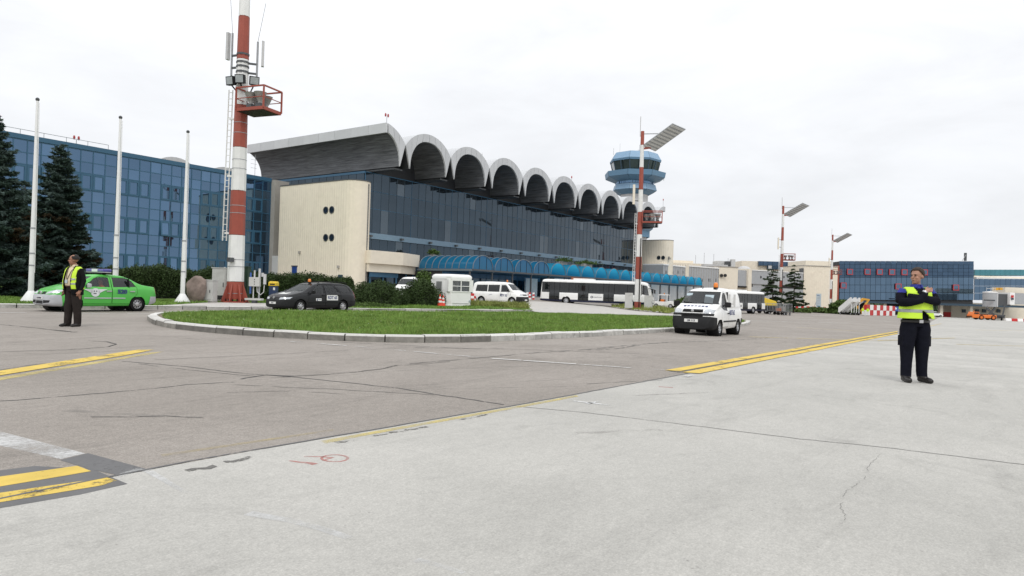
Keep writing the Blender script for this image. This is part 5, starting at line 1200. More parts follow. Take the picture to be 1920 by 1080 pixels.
# ---------------- white panel van
def panel_van(u, v, h):
    t = thing('panel_van', (u, v, gz(u, v)+.008), 'small white panel van with black bumper and amber roof beacon', 'van', h); X = 2.005
    bm = shell(4.16, [(0, .8), (.03, 1.55), (.10, 1.72), (.4, 1.81), (1.4, 1.83), (2.3, 1.80), (2.62, 1.73), (3.32, 1.20), (3.45, 1.14), (3.88, 1.01), (4.02, .90), (4.10, .72), (4.16, .5)],
               [(0, .7), (.04, 1.0), (3.3, 1.02), (3.6, .98), (3.95, .86), (4.1, .66), (4.16, .45)], [(0, .36), (.3, .3), (.6, .25), (3.6, .24), (3.9, .24), (4.16, .28)],
               [(0, .78), (.06, .82), (.3, .85), (3.2, .86), (3.7, .84), (3.98, .78), (4.1, .70), (4.16, .58)], .17, X, crown=.05, rc=.12)
    fa, ra = 3.29-X, .72-X
    arches(bm, t, ((fa, .30), (ra, .30)), .86, .36); bmesh.ops.recalc_face_normals(bm, faces=bm.faces)
    for s in (1, -1):
        take(bm, carve(bm, 'y', [(3.02-X, 1.10), (2.72-X, .98), (2.28-X, .96), (2.2-X, 1.3), (2.28-X, 1.66), (2.46-X, 1.665), (2.66-X, 1.56)], side(s)), 'door_window', 'car_glass', t, -.012)
    take(bm, carve(bm, 'x', [(-.76, 1.21), (.76, 1.21), (.64, 1.70), (-.64, 1.70)], lambda c, n: 2.45-X < c.x < 3.5-X and n.x > .2), 'windscreen', 'car_glass', t, -.012)
    fr = lambda c, n: c.x > 3.5-X and n.x > .1
    for s in (1, -1):
        take(bm, carve(bm, 'x', [(s*.42, .86), (s*.76, .86), (s*.78, 1.0), (s*.60, 1.03), (s*.45, 1.0)], lambda c, n: c.x > 3.4-X), 'headlight', 'headlamp', t, .006)
        take(bm, carve(bm, 'x', [(s*.42, .77), (s*.78, .77), (s*.78, .85), (s*.42, .85)], lambda c, n: c.x > 3.6-X and n.x > .0), 'indicator_strip', 'bumper_grey', t, .012)
    take(bm, carve(bm, 'x', [(-.40, .89), (.40, .89), (.38, 1.01), (-.38, 1.01)], lambda c, n: c.x > 3.5-X and n.x > .1), 'grille', 'slot', t, -.012)
    take(bm, carve(bm, 'x', [(-.42, .66), (.42, .66), (.42, .86), (-.42, .86)], fr), 'lower_grille', 'slot', t, -.01)
    for z in (.70, .76, .82, .93, .97): MB().box(4.0-X, 4.06-X if z > .9 else 4.11-X, -.38, .38, z-.01, z+.01).build('grille_bar', 'bumper_grey', t, world=False)
    take(bm, carve(bm, 'y', [(3.68-X, .1), (4.4-X, .1), (4.4-X, .77), (3.70-X, .70)]), 'front_bumper', 'bumper_grey', t, .018)
    take(bm, carve(bm, 'y', [(-.2-X, .1), (.34-X, .1), (.34-X, .64), (-.2-X, .64)]), 'rear_bumper', 'bumper_grey', t, .014)
    for s in (1, -1):
        take(bm, carve(bm, 'y', [(-.1-X, 1.0), (.06-X, 1.0), (.08-X, 1.5), (-.1-X, 1.5)], lambda c, n, s=s: c.y*s > .55), 'tail_light', 'tail_red', t, .003)
        door(bm, t, [(3.1-X, .33), (2.2-X, .33), (2.12-X, .8), (2.12-X, 1.4), (2.2-X, 1.71), (2.5-X, 1.71), (3.1-X, 1.13)], s, 'car_white', (2.26-X, .86, .872), 'black')
        MB().box(1.1-X, 2.9-X, s*.845, s*.875, .52, .58).build('side_moulding', 'bumper_grey', t, world=False, bevel=.01)
        MB().box(.4-X, 1.95-X, s*.835, s*.855, 1.10, 1.12).build('panel_crease', 'light_grey', t, world=False)
        for x in (1.22, 2.0): MB().box(x-.012-X, x+.0-X, s*.80-.04, s*.80+.045, 1.12, 1.62).build('panel_crease', 'light_grey', t, world=False)
        rz = 0 if s < 0 else R(180); text('code_text', 'RDT 62', .27, 'ink_blue', t, (1.72-X, s*.868, .88), (R(90), 0, rz), bold=.006, sx=.85); MB().box(1.5-X, 1.9-X, s*.835-.01, s*.835+.01, 1.20, 1.26).build('faint_sticker', 'light_grey', t, world=False)
        wheel(t, fa, s*.745, .30, .185, 'bumper_silver', 8); wheel(t, ra, s*.745, .30, .185, 'bumper_silver', 8)
    MB().lathe([(0, .02), (.055, .01), (.06, 0)], 14, (4.05-X, 0, .95), 'x').build('badge', 'silver', t, world=False); plate(t, 4.185-X, .58, 'LM 113', .52)
    for k in range(7): MB().obox((3.66-X, -.42+k*.14, 1.125), (.055, 0, -.017), (0, .045, 0), (.001, 0, .003)).build('bonnet_lettering', 'ink_blue', t, world=False)
    for y0, y1 in ((.55, -.05), (-.05, -.6)): MB().bar((3.36-X, y0, 1.22), (3.25-X, y1, 1.27), .025).build('wiper', 'black', t, world=False)
    MB().obox((3.0-X, .30, 1.40), (.05, 0, -.06), (0, .17, 0), (-.05, 0, .11)).build('paper_notice', 'sign_pale', t, world=False); MB().obox((2.85-X, -.52, 1.57), (.01, 0, -.01), (0, .12, 0), (-.03, 0, .04)).build('sun_sticker', 'sign_pale', t, world=False)
    seats(t, (2.35-X,), .5, .40); MB().box(.5-X, 3.9-X, -.54, .54, .22, .40).build('underbody', 'black', t, world=False); MB().box(3.05-X, 3.4-X, -.74, .74, .7, 1.12).build('dashboard', 'interior', t, world=False, bevel=.05); MB().box(1.95-X, 2.0-X, -.74, .74, .45, 1.7).build('bulkhead', 'interior', t, world=False)
    MB().lathe([(.19, 0), (.205, .012), (.19, .024)], 18).build('steering_wheel', 'black', t, world=False).location = (2.86-X, .4, 1.05)
    mirror(t, 2.92-X, .86, 1.20, 'black', 1.25); beacon(t, 2.42-X, .38, 1.82, .085, .24); MB().tube([(2.55-X, -.1, 1.8), (2.5-X, -.1, 1.9)], .015, 5).build('aerial', 'black', t, world=False)
    finish(bm, 'body', 'car_white', t); return t
panel_van(27.40, 9.38, R(182))

# ---------------- white minibuses
def minibus(u, v, h, lab, code):
    t = thing('minibus', (u, v, gz(u, v)+.008), lab, 'minibus', h); X = 2.49
    bm = shell(4.89, [(0, .8), (.03, 1.60), (.10, 1.84), (.35, 1.94), (1.6, 1.97), (3.1, 1.94), (3.42, 1.84), (4.08, 1.26), (4.2, 1.19), (4.62, 1.03), (4.78, .88), (4.85, .7), (4.89, .5)],
               [(0, .7), (.04, 1.05), (4.0, 1.05), (4.3, 1.02), (4.7, .86), (4.85, .64), (4.89, .45)], [(0, .34), (.3, .28), (.7, .24), (4.3, .22), (4.6, .22), (4.89, .28)],
               [(0, .86), (.06, .90), (.3, .94), (4.0, .95), (4.45, .92), (4.72, .84), (4.84, .74), (4.89, .62)], .17, X, crown=.04, rc=.12)
    fa, ra = 3.99-X, .99-X
    arches(bm, t, ((fa, .33), (ra, .33)), .95, .39); bmesh.ops.recalc_face_normals(bm, faces=bm.faces)
    for s in (1, -1):
        take(bm, carve(bm, 'y', [(3.78-X, 1.12), (2.90-X, 1.10), (2.90-X, 1.70), (3.28-X, 1.71), (3.42-X, 1.64)], side(s)), 'front_side_window', 'car_glass', t, -.012)
        take(bm, carve(bm, 'y', [(2.74-X, 1.10), (1.62-X, 1.10), (1.62-X, 1.70), (2.74-X, 1.72)], side(s)), 'side_window', 'car_glass_dark', t, -.012); take(bm, carve(bm, 'y', [(1.54-X, 1.10), (.36-X, 1.12), (.46-X, 1.68), (1.54-X, 1.70)], side(s)), 'side_window', 'car_glass_dark', t, -.012)
    take(bm, carve(bm, 'x', [(-.82, 1.28), (.82, 1.28), (.68, 1.80), (-.68, 1.80)], lambda c, n: 3.2-X < c.x < 4.3-X and n.x > .2), 'windscreen', 'screen_glass', t, -.012)
    take(bm, carve(bm, 'x', [(-.72, 1.12), (.72, 1.12), (.64, 1.68), (-.64, 1.68)], lambda c, n: c.x < .5-X and n.x < -.15), 'tailgate_window', 'car_glass_dark', t, -.012)
    for s in (1, -1):
        take(bm, carve(bm, 'x', [(s*.45, .82), (s*.84, .84), (s*.84, .98), (s*.52, .96)], lambda c, n: c.x > 4.2-X), 'headlight', 'headlamp', t, .006)
        take(bm, carve(bm, 'y', [(-.1-X, 1.0), (.06-X, 1.0), (.08-X, 1.5), (-.1-X, 1.5)], lambda c, n, s=s: c.y*s > .6), 'tail_light', 'tail_red', t, .003)
    take(bm, carve(bm, 'x', [(-.40, .82), (.40, .82), (.44, .94), (-.44, .94)], lambda c, n: c.x > 4.4-X), 'grille', 'slot', t, -.01)
    take(bm, carve(bm, 'y', [(4.38-X, .1), (5.1-X, .1), (5.1-X, .72), (4.40-X, .72)]), 'front_bumper', 'bumper_grey', t, .014); take(bm, carve(bm, 'y', [(-.2-X, .1), (.58-X, .1), (.5-X, .56), (-.2-X, .56)]), 'rear_bumper', 'bumper_grey', t, .014)
    for s in (1, -1):
        door(bm, t, [(3.62-X, .34), (2.84-X, .34), (2.84-X, 1.76), (3.32-X, 1.76), (3.86-X, 1.12), (3.86-X, .9)], s, 'car_white', (2.98-X, .92, .955), 'black')
        rz = 0 if s < 0 else R(180)
        if code: text('code_text', code, .26, 'ink_blue', t, (3.2-X, s*.957, .80), (R(90), 0, rz), bold=.006, sx=.8); MB().slab([(1.7-X, s*.953, .80), (1.8-X, s*.953, .80), (2.1-X, s*.953, .88), (2.0-X, s*.953, .88)], (0, s, 0), .005).build('flash_logo', 'ink_blue', t, world=False)
        wheel(t, fa, s*.82, .33, .21, 'bumper_silver', 8); wheel(t, ra, s*.82, .33, .21, 'bumper_silver', 8)
    MB().box(1.0-X, 2.8-X, .945, .957, .98, .995).build('door_track', 'wall_grey', t, world=False); plate(t, 4.92-X, .45, '', .46); plate(t, -.02-X, .62, '', .46, -1)
    seats(t, (3.1-X, 2.1-X, 1.2-X), .5, .44); MB().box(.6-X, 4.5-X, -.58, .58, .2, .4).build('underbody', 'black', t, world=False); MB().box(3.7-X, 4.1-X, -.8, .8, .7, 1.16).build('dashboard', 'interior', t, world=False, bevel=.05)
    mirror(t, 3.7-X, .95, 1.25, 'black', 1.2)
    if code: beacon(t, 3.05-X, 0, 1.96, .07, .2)
    finish(bm, 'body', 'car_white', t); return t
minibus(49.4, 35.6, R(279), 'white minibus with orange roof beacon standing to the right of the guard booth', 'RDT 52')
minibus(44.9, 42.0, R(200), 'white van half hidden between the two dark hedges left of the booth', '')

# ---------------- apron buses
def bus():
    t = thing('apron_bus', (0, 0, 0), '', 'bus', group='apron buses'); X = 6.9
    bm = shell(13.8, [(0, .8), (.05, 2.7), (.25, 2.98), (.7, 3.03), (12.3, 3.03), (12.9, 2.93), (13.35, 2.4), (13.6, 1.6), (13.75, .9), (13.8, .6)],
               [(0, .7), (.1, 1.5), (13.0, 1.5), (13.5, 1.2), (13.8, .5)], [(0, .4), (.5, .32), (13.2, .32), (13.8, .4)], [(0, 1.34), (.12, 1.44), (.4, 1.5), (12.8, 1.5), (13.4, 1.42), (13.7, 1.28), (13.8, 1.1)], .03, X, n=110, crown=.05, rc=.2)
    fa, ra = 11.0-X, 3.3-X
    arches(bm, t, ((fa, .46), (ra, .46)), 1.5, .55); bmesh.ops.recalc_face_normals(bm, faces=bm.faces)
    doors = [(1.15, 2.45), (4.75, 6.05), (7.85, 9.15)]
    for s in (1, -1):
        xs = [.25]
        for a, b in doors: xs += [a, b]
        xs += [12.3]
        for i in range(0, len(xs)-1, 2):
            a, b = xs[i], xs[i+1]; n = max(1, round((b-a)/1.5))
            for k in range(n): take(bm, carve(bm, 'y', [(a+(b-a)*k/n+.03-X, 1.45), (a+(b-a)*(k+1)/n-.03-X, 1.45), (a+(b-a)*(k+1)/n-.03-X, 2.66), (a+(b-a)*k/n+.03-X, 2.66)], side(s)), 'side_window', 'car_glass_dark', t, -.01)
        for a, b in doors:
            for k in (0, 1):
                m0, m1 = a+(b-a)*k/2+.03-X, a+(b-a)*(k+1)/2-.03-X
                take(bm, carve(bm, 'y', [(m0, .55), (m1, .55), (m1, 2.66), (m0, 2.66)], side(s)), 'door', 'car_glass_dark', t, -.015)
        take(bm, carve(bm, 'y', [(.2-X, 1.42), (12.42-X, 1.42), (12.42-X, 2.70), (.2-X, 2.70)], side(s)), 'window_pillars', 'black', t, -.004)
        for a, b in doors: take(bm, carve(bm, 'y', [(a-X, .52), (b-X, .52), (b-X, 1.45), (a-X, 1.45)], side(s)), 'door_frame', 'black', t, -.004)
        for a, b in ((.25, 1.1), (2.5, 4.7), (6.1, 7.8)):
            if not (a < 3.3 < b): MB().box(a-X, b-X, s*1.492, s*1.506, .62, 1.40).build('lower_panel', 'car_white', t, world=False)
        take(bm, carve(bm, 'y', [(12.45-X, 1.55), (13.3-X, 1.35), (13.05-X, 2.55), (12.45-X, 2.66)], lambda c, n, s=s: c.y*s > .9), 'cab_window', 'car_glass', t, -.01)
        take(bm, carve(bm, 'y', [(-.5-X, .2), (14.2-X, .2), (14.2-X, .60), (-.5-X, .60)], side(s)), 'skirt', 'navy', t, .006)
        wheel(t, fa, s*1.32, .46, .28, 'bumper_silver', 8); wheel(t, ra, s*1.32, .46, .28, 'bumper_silver', 8)
        rz = 0 if s < 0 else R(180); lg = MB().lathe([(.15, s*1.512), (.07, s*1.512), (.07, s*1.5)], 18, (6.1+.35-X if s > 0 else 6.45-X, 0, 1.0), 'y').build('logo', 'ink', t, world=False)
        text('fleet_name', 'GlobeGround', .26, 'ink', t, (7.15-X if s < 0 else 7.2-X, s*1.51, 1.0), (R(90), 0, rz), sx=.75)
        MB().bar((13.2-X, s*1.4, 2.3), (13.75-X, s*1.65, 2.1), .06).build('mirror_arm', 'black', t, world=False); MB().box(13.65-X, 13.8-X, s*1.65-.12, s*1.65+.12, 1.7, 2.15).build('mirror', 'black', t, world=False, bevel=.03)
    take(bm, carve(bm, 'x', [(-1.22, 1.25), (1.22, 1.25), (1.15, 2.72), (-1.15, 2.72)], lambda c, n: c.x > 12.6-X and n.x > .2), 'windscreen', 'car_glass', t, -.01)
    take(bm, carve(bm, 'x', [(-1.2, 1.5), (1.2, 1.5), (1.15, 2.5), (-1.15, 2.5)], lambda c, n: c.x < .5-X and n.x < -.3), 'rear_window', 'car_glass_dark', t, -.01)
    for s in (1, -1): take(bm, carve(bm, 'x', [(s*.7, .75), (s*1.15, .75), (s*1.15, .98), (s*.7, .98)], lambda c, n: c.x > 13-X and n.x > .2), 'headlight', 'headlamp', t, .006)
    MB().box(.4-X, 13.2-X, -1.1, 1.1, .36, .6).build('floor', 'interior', t, world=False); MB().box(4.0-X, 6.5-X, -.9, .9, 3.03, 3.22).build('roof_unit', 'car_white', t, world=False, bevel=.06)
    pl = MB()
    for x in np.arange(1.5, 12, 1.3):
        for y in (-.55, .55): MB().tube([(x-X, y, .6), (x-X, y, 2.9)], .025, 6).build('grab_pole', 'silver', t, world=False)
    MB().box(11.9-X, 12.4-X, .3, 1.0, .6, 1.3).build('driver_seat', 'interior', t, world=False, bevel=.05)
    finish(bm, 'body', 'car_white', t); return t
b1 = bus(); b1.location = (75.6, 39.9, gz(75.6, 39.9)+.01); b1.rotation_euler = (0, R(.3), R(289)); b1['label'] = 'long white apron bus with dark window band parked before the canopies'
b2 = copy_tree(b1); h2 = R(165); rc_ = D(1436, 586, 98); fw_ = np.array([math.cos(h2), math.sin(h2)]); lf_ = np.array([-fw_[1], fw_[0]])
c_ = rc_[:2]+fw_*6.9-lf_*1.5; b2.location = (c_[0], c_[1], gz(c_[0], c_[1])+.01); b2.rotation_euler = (0, 0, h2); b2['label'] = 'second white apron bus mostly hidden behind the small white panel van'
# ================================================================= street furniture and small things
def at(x, y, h=0): P = G(x, y); return (P[0], P[1], gz(P[0], P[1])+h)
CR = TH-R(90)                          # yaw that turns local x to the camera's right, local y away from it
def ctr(name, x, y, lab, cat, h=0, rz=CR, group=None): return thing(name, at(x, y, h), lab, cat, rz, group)
# guard booth with chamfered corners
t = ctr('guard_booth', 846, 577.5, 'small white guard booth with chamfered corners and barred window', 'booth', .12, CR+R(42))
w, d, H = 1.02, .98, 2.02; ch = .22
def oplan(w, d, ch): return [(-w+ch, -d), (w-ch, -d), (w, -d+ch), (w, d-ch), (w-ch, d), (-w+ch, d), (-w, d-ch), (-w, -d+ch)]
MB().prism(oplan(w, d, ch), 0, .1).build('base', 'booth_white', t, world=False)
MB().prism(oplan(w-.02, d-.02, ch), .1, .95).build('lower_wall', 'booth_white', t, world=False)
MB().loft([[(x, y, z) for x, y in oplan(w*k, d*k, ch*k)] for z, k in ((1.72, 1.0), (1.9, 1.02), (2.0, .96), (2.06, .86))]).build('roof', 'booth_white', t, 40, world=False)
for (x0, x1, y0, y1) in ((-w+.02, -w+.32, -d+.02, -d+.10), (w-.32, w-.02, -d+.02, -d+.10), (-w+.02, -w+.1, -d+.05, d-.05), (w-.1, w-.02, -d+.05, -d+.35), (w-.1, w-.02, d-.35, d-.05), (-w+.05, w-.05, d-.1, d-.02)): MB().box(x0, x1, y0, y1, .95, 1.72).build('wall_panel', 'booth_white', t, world=False)
for yy, s in ((-d, 1),):              # two glazed faces
    MB().box(-.72, .72, -d+.03, -d+.06, .95, 1.70).build('front_window', 'booth_glass', t, world=False)
    fr = MB(); [fr.box(*b) for b in ((-.74, .74, -d-.01, -d+.03, .93, .99), (-.74, .74, -d-.01, -d+.03, 1.64, 1.72), (-.74, -.68, -d-.01, -d+.03, .99, 1.64), (.68, .74, -d-.01, -d+.03, .99, 1.64), (-.03, .03, -d-.01, -d+.03, .99, 1.64), (-.68, .68, -d-.01, -d+.02, 1.29, 1.33))]
    fr.build('window_frame', 'booth_white', t, world=False)
    MB().box(-.66, .66, -d-.015, -d-.0, .2, .24).build('groove', 'light_grey', t, world=False); MB().box(.66, .8, -d-.015, -d-.0, .3, .42).build('sticker', 'sign_pale', t, world=False)
MB().box(-w-.012, -w+.02, -.5, .5, .12, 1.68).build('door', 'booth_white', t, world=False); MB().box(-w-.02, -w-.008, -.3, .3, .98, 1.58).build('door_window', 'booth_glass', t, world=False); MB().box(-w-.05, -w-.012, .36, .42, .8, .92).build('handle', 'galv', t, world=False)
MB().box(-.5, .5, .2, .7, .5, .8).build('desk', 'interior', t, world=False)
MB().obox((-.2, -d-.0, 1.84), (.25, 0, 0), (0, .01, 0), (0, 0, .03)).build('nameplate', 'ink_blue', t, world=False)
# traffic cones
for x, y, s, lab in ((824.5, 578.6, 1.0, 'larger of the two orange and white traffic cones by the booth'), (830.5, 578.6, .9, 'smaller orange and white cone right beside the larger one')):
    t = ctr('traffic_cone', x, y, lab, 'cone', .14, group='cones by the booth'); k = .72*s
    MB().box(-.2*s, .2*s, -.2*s, .2*s, 0, .035).build('base', 'cone_red', t, world=False)
    z = [0, .28, .45, .62, .78, 1.]; m = ['cone_red', 'cone_white', 'cone_red', 'cone_white', 'cone_red']
    for a, b, mm in zip(z[:-1], z[1:], m): MB().lathe([(.15*s*(1-a)+.025, .035+a*k), (.15*s*(1-b)+.025, .035+b*k)], 16).build('band', mm, t, 40, world=False)
    MB().lathe([(.025, .035+k), (0, .04+k)], 16).build('tip', 'cone_red', t, world=False)
# boulder
t = ctr('boulder', 368, 572.5, 'big upright brown boulder beside the flagpole and cabinets', 'boulder', .1)
bm = bmesh.new(); bmesh.ops.create_icosphere(bm, subdivisions=4, radius=1)
from mathutils import noise as mnoise
for v in bm.verts:
    p = v.co.copy(); n = mnoise.noise(p*1.2)*.25+mnoise.noise(p*3)*.10+mnoise.noise(p*8)*.03; v.co = p*(1+n); v.co.x = v.co.x*.52+(.12*(v.co.z)); v.co.y *= .42; v.co.z = max(-.05, v.co.z*.72+.62); v.co.x *= (.72+.35*min(1, v.co.z/1.0)) if v.co.z < 1 else 1
finish(bm, 'stone', 'boulder', t, 25)
# cabinets
def cabinet(x, y, w, d, h, lab, extra=True, mat='cabinet', dep=None):
    if dep: P = D(x, y, dep); t = thing('equipment_cabinet', (P[0], P[1], gz(P[0], P[1])+.05), lab, 'cabinet', CR)
    else: t = ctr('equipment_cabinet', x, y, lab, 'cabinet', .15); MB().box(-w/2, w/2, -d/2, d/2, .06, h).build('housing', mat, t, world=False, bevel=.015); MB().box(-w/2-.03, w/2+.03, -d/2-.03, d/2+.03, h+.003, h+.05).build('lid', mat, t, world=False)
    MB().box(-w/2+.04, w/2+.04, -d/2+.04, d/2-.04, 0, .057).build('plinth', 'wall_grey', t, world=False)
    dr = MB().box(-w/2+.05, w/2-.05, -d/2-.018, -d/2-.003, .15, h-.08).build('door', mat, t, world=False); MB().box(w/2-.14, w/2-.10, -d/2-.04, -d/2-.018, h*.45, h*.58).build('handle', 'steel_dark', dr, world=False); return t
cabinet(390, 572.6, .66, .6, 1.1, 'low pale grey equipment cabinet next to the boulder')
t = cabinet(414, 570.8, .74, .7, 1.76, 'tall grey equipment cabinet directly left of the big mast'); MB().box(-.35, .36, -.36, -.354, .9, .915).build('seam', 'wall_grey', t, world=False); MB().box(-.15, .33, -.375, -.355, .12, .34).build('vent', 'slot', t, world=False); MB().tube([(.15, 0, 1.6), (.15, 0, 1.85)], .05, 8).build('vent_pipe', 'light_grey', t, world=False)
t = cabinet(460, 571, .34, .5, 1.9, 'narrow dark green cabinet right behind the big mast', mat='box_green')
t = ctr('antenna_rack', 477, 574, 'grey box and pipes on a frame right of the big mast', 'antenna rack', .15)
MB().box(-.3, .26, -.1, .12, .88, 1.36).build('box', 'cabinet', t, world=False, bevel=.01)
for z in (1.0, 1.12, 1.24): MB().box(-.02, .02, -.115, -.1, z-.02, z+.02).build('indicator', 'black', t, world=False)
MB().tube([(-.1, .05, .2), (-.1, .05, .88)], .03, 8).build('leg', 'light_grey', t, world=False); MB().tube([(.2, .05, .2), (.2, .05, .9)], .05, 8).build('leg', 'galv', t, world=False)
for x, z0, z1, r in ((-.06, 1.36, 1.72, .045), (.2, 1.36, 1.82, .06), (.36, 1.4, 1.6, .07), (.48, 1.0, 1.54, .08)): MB().tube([(x, .05, z0), (x, .05, z1)], r, 8).build('pipe', 'tower_white', t, 40, world=False)
MB().tube([(.1, 0, .88), (.12, 0, .6), (.3, 0, .45), (.46, 0, .6), (.48, 0, .95)], .022, 6).build('hose', 'light_grey', t, 40, world=False); MB().box(-.45, .4, -.2, .2, .16, .26).build('tray', 'cabinet', t, world=False); MB().box(-.1, .1, -.15, .15, 0, .16).build('foot', 'steel_dark', t, world=False); MB().box(-.36, -.28, .2, .24, .5, 1.6).build('sign_panel', 'sign_blue', t, world=False)
# bin
t = ctr('litter_bin', 512, 572.5, 'dark blue litter bin with yellow top before the hedge', 'bin', .13); MB().box(-.2, .2, -.2, .2, 0, .95).build('body', 'bin_blue', t, world=False, bevel=.03)
MB().loft([[(x*k, y*k, z) for x, y in ((-.22, -.22), (.22, -.22), (.22, .22), (-.22, .22))] for z, k in ((.953, 1.), (1.12, 1.), (1.2, .75))]).build('lid', 'yellow', t, world=False); MB().box(-.14, .14, -.228, -.221, 1.0, 1.07).build('slot', 'slot', t, world=False); MB().box(.04, .15, -.212, -.202, .72, .86).build('label', 'plate', t, world=False)
# cabinets at the second mast
t = cabinet(1177.5, 577, .95, .8, 1.85, 'pale grey cabinet left of the second mast', mat='cabinet', dep=74); t = cabinet(1214, 578.5, 1.0, .8, 1.7, 'open faced grey cabinet right of the second mast', mat='cabinet', dep=74)
# striped bollards and posts near the canopies
for i, (x, y) in enumerate(((1036, 562), (988.5, 561.5), (993, 561.5), (1000, 561.8), (885.5, 569), (889, 569))):
    t = ctr('bollard', x, y, ['bollard with red and white checks just left of the long bus', 'leftmost checked bollard at the rear of the minibus nose', 'second checked bollard in front of the minibus', 'third checked bollard before the pale screen', 'left checked bollard behind the booth', 'right checked bollard behind the booth'][i], 'bollard', group='checked bollards')
    for k in range(4): MB().box(-.13, .13, -.13, .13, .0+k*.22, .218+k*.22).build('block', 'barrier_red' if (k+i) % 2 else 'barrier_white', t, world=False)
# checkered water barriers under the pier
def barrier_run(x0, x1, y0, y1, n, rows, hh, lab, dep=None):
    A, B = (np.array(at(x0, y0)), np.array(at(x1, y1))) if dep is None else (D(x0, y0, dep), D(x1, y1, dep))
    for i in range(n):
        p, q = A+(B-A)*i/n, A+(B-A)*(i+1)/n; c = (p+q)/2; c[2] = gz(c[0], c[1]); ang = math.atan2(q[1]-p[1], q[0]-p[0]); Lh = np.linalg.norm(q-p)/2
        t = thing('checked_barrier', tuple(c), lab[0] % (['first', 'second', 'third', 'fourth', 'fifth', 'sixth', 'seventh', 'eighth', 'ninth', 'tenth', 'eleventh', 'twelfth', 'thirteenth', 'fourteenth'][i]), 'barrier', ang, lab[1])
        for k in range(rows): MB().box(-Lh+.02, Lh-.02, -.25, .25, k*hh+.02, (k+1)*hh).build('block', 'barrier_red' if (i+k) % 2 else 'barrier_white', t, world=False)
barrier_run(1622, 1676, 591.2, 592.2, 9, 2, 1.15, ('red and white checked barrier, %s of the run under the pier', 'checked barriers under the pier'))
barrier_run(1475, 1548, 579, 581, 14, 1, 1.3, ('red and white barrier block, %s of the run before the cream block', 'checked barriers before the cream block'), 158)
P = at(1676, 591); t = thing('direction_sign', (P[0], P[1], P[2]), 'small blue direction sign at the end of the checked barriers', 'sign', CR); MB().box(-.9, .9, -.5, -.45, 1.1, 2.3).build('panel', 'sign_blue', t, world=False); MB().slab([(-.4, -.51, 1.7), (.3, -.51, 1.5), (.5, -.51, 1.9), (.1, -.51, 2.1)], (0, -1, 0), .02).build('symbol', 'plate', t, world=False); MB().box(-.05, .05, -.44, -.36, 0, 1.6).build('post', 'galv', t, world=False)
for i in range(4):
    P = D(1890+i*11, 598, 166); t = thing('kerb_block', (P[0], P[1], gz(P[0], P[1])), ['white concrete block nearest the boarding bridge wheels', 'red concrete block between two white ones by the bridge', 'second white concrete block by the boarding bridge', 'red concrete block at the right edge'][i], 'barrier', CR, 'blocks by the boarding bridge'); MB().loft([[(x, y*k, z) for x, y in ((-.68, -.35), (.68, -.35), (.68, .35), (-.68, .35))] for z, k in ((0, 1), (.2, .95), (.7, .6))]).build('block', 'barrier_red' if i % 2 else 'barrier_white', t, world=False, bevel=.03)
# information board
P = D(1534.5, 573, 168); t = thing('information_board', (P[0], P[1], gz(P[0], P[1])), 'pale blue site information board propped before the cream block', 'sign', CR); s_ = F_PX/168
MB().box(-4.5/s_, 4.5/s_, -.1, 0, 1.1, 26/s_+1.1).build('board', 'sign_pale', t, world=False)
for k in range(7): MB().box(-3.5/s_, random.uniform(1, 3.6)/s_, -.12, -.101, 1.6+k*.4, 1.72+k*.4).build('text_line', 'ink_blue' if k == 6 else 'corridor_grey', t, world=False)
MB().box(-3.6/s_, 3.2/s_, -.12, -.101, 1.2, 1.5).build('picture', 'teal_roof', t, world=False)
for x in (-3.5/s_, 3.5/s_): MB().bar((x, 0, 0), (x, 0, 2), .12).build('post', 'galv', t, world=False)
MB().bar((-9/s_, .6, 0), (-4/s_, 0, 2.6), .1).build('prop', 'galv', t, world=False)
# ---- small white baggage tractor
P = at(1246, 578); t = thing('baggage_tractor', P, 'small white baggage tractor with orange seat in front of the long bus', 'tractor', TH-R(115)); s_ = 1.
MB().box(-1.6, 1.5, -.8, .8, .38, .95).build('chassis', 'car_white', t, world=False, bevel=.05); MB().box(.55, 1.5, -.78, .78, .95, 1.05).build('bonnet', 'car_white', t, world=False, bevel=.04); MB().box(-.75, .55, -.8, .8, 1.85, 1.97).build('roof', 'car_white', t, world=False, bevel=.04)
for x in (-.72, .5):
    for y in (-.75, .75): MB().box(x-.04, x+.04, y-.04, y+.04, .95, 1.85).build('cab_post', 'car_white', t, world=False)
MB().box(.46, .5, -.7, .7, 1.0, 1.84).build('windscreen', 'car_glass', t, world=False); MB().box(-.74, -.70, -.7, .7, 1.0, 1.84).build('rear_screen', 'car_glass_dark', t, world=False); MB().box(-.5, 0, -.55, .55, .95, 1.3).build('seat', 'orange', t, world=False, bevel=.05)
for x in (-1.05, 1.0):
    for y in (-.72, .72): wheel(t, x, y, .33, .22, 'bumper_silver', 6)
plate(t, 1.515, .62, '', .6); beacon(t, -.1, 0, 1.97, .08, .2)
for y in (-.6, .6): MB().lathe([(0, .02), (.09, .01), (.1, 0)], 12, (1.5, y, .82), 'x').build('headlight', 'headlamp', t, world=False)
MB().box(1.5, 1.6, -.75, .75, .38, .52).build('bumper', 'black', t, world=False)
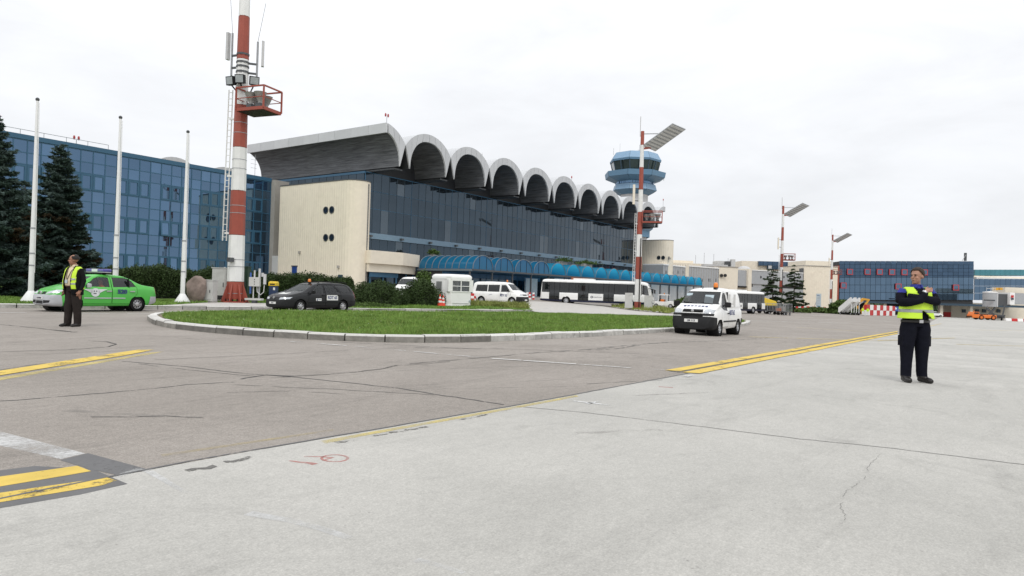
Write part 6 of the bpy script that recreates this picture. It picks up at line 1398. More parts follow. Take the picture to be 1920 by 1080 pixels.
# ---- orange pushback tractor
P = D(1840, 599, 168); t = thing('pushback_tractor', (P[0], P[1], gz(P[0], P[1])), 'low orange pushback tractor beside the boarding bridge', 'tractor', CR); 
MB().box(-2.9, 3.0, -1.1, 1.1, .45, 1.25).build('hull', 'orange', t, world=False, bevel=.12); MB().loft([[(x, y, z) for x, y in ((-2.8+a, -1.0), (-1.2, -1.0), (-1.2, 1.0), (-2.8+a, 1.0))] for z, a in ((1.253, 0), (1.9, .35))]).build('cab', 'orange', t, world=False, bevel=.05)
MB().box(-2.45, -1.35, -1.02, -1.002, 1.35, 1.8).build('cab_window', 'car_glass', t, world=False); MB().box(-1.3, 1.0, -.9, .9, 1.26, 1.42).build('deck', 'black', t, world=False)
for x in (-.7, 2.2):
    for y in (-.95, .95): wheel(t, x, y, .62, .4, 'orange', 6)
beacon(t, -1.9, 0, 1.9, .1, .25); MB().box(-3.15, -2.9, -.9, .9, .5, .8).build('bumper', 'black', t, world=False)
# ---- airstairs
for i, (x, dx) in enumerate(((1588, 0), (1597, 0))):
    P = D(x, 590, 141); t = thing('boarding_stairs', (P[0], P[1], gz(P[0], P[1])), ['white mobile boarding stairs left of the pair near the green bush', 'white mobile boarding stairs right of the pair near the workers'][i], 'stairs', CR+R(-62), 'mobile boarding stairs')
    for s in (-1, 1):
        MB().slab([(-1.6, s*.55, .5), (-1.3, s*.55, .4), (1.4, s*.55, 2.6), (1.4, s*.55, 3.6), (1.1, s*.55, 3.6), (-1.6, s*.55, 1.4)], (0, s, 0), .06).build('side_panel', 'barrier_white', t, world=False)
    for k in range(9): MB().box(-1.45+k*.3, -1.15+k*.3, -.53, .53, .45+k*.24, .5+k*.24).build('tread', 'wall_grey', t, world=False)
    MB().box(1.1, 1.7, -.55, .55, 2.62, 2.7).build('landing', 'wall_grey', t, world=False); MB().box(-1.7, 1.6, -.5, .5, .25, .4).build('chassis', 'black', t, world=False)
    for x_ in (-1.2, 1.2):
        for y_ in (-.45, .45): wheel(t, x_, y_, .25, .15, 'bumper_silver', 6)
    for y_ in (-.4, .4): MB().bar((1.3, y_, .4), (1.3, y_, 2.6), .1).build('strut', 'barrier_white', t, world=False)
# ---- excavator behind the stairs
P = D(1610, 590, 150); t = thing('excavator', (P[0], P[1], gz(P[0], P[1])), 'yellow excavator with folded arm behind the white stairs', 'excavator', CR)
MB().box(-3.6, -1.0, -1.2, 1.2, .9, 2.6).build('house', 'dig_yellow', t, world=False, bevel=.1); MB().box(-1.6, -.6, -1.1, 0, 1.2, 3.3).build('cab', 'dig_yellow', t, world=False, bevel=.08); MB().box(-1.5, -.55, -1.12, -1.1, 2.0, 3.1).build('cab_window', 'car_glass_dark', t, world=False)
for y in (-1.0, 1.0): MB().loft([[(r*math.cos(a)*(1 if False else 1)+(1.4 if math.cos(a) > 0 else -1.4)-2.0, y+yy, .45+.45*math.sin(a)) for a, r in [(2*math.pi*k/16, .45) for k in range(16)]] for yy in (-.3, .3)]).build('track', 'black', t, world=False)
MB().bar((-.9, 0, 2.0), (.9, 0, 3.5), .42, .5).build('boom', 'dig_yellow', t, world=False); MB().bar((.8, 0, 3.5), (2.2, 0, 3.3), .38, .4).build('boom', 'dig_yellow', t, world=False); MB().bar((2.1, 0, 3.4), (.4, 0, .6), .3, .34).build('stick', 'dig_yellow', t, world=False); MB().loft([[(x, y, z) for x, z in ((.1, .2), (.7, .15), (.75, .75), (.3, .85))] for y in (-.4, .4)]).build('bucket', 'dig_yellow', t, world=False)
MB().tube([(-.3, 0, 1.9), (.9, 0, 3.0)], .08, 6).build('ram', 'silver', t, world=False)
# ---- baggage carts and the yellow machine behind the bus
for i, (x, d) in enumerate(((1448, 100), (1463, 98), (1470, 97))):
    P = D(x, 586, d); t = thing('baggage_cart', (P[0], P[1], gz(P[0], P[1])), ['leftmost grey wire baggage cart right of the second bus', 'middle wire baggage cart carrying orange crates', 'rightmost grey wire baggage cart at the foot of the third mast'][i], 'cart', CR+R(15*i), 'baggage carts'); MB().box(-.95, .95, -.6, .6, .45, .55).build('deck', 'steel_dark', t, world=False)
    g = MB()
    for k in range(9): g.bar((-.9+k*.225, -.58, .55), (-.9+k*.225, -.58, 1.6), .025)
    g.bar((-.93, -.58, 1.6), (.93, -.58, 1.6), .05); tag(g.build('mesh_side', 'galv', t, world=False), kind='stuff')
    g = MB()
    for k in range(9): g.bar((-.9+k*.225, .58, .55), (-.9+k*.225, .58, 1.6), .025)
    g.bar((-.93, .58, 1.6), (.93, .58, 1.6), .05); tag(g.build('mesh_side', 'galv', t, world=False), kind='stuff')
    for a in (-.92, .92):
        for b in (-.57, .57): MB().bar((a, b, .5), (a, b, 1.65), .05).build('post', 'galv', t, world=False)
    for a in (-.6, .6):
        for b in (-.5, .5): wheel(t, a, b, .2, .1, 'bumper_silver', 5)
    if i == 1:
        MB().box(-.6, -.1, -.3, .2, .56, .95).build('crate', 'orange', t, world=False); MB().box(.0, .6, -.3, .3, .56, 1.2).build('crate', 'wall_grey', t, world=False)
P = D(1440, 585, 104); t = thing('yellow_loader', (P[0], P[1], gz(P[0], P[1])), 'yellow belt loader nose poking out behind the second bus', 'loader', CR+R(20)); MB().box(-1.6, 1.4, -.8, .8, .5, 1.2).build('chassis', 'black', t, world=False); MB().loft([[(x, y, z) for x, z in ((-1.5, 1.21), (1.3, 1.21), (.9, 1.9), (-1.2, 2.4))] for y in (-.7, .7)]).build('hood', 'yellow', t, world=False, bevel=.08)
for a in (-1.0, .9):
    for b in (-.7, .7): wheel(t, a, b, .36, .22, 'bumper_silver', 6)
# white car under the pier
P = D(1752, 591, 190); t = thing('parked_car', (P[0], P[1], gz(P[0], P[1])), 'white car parked under the pier to the right of the guard', 'car', CR)
bm = shell(4.2, [(0, .6), (.1, 1.0), (.7, 1.05), (1.1, 1.4), (2.2, 1.45), (2.6, 1.35), (3.2, 1.0), (4.0, .8), (4.2, .5)], [(0, .5), (.1, .9), (3.2, .9), (4.2, .45)], [(0, .3), (4.2, .3)], [(0, .7), (.4, .83), (3.6, .83), (4.2, .6)], .35, 2.1, n=40)
arches(bm, t, ((-1.3, .3), (1.2, .3)), .83, .35); bmesh.ops.recalc_face_normals(bm, faces=bm.faces)
for s in (1, -1):
    take(bm, carve(bm, 'y', [(-1.1, 1.0), (1.0, .97), (.5, 1.34), (-.8, 1.34)], side(s)), 'side_window', 'car_glass_dark', t, -.01)
    for x in (-1.3, 1.2): wheel(t, x, s*.72, .3, .18, 'bumper_silver', 6)
finish(bm, 'body', 'car_white', t)
# ================================================================= plants
def tris(name, V, mat, parent=None, world=True):       # V: (n,k,3) faces
    n, k = V.shape[:2]; off = np.array(worldpos(parent)) if (parent is not None and world) else 0
    me = bpy.data.meshes.new(name); me.from_pydata((V.reshape(-1, 3)-off).tolist(), [], np.arange(n*k).reshape(-1, k).tolist()); me.materials.append(MAT[mat]); return link(name, me, parent)
def unit(a): return a/np.maximum(np.linalg.norm(a, axis=-1, keepdims=True), 1e-9)
def leaves(P, size, flat=.0):                          # rhombic leaf faces with random tilt
    n = len(P); a = unit(RNG.normal(size=(n, 3))); b = unit(np.cross(a, RNG.normal(size=(n, 3)))); s = size*RNG.uniform(.55, 1.35, n)[:, None]
    return np.stack([P-a*s, P+b*s*.55, P+a*s, P-b*s*.55], 1)
def spruce(P, h, r0, lab, seed, nwh=26, per=9, needle=('needle', 'needle_blue', 'needle_brown'), droop=.35, card=.16, dens=1.0, base=.35, sparse=0., taper=.85, lean=(0, 0), brown=.14, jit=1.6):
    global RNG
    keep = RNG; RNG = np.random.default_rng(seed); t = thing('conifer_tree', tuple(P), lab, 'tree')
    MB().tube([(0, 0, -.2), (lean[0]*.3, lean[1]*.3, h*.4), (lean[0], lean[1], h)], [h*.018, h*.012, .015], 8).build('trunk', 'bark', t, world=False)
    C = [[], [], []]; br = MB()
    for i in range(nwh):
        f = (i+RNG.uniform(-.3, .3))/nwh; zb_ = base+(h-base)*max(0, f); Lm = r0*(1-f)**taper*RNG.uniform(.82, 1.12)+.10
        n = max(4, int(per*(1-.45*f)))
        for k in range(n):
            if RNG.random() < sparse: continue
            an = 2*math.pi*(k+RNG.uniform(-.4, .4))/n+i*1.9; d = np.array([math.cos(an), math.sin(an), 0]); sd = np.array([-d[1], d[0], 0]); Lb = Lm*RNG.uniform(.62, 1.12)
            z0 = zb_+RNG.uniform(-.5, .5)*(h/nwh)*jit; o = np.array([lean[0]*f, lean[1]*f, z0]); dr_ = droop*RNG.uniform(.55, 1.35)
            def pt(s): return o+d*Lb*s+ZV*(Lb*(.10*s-dr_*s*s+.24*s**4))
            br.tube([pt(0), pt(.5), pt(.92)], [.018+.012*Lb, .014, .004], 4, False)
            m = max(5, int(16*Lb*dens)); mi = 2 if (RNG.random() < brown and f < .55) else (1 if RNG.random() < .40 else 0)
            for q in np.linspace(.10, 1.0, m):
                c = pt(q); wd = Lb*.36*(1-q*.75)*(.5+q if q < .5 else 1)
                for sgn in (-1, 1):
                    for e in np.linspace(.12, 1, max(2, int(5*dens*wd/.25)+1)):
                        p = c+sd*sgn*wd*e+d*wd*e*.55-ZV*(wd*e*.35)+RNG.normal(0, .02, 3); kk = 3 if dens >= 1 else 2
                        for _ in range(kk): C[mi if RNG.random() < .85 else 0].append((p, unit(d*.7+sd*sgn*RNG.uniform(0, 1)+RNG.normal(0, .35, 3)-ZV*.1)))
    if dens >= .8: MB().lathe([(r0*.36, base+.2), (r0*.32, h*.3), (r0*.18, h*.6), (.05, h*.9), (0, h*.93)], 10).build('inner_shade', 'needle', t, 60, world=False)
    br.build('branches', 'bark', t, world=False, fix=False)['kind'] = 'stuff'
    for i in range(3):
        if not C[i]: continue
        P_ = np.array([c[0] for c in C[i]]); A = np.array([c[1] for c in C[i]]); n = len(P_); s = card*RNG.uniform(.6, 1.25, n)[:, None]; b = unit(np.cross(A, RNG.normal(size=(n, 3))))
        V = np.stack([P_-A*s*.3, P_+b*s*.16+A*s*.2, P_+A*s*.85, P_-b*s*.16+A*s*.2], 1); o = tris('crown' if i == 0 else 'needle_tips', V, needle[i], t, False)
    RNG = keep; return t
def gp(x, y, h=.13): P = G(x, y); return (P[0], P[1], gz(P[0], P[1])+h)
Pt = D(104, 565, 40); hgt = zat(Pt, 272)-gz(Pt[0], Pt[1]); spruce((Pt[0], Pt[1], gz(Pt[0], Pt[1])+.1), hgt, 2.15, 'blue green spruce with pointed top left of the man in the yellow vest', 11, nwh=34, per=13, card=.19, taper=.74, droop=.28)
Pt = D(-24, 565, 33); hgt = zat(Pt, 216)-gz(Pt[0], Pt[1]); spruce((Pt[0], Pt[1], gz(Pt[0], Pt[1])+.1), hgt, 2.3, 'large spruce cut off by the left edge of the picture', 12, nwh=36, per=13, card=.19, taper=.74, droop=.28)
Pt = D(40, 565, 46); hgt = zat(Pt, 345)-gz(Pt[0], Pt[1]); spruce((Pt[0], Pt[1], gz(Pt[0], Pt[1])+.1), hgt, 2.3, 'dark spruce filling the gap behind the nearest flagpole', 13, nwh=24, per=11, dens=.8, card=.22, taper=.7)
for x, yt, lab, sd_ in ((1448, 503, 'sparse small conifer left of the third lamp mast', 21), (1488, 497, 'sparse small conifer right of the third lamp mast', 22)):
    Pt = D(x, 580, 126 if sd_ == 21 else 130); spruce((Pt[0], Pt[1], gz(Pt[0], Pt[1])), zat(Pt, yt)-gz(Pt[0], Pt[1]), 2.6, lab, sd_, nwh=11, per=7, needle=('far_needle', 'far_needle', 'far_needle'), droop=.5, card=.42, dens=.55, base=1.2, sparse=.22, taper=.55, brown=0)
# clipped hedges: dense shells of small leaves over a dark core
def hedge(a, b, w, h, n, lab, leaf=.07, mat='hedge_leaf', ends=.5, wob=.12, name='hedge', cat='hedge', z=.12):
    a, b = np.array(a[:2]), np.array(b[:2]); d = b-a; Ln = np.linalg.norm(d); d = d/Ln; nn = np.array([-d[1], d[0]]); c = (a+b)/2
    t = thing(name, (c[0], c[1], gz(*c)), lab, cat)
    def prof(s, th):                    # rounded box section; s along, th around from front foot over the top
        e = np.minimum(1, np.minimum(s, Ln-s)/ends); k = np.sqrt(np.clip(1-(1-e)**2, .02, 1))
        q = .62; cy = np.sign(np.cos(th))*np.abs(np.cos(th))**q*w/2*k; cz = np.abs(np.sin(th))**q*h*(.55+.45*k); return cy, cz
    s = RNG.uniform(0, Ln, n); th = RNG.uniform(0, math.pi, n); cy, cz = prof(s, th)
    bump = 1+wob*(np.sin(s*1.7+th*2)*.5+np.sin(s*4.1+th*5)*.35+RNG.normal(0, .35, n)); depth = RNG.uniform(.78, 1.04, n)*bump
    X = a[None]+d[None]*s[:, None]+nn[None]*(cy*depth)[:, None]; Z = np.array([gz(*p) for p in X])+z+cz*np.clip(depth, .3, 1.25)*(.93+.07*depth)
    tris('leaves', leaves(np.c_[X, Z], leaf), mat, t)['kind'] = 'stuff'
    rings = []
    for ss in np.linspace(.02*Ln, .98*Ln, 14):
        tt = np.linspace(0, math.pi, 12); yy, zz = prof(np.full(12, ss), tt); rings.append([tuple(np.r_[(a+d*ss+nn*y*.80), gz(*(a+d*ss))+z+zq*.84]) for y, zq in zip(yy, zz)])
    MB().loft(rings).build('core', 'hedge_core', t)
    return t
hz = [('long clipped hedge running behind the green car and the boulder', (196, 562.5), (486, 563.5), 1.6, 1.62, 46000), ('rounded clipped hedge right behind the black estate car', (492, 564), (664, 571), 1.8, 1.62, 30000)]
for lab, A, B, w, h, n in hz: hedge(G(*A), G(*B), w, h, n, lab, .055)
def bush(x, y, wpx, hpx, dep, n, lab, mat='hedge_leaf', leaf=.07, squash=1., core=True):
    P = D(x, y, dep); s = F_PX/dep; rx, rz = wpx/2/s, hpx/s; g0 = gz(P[0], P[1]); t = thing('bush', (P[0], P[1], g0), lab, 'bush')
    u = unit(RNG.normal(size=(n, 3))); rr = RNG.uniform(.72, 1.06, n)[:, None]*(1+.16*np.sin(u[:, :1]*7+u[:, 1:2]*5)+.12*np.sin(u[:, 2:]*9+u[:, :1]*4)); q = u*rr
    z = np.abs(q[:, 2])**.8*rz; X = P[0]+(q[:, 0]*RT0[0]+q[:, 1]*FWD0[0])*rx; Y = P[1]+(q[:, 0]*RT0[1]+q[:, 1]*FWD0[1])*rx
    tris('leaves', leaves(np.c_[X, Y, g0+z], leaf), mat, t)['kind'] = 'stuff'
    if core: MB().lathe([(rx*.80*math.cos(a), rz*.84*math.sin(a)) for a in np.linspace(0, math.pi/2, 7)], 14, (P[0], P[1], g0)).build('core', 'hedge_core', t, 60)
    return t
bush(706, 571, 102, 45, 41, 17000, 'broad dark hedge bush between the estate car and the hidden van', leaf=.05)
bush(789, 575, 74, 47, 43, 14000, 'dark hedge bush just left of the guard booth', leaf=.05)
bush(793, 571, 40, 62, 46, 5000, 'lighter green feathery shrub rising above the hedge by the booth', 'bush_leaf', .07, core=False)
bush(690, 577, 110, 12, 37, 4000, 'low weeds at the foot of the dark hedge bush', 'bush_leaf', .05, core=False)
bush(1580, 588, 44, 24, 146, 5000, 'round green bush beside the white boarding stairs', 'bush_leaf', .28)
bush(1530, 588, 60, 9, 150, 3000, 'low spreading shrubs before the information board', 'bush_leaf', .3)
bush(1490, 585, 50, 6, 140, 2000, 'thin strip of low weeds below the small conifers', 'bush_leaf', .3, core=False)
bush(1285, 576, 40, 18, 110, 2500, 'green shrubs behind the small white tractor', 'bush_leaf', .22)
bush(1322, 556, 16, 14, 165, 900, 'small green shrub under the grey corridor', 'bush_leaf', .3)
for x, y, wp, hp, dp, lab in ((813, 476, 16, 12, 97, 'brown green plant on the canopy terrace by the annex'), (1056, 490, 26, 10, 117, 'green potted shrubs on the terrace above the cyan canopies'), (1100, 495, 40, 10, 125, 'low green planting on the terrace near the hall glass')):
    P = D(x, y, dp); s = F_PX/dp; t = thing('terrace_plant', (P[0], P[1], P[2]-.3), lab, 'plant'); n = 700; q = RNG.normal(0, 1, (n, 3))*np.array([wp/4/s, wp/5/s, hp/4/s]); X = P[0]+q[:, 0]*RT0[0]+q[:, 1]*FWD0[0]; Y = P[1]+q[:, 0]*RT0[1]+q[:, 1]*FWD0[1]
    tris('leaves', leaves(np.c_[X, Y, P[2]+np.abs(q[:, 2])], .16), 'bush_leaf', t)['kind'] = 'stuff'; MB().box(P[0]-wp/2.5/s, P[0]+wp/2.5/s, P[1]-.3, P[1]+.3, P[2]-.6, P[2]+.05).build('planter', 'wall_grey', t)
# ================================================================= people
def ell0(c, r, n=14, rot=None):
    V = []; F = []; m = n//2
    for i in range(m+1):
        a = math.pi*i/m
        for k in range(n):
            b = 2*math.pi*k/n; p = Vector((r[0]*math.sin(a)*math.cos(b), r[1]*math.sin(a)*math.sin(b), r[2]*math.cos(a)))
            if rot: p.rotate(Euler(rot))
            V.append((c[0]+p.x, c[1]+p.y, c[2]+p.z))
    for i in range(m):
        for k in range(n): F.append((i*n+k, (i+1)*n+k, (i+1)*n+(k+1) % n, i*n+(k+1) % n))
    return V, F
ell = ell0
def fused(name, parts, voxel, mats, zone, parent, smooth_it=3):   # one continuous skin grown over all the limbs
    mb = MB()
    for V, F in parts: mb.add(V, F)
    me = mb.mesh(name, None); o = bpy.data.objects.new('t', me); COL.objects.link(o)
    r = o.modifiers.new('r', 'REMESH'); r.mode = 'VOXEL'; r.voxel_size = voxel
    s = o.modifiers.new('s', 'SMOOTH'); s.factor = .5; s.iterations = smooth_it
    dg = bpy.context.evaluated_depsgraph_get(); m2 = bpy.data.meshes.new_from_object(o.evaluated_get(dg)); bpy.data.objects.remove(o); m2.name = name; m2.materials.clear()
    for m in mats: m2.materials.append(MAT[m])
    for p in m2.polygons: p.use_smooth = True; p.material_index = zone(p.center)
    return link(name, m2, parent)
def T(pts, r, n=12):
    m = MB().tube(pts, r, n); return (m.v, m.f)
def rings(lst, n=20):
    rr = []
    for (x, y, z, rx, ry) in lst: rr.append([(x+rx*math.cos(2*math.pi*k/n), y+ry*math.sin(2*math.pi*k/n), z) for k in range(n)])
    m = MB().loft(rr); return (m.v, m.f)
def hand(w, d, side_, curl=.5, up=(0, 0, 1), s=1.):     # palm at wrist w, pointing d; side_ = thumb direction
    w, d, sd = Vector(w), Vector(d).normalized(), Vector(side_).normalized(); nrm = d.cross(sd).normalized(); out = []
    out.append(T([w, w+d*.05*s, w+d*.085*s], [.026*s, .034*s, .03*s], 10))
    for k, (o, l) in enumerate(((.030, .072), (.010, .080), (-.011, .074), (-.030, .058))):
        b = w+d*.075*s+sd*o*s; j1 = b+d*l*.45*s+nrm*curl*.012*s; j2 = j1+d*l*.35*s*(1-curl*.4)+nrm*curl*.022*s; out.append(T([b, j1, j2, j2+d*l*.2*s*(1-curl)+nrm*curl*.018*s], [.0100*s, .0095*s, .0085*s, .0075*s], 8))
    b = w+d*.025*s+sd*.028*s; out.append(T([b, b+sd*.025*s+d*.025*s+nrm*curl*.01, b+sd*.03*s+d*.062*s+nrm*curl*.02], [.012*s, .0105*s, .0085*s], 8)); return out
HS = 1.07
def head_parts(c, yaw):                 # face looks along -y before yaw
    out = []; c = Vector(c); R_ = Matrix.Rotation(yaw, 3, 'Z')*HS
    def ell(cc, r, n=14, rot=None): return ell0(cc, tuple(k*HS for k in r), n, rot)
    def q(x, y, z): p = R_ @ Vector((x, y, z)); return (c.x+p.x, c.y+p.y, c.z+p.z)
    e = (0, 0, yaw)
    out += [ell(q(0, .008, .035), (.074, .094, .090), 20, e), ell(q(0, -.022, -.035), (.058, .066, .075), 18, e), ell(q(0, -.052, -.082), (.030, .030, .026), 12, e)]
    out += [T([q(0, -.085, .02), q(0, -.103, -.012), q(0, -.107, -.026)], [.009, .012, .014], 8), ell(q(0, -.078, .033), (.045, .018, .010), 12, e), ell(q(0, -.085, -.052), (.022, .012, .010), 10, e)]
    for s in (-1, 1): out += [ell(q(s*.075, .012, -.002), (.012, .022, .034), 10, e), ell(q(s*.035, -.065, -.02), (.022, .02, .02), 10, e)]
    return out, q
def face_bits(t, q, yaw, s=1):
    for sg in (-1, 1):
        e = MB().add(*ell(q(sg*.031, -.083, .010), (.012, .007, .0065), 10, (0, 0, yaw))).build('eye', 'black', t, 60, world=False)
        MB().add(*ell(q(sg*.032, -.094, .028), (.019, .006, .0045), 8, (0, 0, yaw))).build('eyebrow', 'hair', t, world=False)
    MB().add(*ell(q(0, -.0965, -.053), (.020, .004, .0028), 8, (0, 0, yaw))).build('mouth', 'tail_red' if False else 'belt_brown', t, world=False)
def hair_cap(t, c, yaw, mat, front=.062, bald=False, nape=-.05):
    V, F = ell((0, 0, 0), (.0855, .108, .104), 32); keep = []
    for f in F:
        p = np.mean([V[i] for i in f], axis=0); x, y, z = p
        lim = front if y < -.055 else (front-(y+.055)*1.5)
        lim = max(lim, nape)
        if y < .0 and abs(x) > .05: lim = max(lim, -.015 if not bald else -.02)
        if z < lim: continue
        if bald and y < .015 and z > .02 and abs(x) < .07: continue
        keep.append(f)
    V2 = []
    for p in V:
        n = mnoise.noise(Vector(p)*40)*.004; v = Vector((p[0]*(1+n*8), p[1]*(1+n*8)+.010, p[2]*(1.0+n*6)+.036)); v *= HS; v.rotate(Euler((0, 0, yaw))); V2.append((c[0]+v.x, c[1]+v.y, c[2]+v.z))
    o = MB().add(V2, keep).build('hair', mat, t, 60, world=False); so_ = o.modifiers.new('s', 'SOLIDIFY'); so_.thickness = .012; so_.offset = -.5; return o
def vest_shell(prof, n=72, m=36, keep=None, wave=.006):
    V = []; F = []; zs = np.linspace(prof[0][0], prof[-1][0], m)
    for z in zs:
        x0, y0, rx, ry = [np.interp(z, [p[0] for p in prof], [p[i] for p in prof]) for i in (1, 2, 3, 4)]
        for k in range(n):
            a = 2*math.pi*k/n; w = 1+wave*8*mnoise.noise(Vector((math.cos(a)*2.2, math.sin(a)*2.2, z*5))); V.append((x0+rx*w*math.cos(a), y0+ry*w*math.sin(a), z))
    for i in range(m-1):
        for k in range(n):
            f = (i*n+k, i*n+(k+1) % n, (i+1)*n+(k+1) % n, (i+1)*n+k); p = np.mean([V[j] for j in f], axis=0)
            if keep is None or keep(*p): F.append(f)
    return V, F
def garment(name, V, F, mat, t, th=.008):
    o = MB().add(V, F).build(name, mat, t, 60, world=False); s = o.modifiers.new('s', 'SOLIDIFY'); s.thickness = th; s.offset = 1; return o

# ---- guard with crossed arms
Pg = G(1713, 716.5); gd = thing('person', (Pg[0], Pg[1], gz(Pg[0], Pg[1])+.004), 'person standing with crossed arms, yellow vest over navy uniform, head turned left', 'person', CR)
hy = R(-62); hc = (.0, -.015, 1.635)
hp, q = head_parts(hc, hy)
torso = rings([(0, 0, .86, .17, .13), (0, 0, .93, .195, .145), (0, 0, 1.02, .19, .145), (0, -.005, 1.14, .195, .15), (0, -.005, 1.28, .205, .145), (0, 0, 1.38, .205, .125), (0, .005, 1.44, .165, .10), (0, .005, 1.48, .08, .075)])
parts = [torso, T([(0, .01, 1.44), (0, .0, 1.56)], [.065, .056], 14)]+hp
for s, fx in ((-1, -.125), (1, .118)):
    parts.append(rings([(fx+s*.005, -.01, .075, .072, .085), (fx, 0, .16, .075, .085), (fx*.98, 0, .30, .078, .088), (fx*.97, 0, .48, .094, .098), (fx*.95, 0, .66, .110, .116), (s*.105, 0, .82, .120, .132), (s*.092, 0, .93, .11, .125)]))
    dx = -.03*1 if s < 0 else .05
    parts += [T([(fx, .06, .045), (fx+dx*.6, -.04, .05), (fx+dx, -.15, .038), (fx+dx*1.15, -.19, .030)], [.046, .050, .044, .028], 12)]
parts += [T([(-.19, .0, 1.415), (-.245, -.01, 1.34), (-.275, -.06, 1.235)], [.070, .070, .068], 12), T([(-.275, -.06, 1.235), (-.20, -.17, 1.235), (-.06, -.235, 1.275), (-.02, -.255, 1.345), (.0, -.252, 1.400)], [.070, .068, .060, .050, .036], 12)]
parts += [T([(.19, .0, 1.415), (.25, -.01, 1.35), (.27, -.07, 1.255)], [.070, .070, .068], 12), T([(.27, -.07, 1.255), (.20, -.185, 1.26), (.04, -.225, 1.285), (-.13, -.205, 1.315), (-.20, -.13, 1.335)], [.070, .068, .060, .050, .040], 12)]
hnd = hand((-.01, -.25, 1.405), (.86, .30, .22), (-.2, .2, .9), .6, s=.95); parts += hnd
def zg(c):
    x, y, z = c
    if z > 1.515: return 0
    if (x-.07)**2+(y+.22)**2+(z-1.43)**2 < .11**2 and x > -.012 and z > 1.388 and y < -.15: return 0
    if z < .095: return 2
    if z > 1.455: return 3
    if z > 1.385 and abs(x) > .125 and y > -.11: return 3
    return 1
fused('body', parts, .0085, ['skin', 'cloth_navy', 'leather', 'shirt_blue'], zg, gd, 2)
face_bits(gd, q, hy); hair_cap(gd, hc, hy, 'hair', front=.058)
def kg(x, y, z):
    if y < -.02 and abs(x) < .015+max(0, z-1.22)*.30 and z > 1.24: return False        # V neck
    if abs(x) > .188 and z > 1.16: return False                                        # arm holes
    if abs(x) < .072 and z > 1.42: return False
    if y < 0 and -.02 < x < .015+(1.11-z)*1.1 and z < 1.11: return False                # flap open at the hem
    return True
prof = [(.985, 0, -.01, .262, .205), (1.05, 0, -.01, .246, .198), (1.14, 0, -.008, .232, .19), (1.28, 0, -.004, .232, .178), (1.38, 0, 0, .228, .152), (1.435, 0, .004, .20, .128), (1.465, 0, .006, .15, .105)]
garment('safety_vest', *vest_shell(prof, 84, 44, kg, .006), 'hivis', gd)
V, F = vest_shell([(z, a, b, c+.006, d+.006) for z, a, b, c, d in prof if z > 1], 84, 60, lambda x, y, z: kg(x, y, z) and 1.075 < z < 1.128, .006); garment('reflective_band', V, F, 'reflective', gd, .003)
garment('collar', *vest_shell([(1.46, 0, -.005, .088, .085), (1.51, 0, -.008, .074, .074)], 40, 5, lambda x, y, z: not (y < -.05 and abs(x) < .025), 0), 'shirt_blue', gd, .006)
garment('belt', *vest_shell([(.925, 0, 0, .208, .158), (.965, 0, 0, .206, .158)], 60, 4, None, 0), 'leather', gd, .004); MB().box(-.035, .025, -.172, -.160, .922, .968).build('buckle', 'silver', gd, world=False)
MB().tube([(-.020, -.252, 1.384), (-.013, -.252, 1.394), (-.006, -.251, 1.402)], .040, 12).build('wrist_watch', 'silver', gd, 40, world=False)
for s in (-1, 1): MB().box(s*.205-.012 if s > 0 else -.222, s*.205+.016 if s > 0 else -.196, -.06, .08, .56, .72).build('thigh_pocket', 'cloth_navy', gd, world=False, bevel=.006)
# ---- man in dark jacket walking the road on the left
Pm = G(136, 612.3); mn = thing('person', (Pm[0], Pm[1], gz(Pm[0], Pm[1])+.004), 'person in dark jacket, yellow vest and brown trousers looking left', 'person', CR-R(17))
hy = R(-52); hc = (0, -.03, 1.625); hp, q = head_parts(hc, hy)
torso = rings([(0, 0, .86, .16, .13), (0, 0, .93, .185, .15), (0, -.02, 1.02, .185, .165), (0, -.025, 1.12, .185, .168), (0, -.015, 1.26, .195, .148), (0, 0, 1.37, .20, .125), (0, .005, 1.43, .16, .10), (0, .0, 1.47, .075, .075)])
parts = [torso, T([(0, .01, 1.43), (0, -.01, 1.55)], [.064, .056], 14)]+hp
for s, fx, fy in ((-1, -.10, -.05), (1, .095, .05)):
    parts.append(rings([(fx, fy, .065, .068, .09), (fx, fy, .16, .074, .09), (fx, fy*.8, .30, .082, .092), (fx*.98, fy*.6-.01, .48, .09, .10), (fx*.95, fy*.3, .66, .10, .112), (s*.095, 0, .82, .108, .13), (s*.085, 0, .93, .10, .13)]))
    parts += [T([(fx, fy+.07, .04), (fx+s*.012, fy-.05, .045), (fx+s*.02, fy-.16, .032), (fx+s*.02, fy-.205, .026)], [.042, .046, .038, .022], 12)]
for s in (-1, 1):
    parts += [T([(s*.185, .0, 1.41), (s*.235, .02, 1.28), (s*.265, .035, 1.12), (s*.262, .0, .98), (s*.245, -.05, .87)], [.066, .064, .056, .048, .036], 12)]+hand((s*.245, -.05, .875), (-s*.05, -.25, -1), (-s*.3, -1, .2), .8)
def zm(c):
    x, y, z = c
    if z > 1.505: return 0
    if z < .885 and abs(x) > .19 and z > .6: return 0
    if z < .075: return 2
    if z < .985 and abs(x) < .215: return 1
    if abs(x) > .205: return 4
    return 3
fused('body', parts, .0085, ['skin_tan', 'cloth_brown', 'leather', 'shirt_cream', 'cloth_black'], zm, mn, 2)
face_bits(mn, q, hy); hair_cap(mn, hc, hy, 'hair_black', front=.055, bald=True, nape=-.03)
pj = [(.78, 0, .01, .228, .165), (.9, 0, .0, .228, .185), (1.02, 0, -.015, .225, .19), (1.14, 0, -.02, .22, .188), (1.28, 0, -.01, .225, .165), (1.37, 0, .004, .222, .145), (1.43, 0, .006, .18, .118), (1.465, 0, .006, .12, .095)]
op = lambda x, y, z: not (y < -.02 and abs(x) < .098)
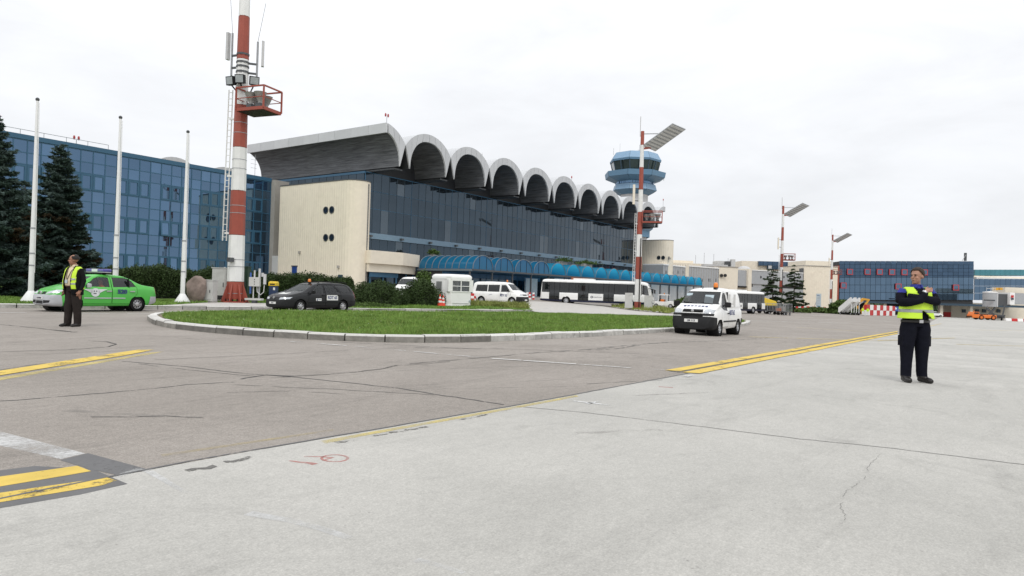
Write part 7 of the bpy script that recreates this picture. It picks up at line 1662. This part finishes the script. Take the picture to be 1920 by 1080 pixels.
garment('jacket', *vest_shell(pj, 84, 44, lambda x, y, z: op(x, y, z) and not (z > 1.38 and abs(x) < .07 and y < .03), .006), 'cloth_black', mn)
pv = [(z, a, b, c+.012, d+.012) for z, a, b, c, d in pj if z > .85]; pv = [(.92,)+tuple(np.array(pj[1][1:])+np.array([0, 0, .016, .016]))]+pv[1:]
kv = lambda x, y, z: not (y < 0 and abs(x) < .122) and not (abs(x) > .197 and (z > 1.0 or y < .03)) and not (z > 1.40 and abs(x) < .075)
garment('safety_vest', *vest_shell(pv, 84, 44, kv, .006), 'hivis', mn)
for z0, z1 in ((1.135, 1.175), (1.025, 1.065)): garment('reflective_band', *vest_shell([(z, a, b, c+.006, d+.006) for z, a, b, c, d in pv], 84, 90, lambda x, y, z: kv(x, y, z) and z0 < z < z1, .006), 'reflective', mn, .003)
garment('belt', *vest_shell([(.965, 0, -.006, .192, .164), (1.0, 0, -.01, .194, .17)], 60, 4, None, 0), 'belt_brown', mn, .004)
garment('collar', *vest_shell([(1.455, 0, -.01, .088, .086), (1.515, 0, -.012, .072, .074)], 40, 5, lambda x, y, z: not (y < -.04 and abs(x) < .04), 0), 'shirt_cream', mn, .006)
garment('jacket_collar', *vest_shell([(1.40, 0, 0, .15, .118), (1.49, 0, .01, .092, .09)], 48, 6, lambda x, y, z: not (y < -.02 and abs(x) < .075), 0), 'cloth_black', mn, .008)
for s in (-1, 1): MB().tube([(s*.07, -.03, 1.47), (s*.06, -.135, 1.36), (s*.035, -.178, 1.24), (s*.01, -.195, 1.15)], .006, 6).build('lanyard', 'cloth_black', mn, world=False)
MB().box(-.05, .03, -.21, -.204, 1.06, 1.14).build('pass_card', 'sign_pale', mn, world=False)
# ---- driver inside the green car
X = 2.135; loc = Vector((2.22-X, .36, 0)); rz = GC.rotation_euler.z; wl = Vector(GC.location)+Matrix.Rotation(rz, 3, 'Z') @ (loc*.93)
dv = thing('person', tuple(wl), 'person in an orange top sitting at the wheel of the green car', 'person', rz); dv.scale = (.93, .93, .93); hc = (-.08, 0, 1.15)
hp, q = head_parts(hc, R(90)); 
parts = hp+[rings([(0, 0, .52, .13, .19), (-.05, 0, .68, .12, .19), (-.09, 0, .85, .115, .205), (-.10, 0, .96, .09, .19), (-.09, 0, 1.02, .06, .07)]), T([(-.09, 0, 1.0), (-.08, 0, 1.09)], [.06, .055])]
for s in (-1, 1): parts += [T([(0, s*.1, .58), (.28, s*.13, .60), (.46, s*.13, .62)], [.09, .08, .07]), T([(.46, s*.13, .62), (.56, s*.13, .42)], [.065, .05]), T([(-.09, s*.19, .95), (.08, s*.25, .80), (.30, s*.17, .86), (.46, s*.15, .90)], [.06, .05, .042, .03])]+hand((.44, s*.15, .90), (1, 0, .1), (0, -s, .3), .7)
fused('body', parts, .011, ['skin_tan', 'work_orange', 'cloth_navy'], lambda c: 0 if (c[2] > 1.04 or c[0] > .40 and c[2] > .75) else (2 if c[2] < .66 and c[0] > .02 else 1), dv); hair_cap(dv, hc, R(90), 'hair_black', front=.05)
# ---- two workers by the barriers
for i, (x, lab) in enumerate(((1617.5, 'distant worker in yellow top standing left by the checked barrier'), (1627, 'distant worker in yellow top and white trousers by the checked barrier'))):
    P = D(x, 590, 137); w = thing('person', (P[0], P[1], gz(P[0], P[1])), lab, 'person', CR+R(20-60*i), 'workers by the barriers'); hc = (0, 0, 1.60); hp, q = head_parts(hc, 0)
    parts = hp+[rings([(0, 0, .85, .16, .12), (0, 0, 1.1, .18, .13), (0, 0, 1.35, .2, .12), (0, 0, 1.44, .1, .09)]), T([(0, 0, 1.4), (0, 0, 1.55)], [.06, .055])]
    for s in (-1, 1): parts += [T([(s*.09, 0, .9), (s*.11, -.02, .5), (s*.13, .02, .05)], [.11, .085, .06]), T([(s*.13, .06, .04), (s*.14, -.15, .03)], [.045, .035]), T([(s*.19, 0, 1.38), (s*.25, .02, 1.15), (s*.2, -.15, .98)], [.06, .05, .035])]+hand((s*.2, -.15, .98), (0, -.5, -.6), (-s, 0, 0), .5)
    fused('body', parts, .016, ['skin_tan', 'hivis', 'cone_white' if i else 'barrier_white', 'leather'], lambda c: 0 if c[2] > 1.47 else (1 if c[2] > .88 else (2 if c[2] > .08 else 3)), w); hair_cap(w, hc, 0, 'hair_black')
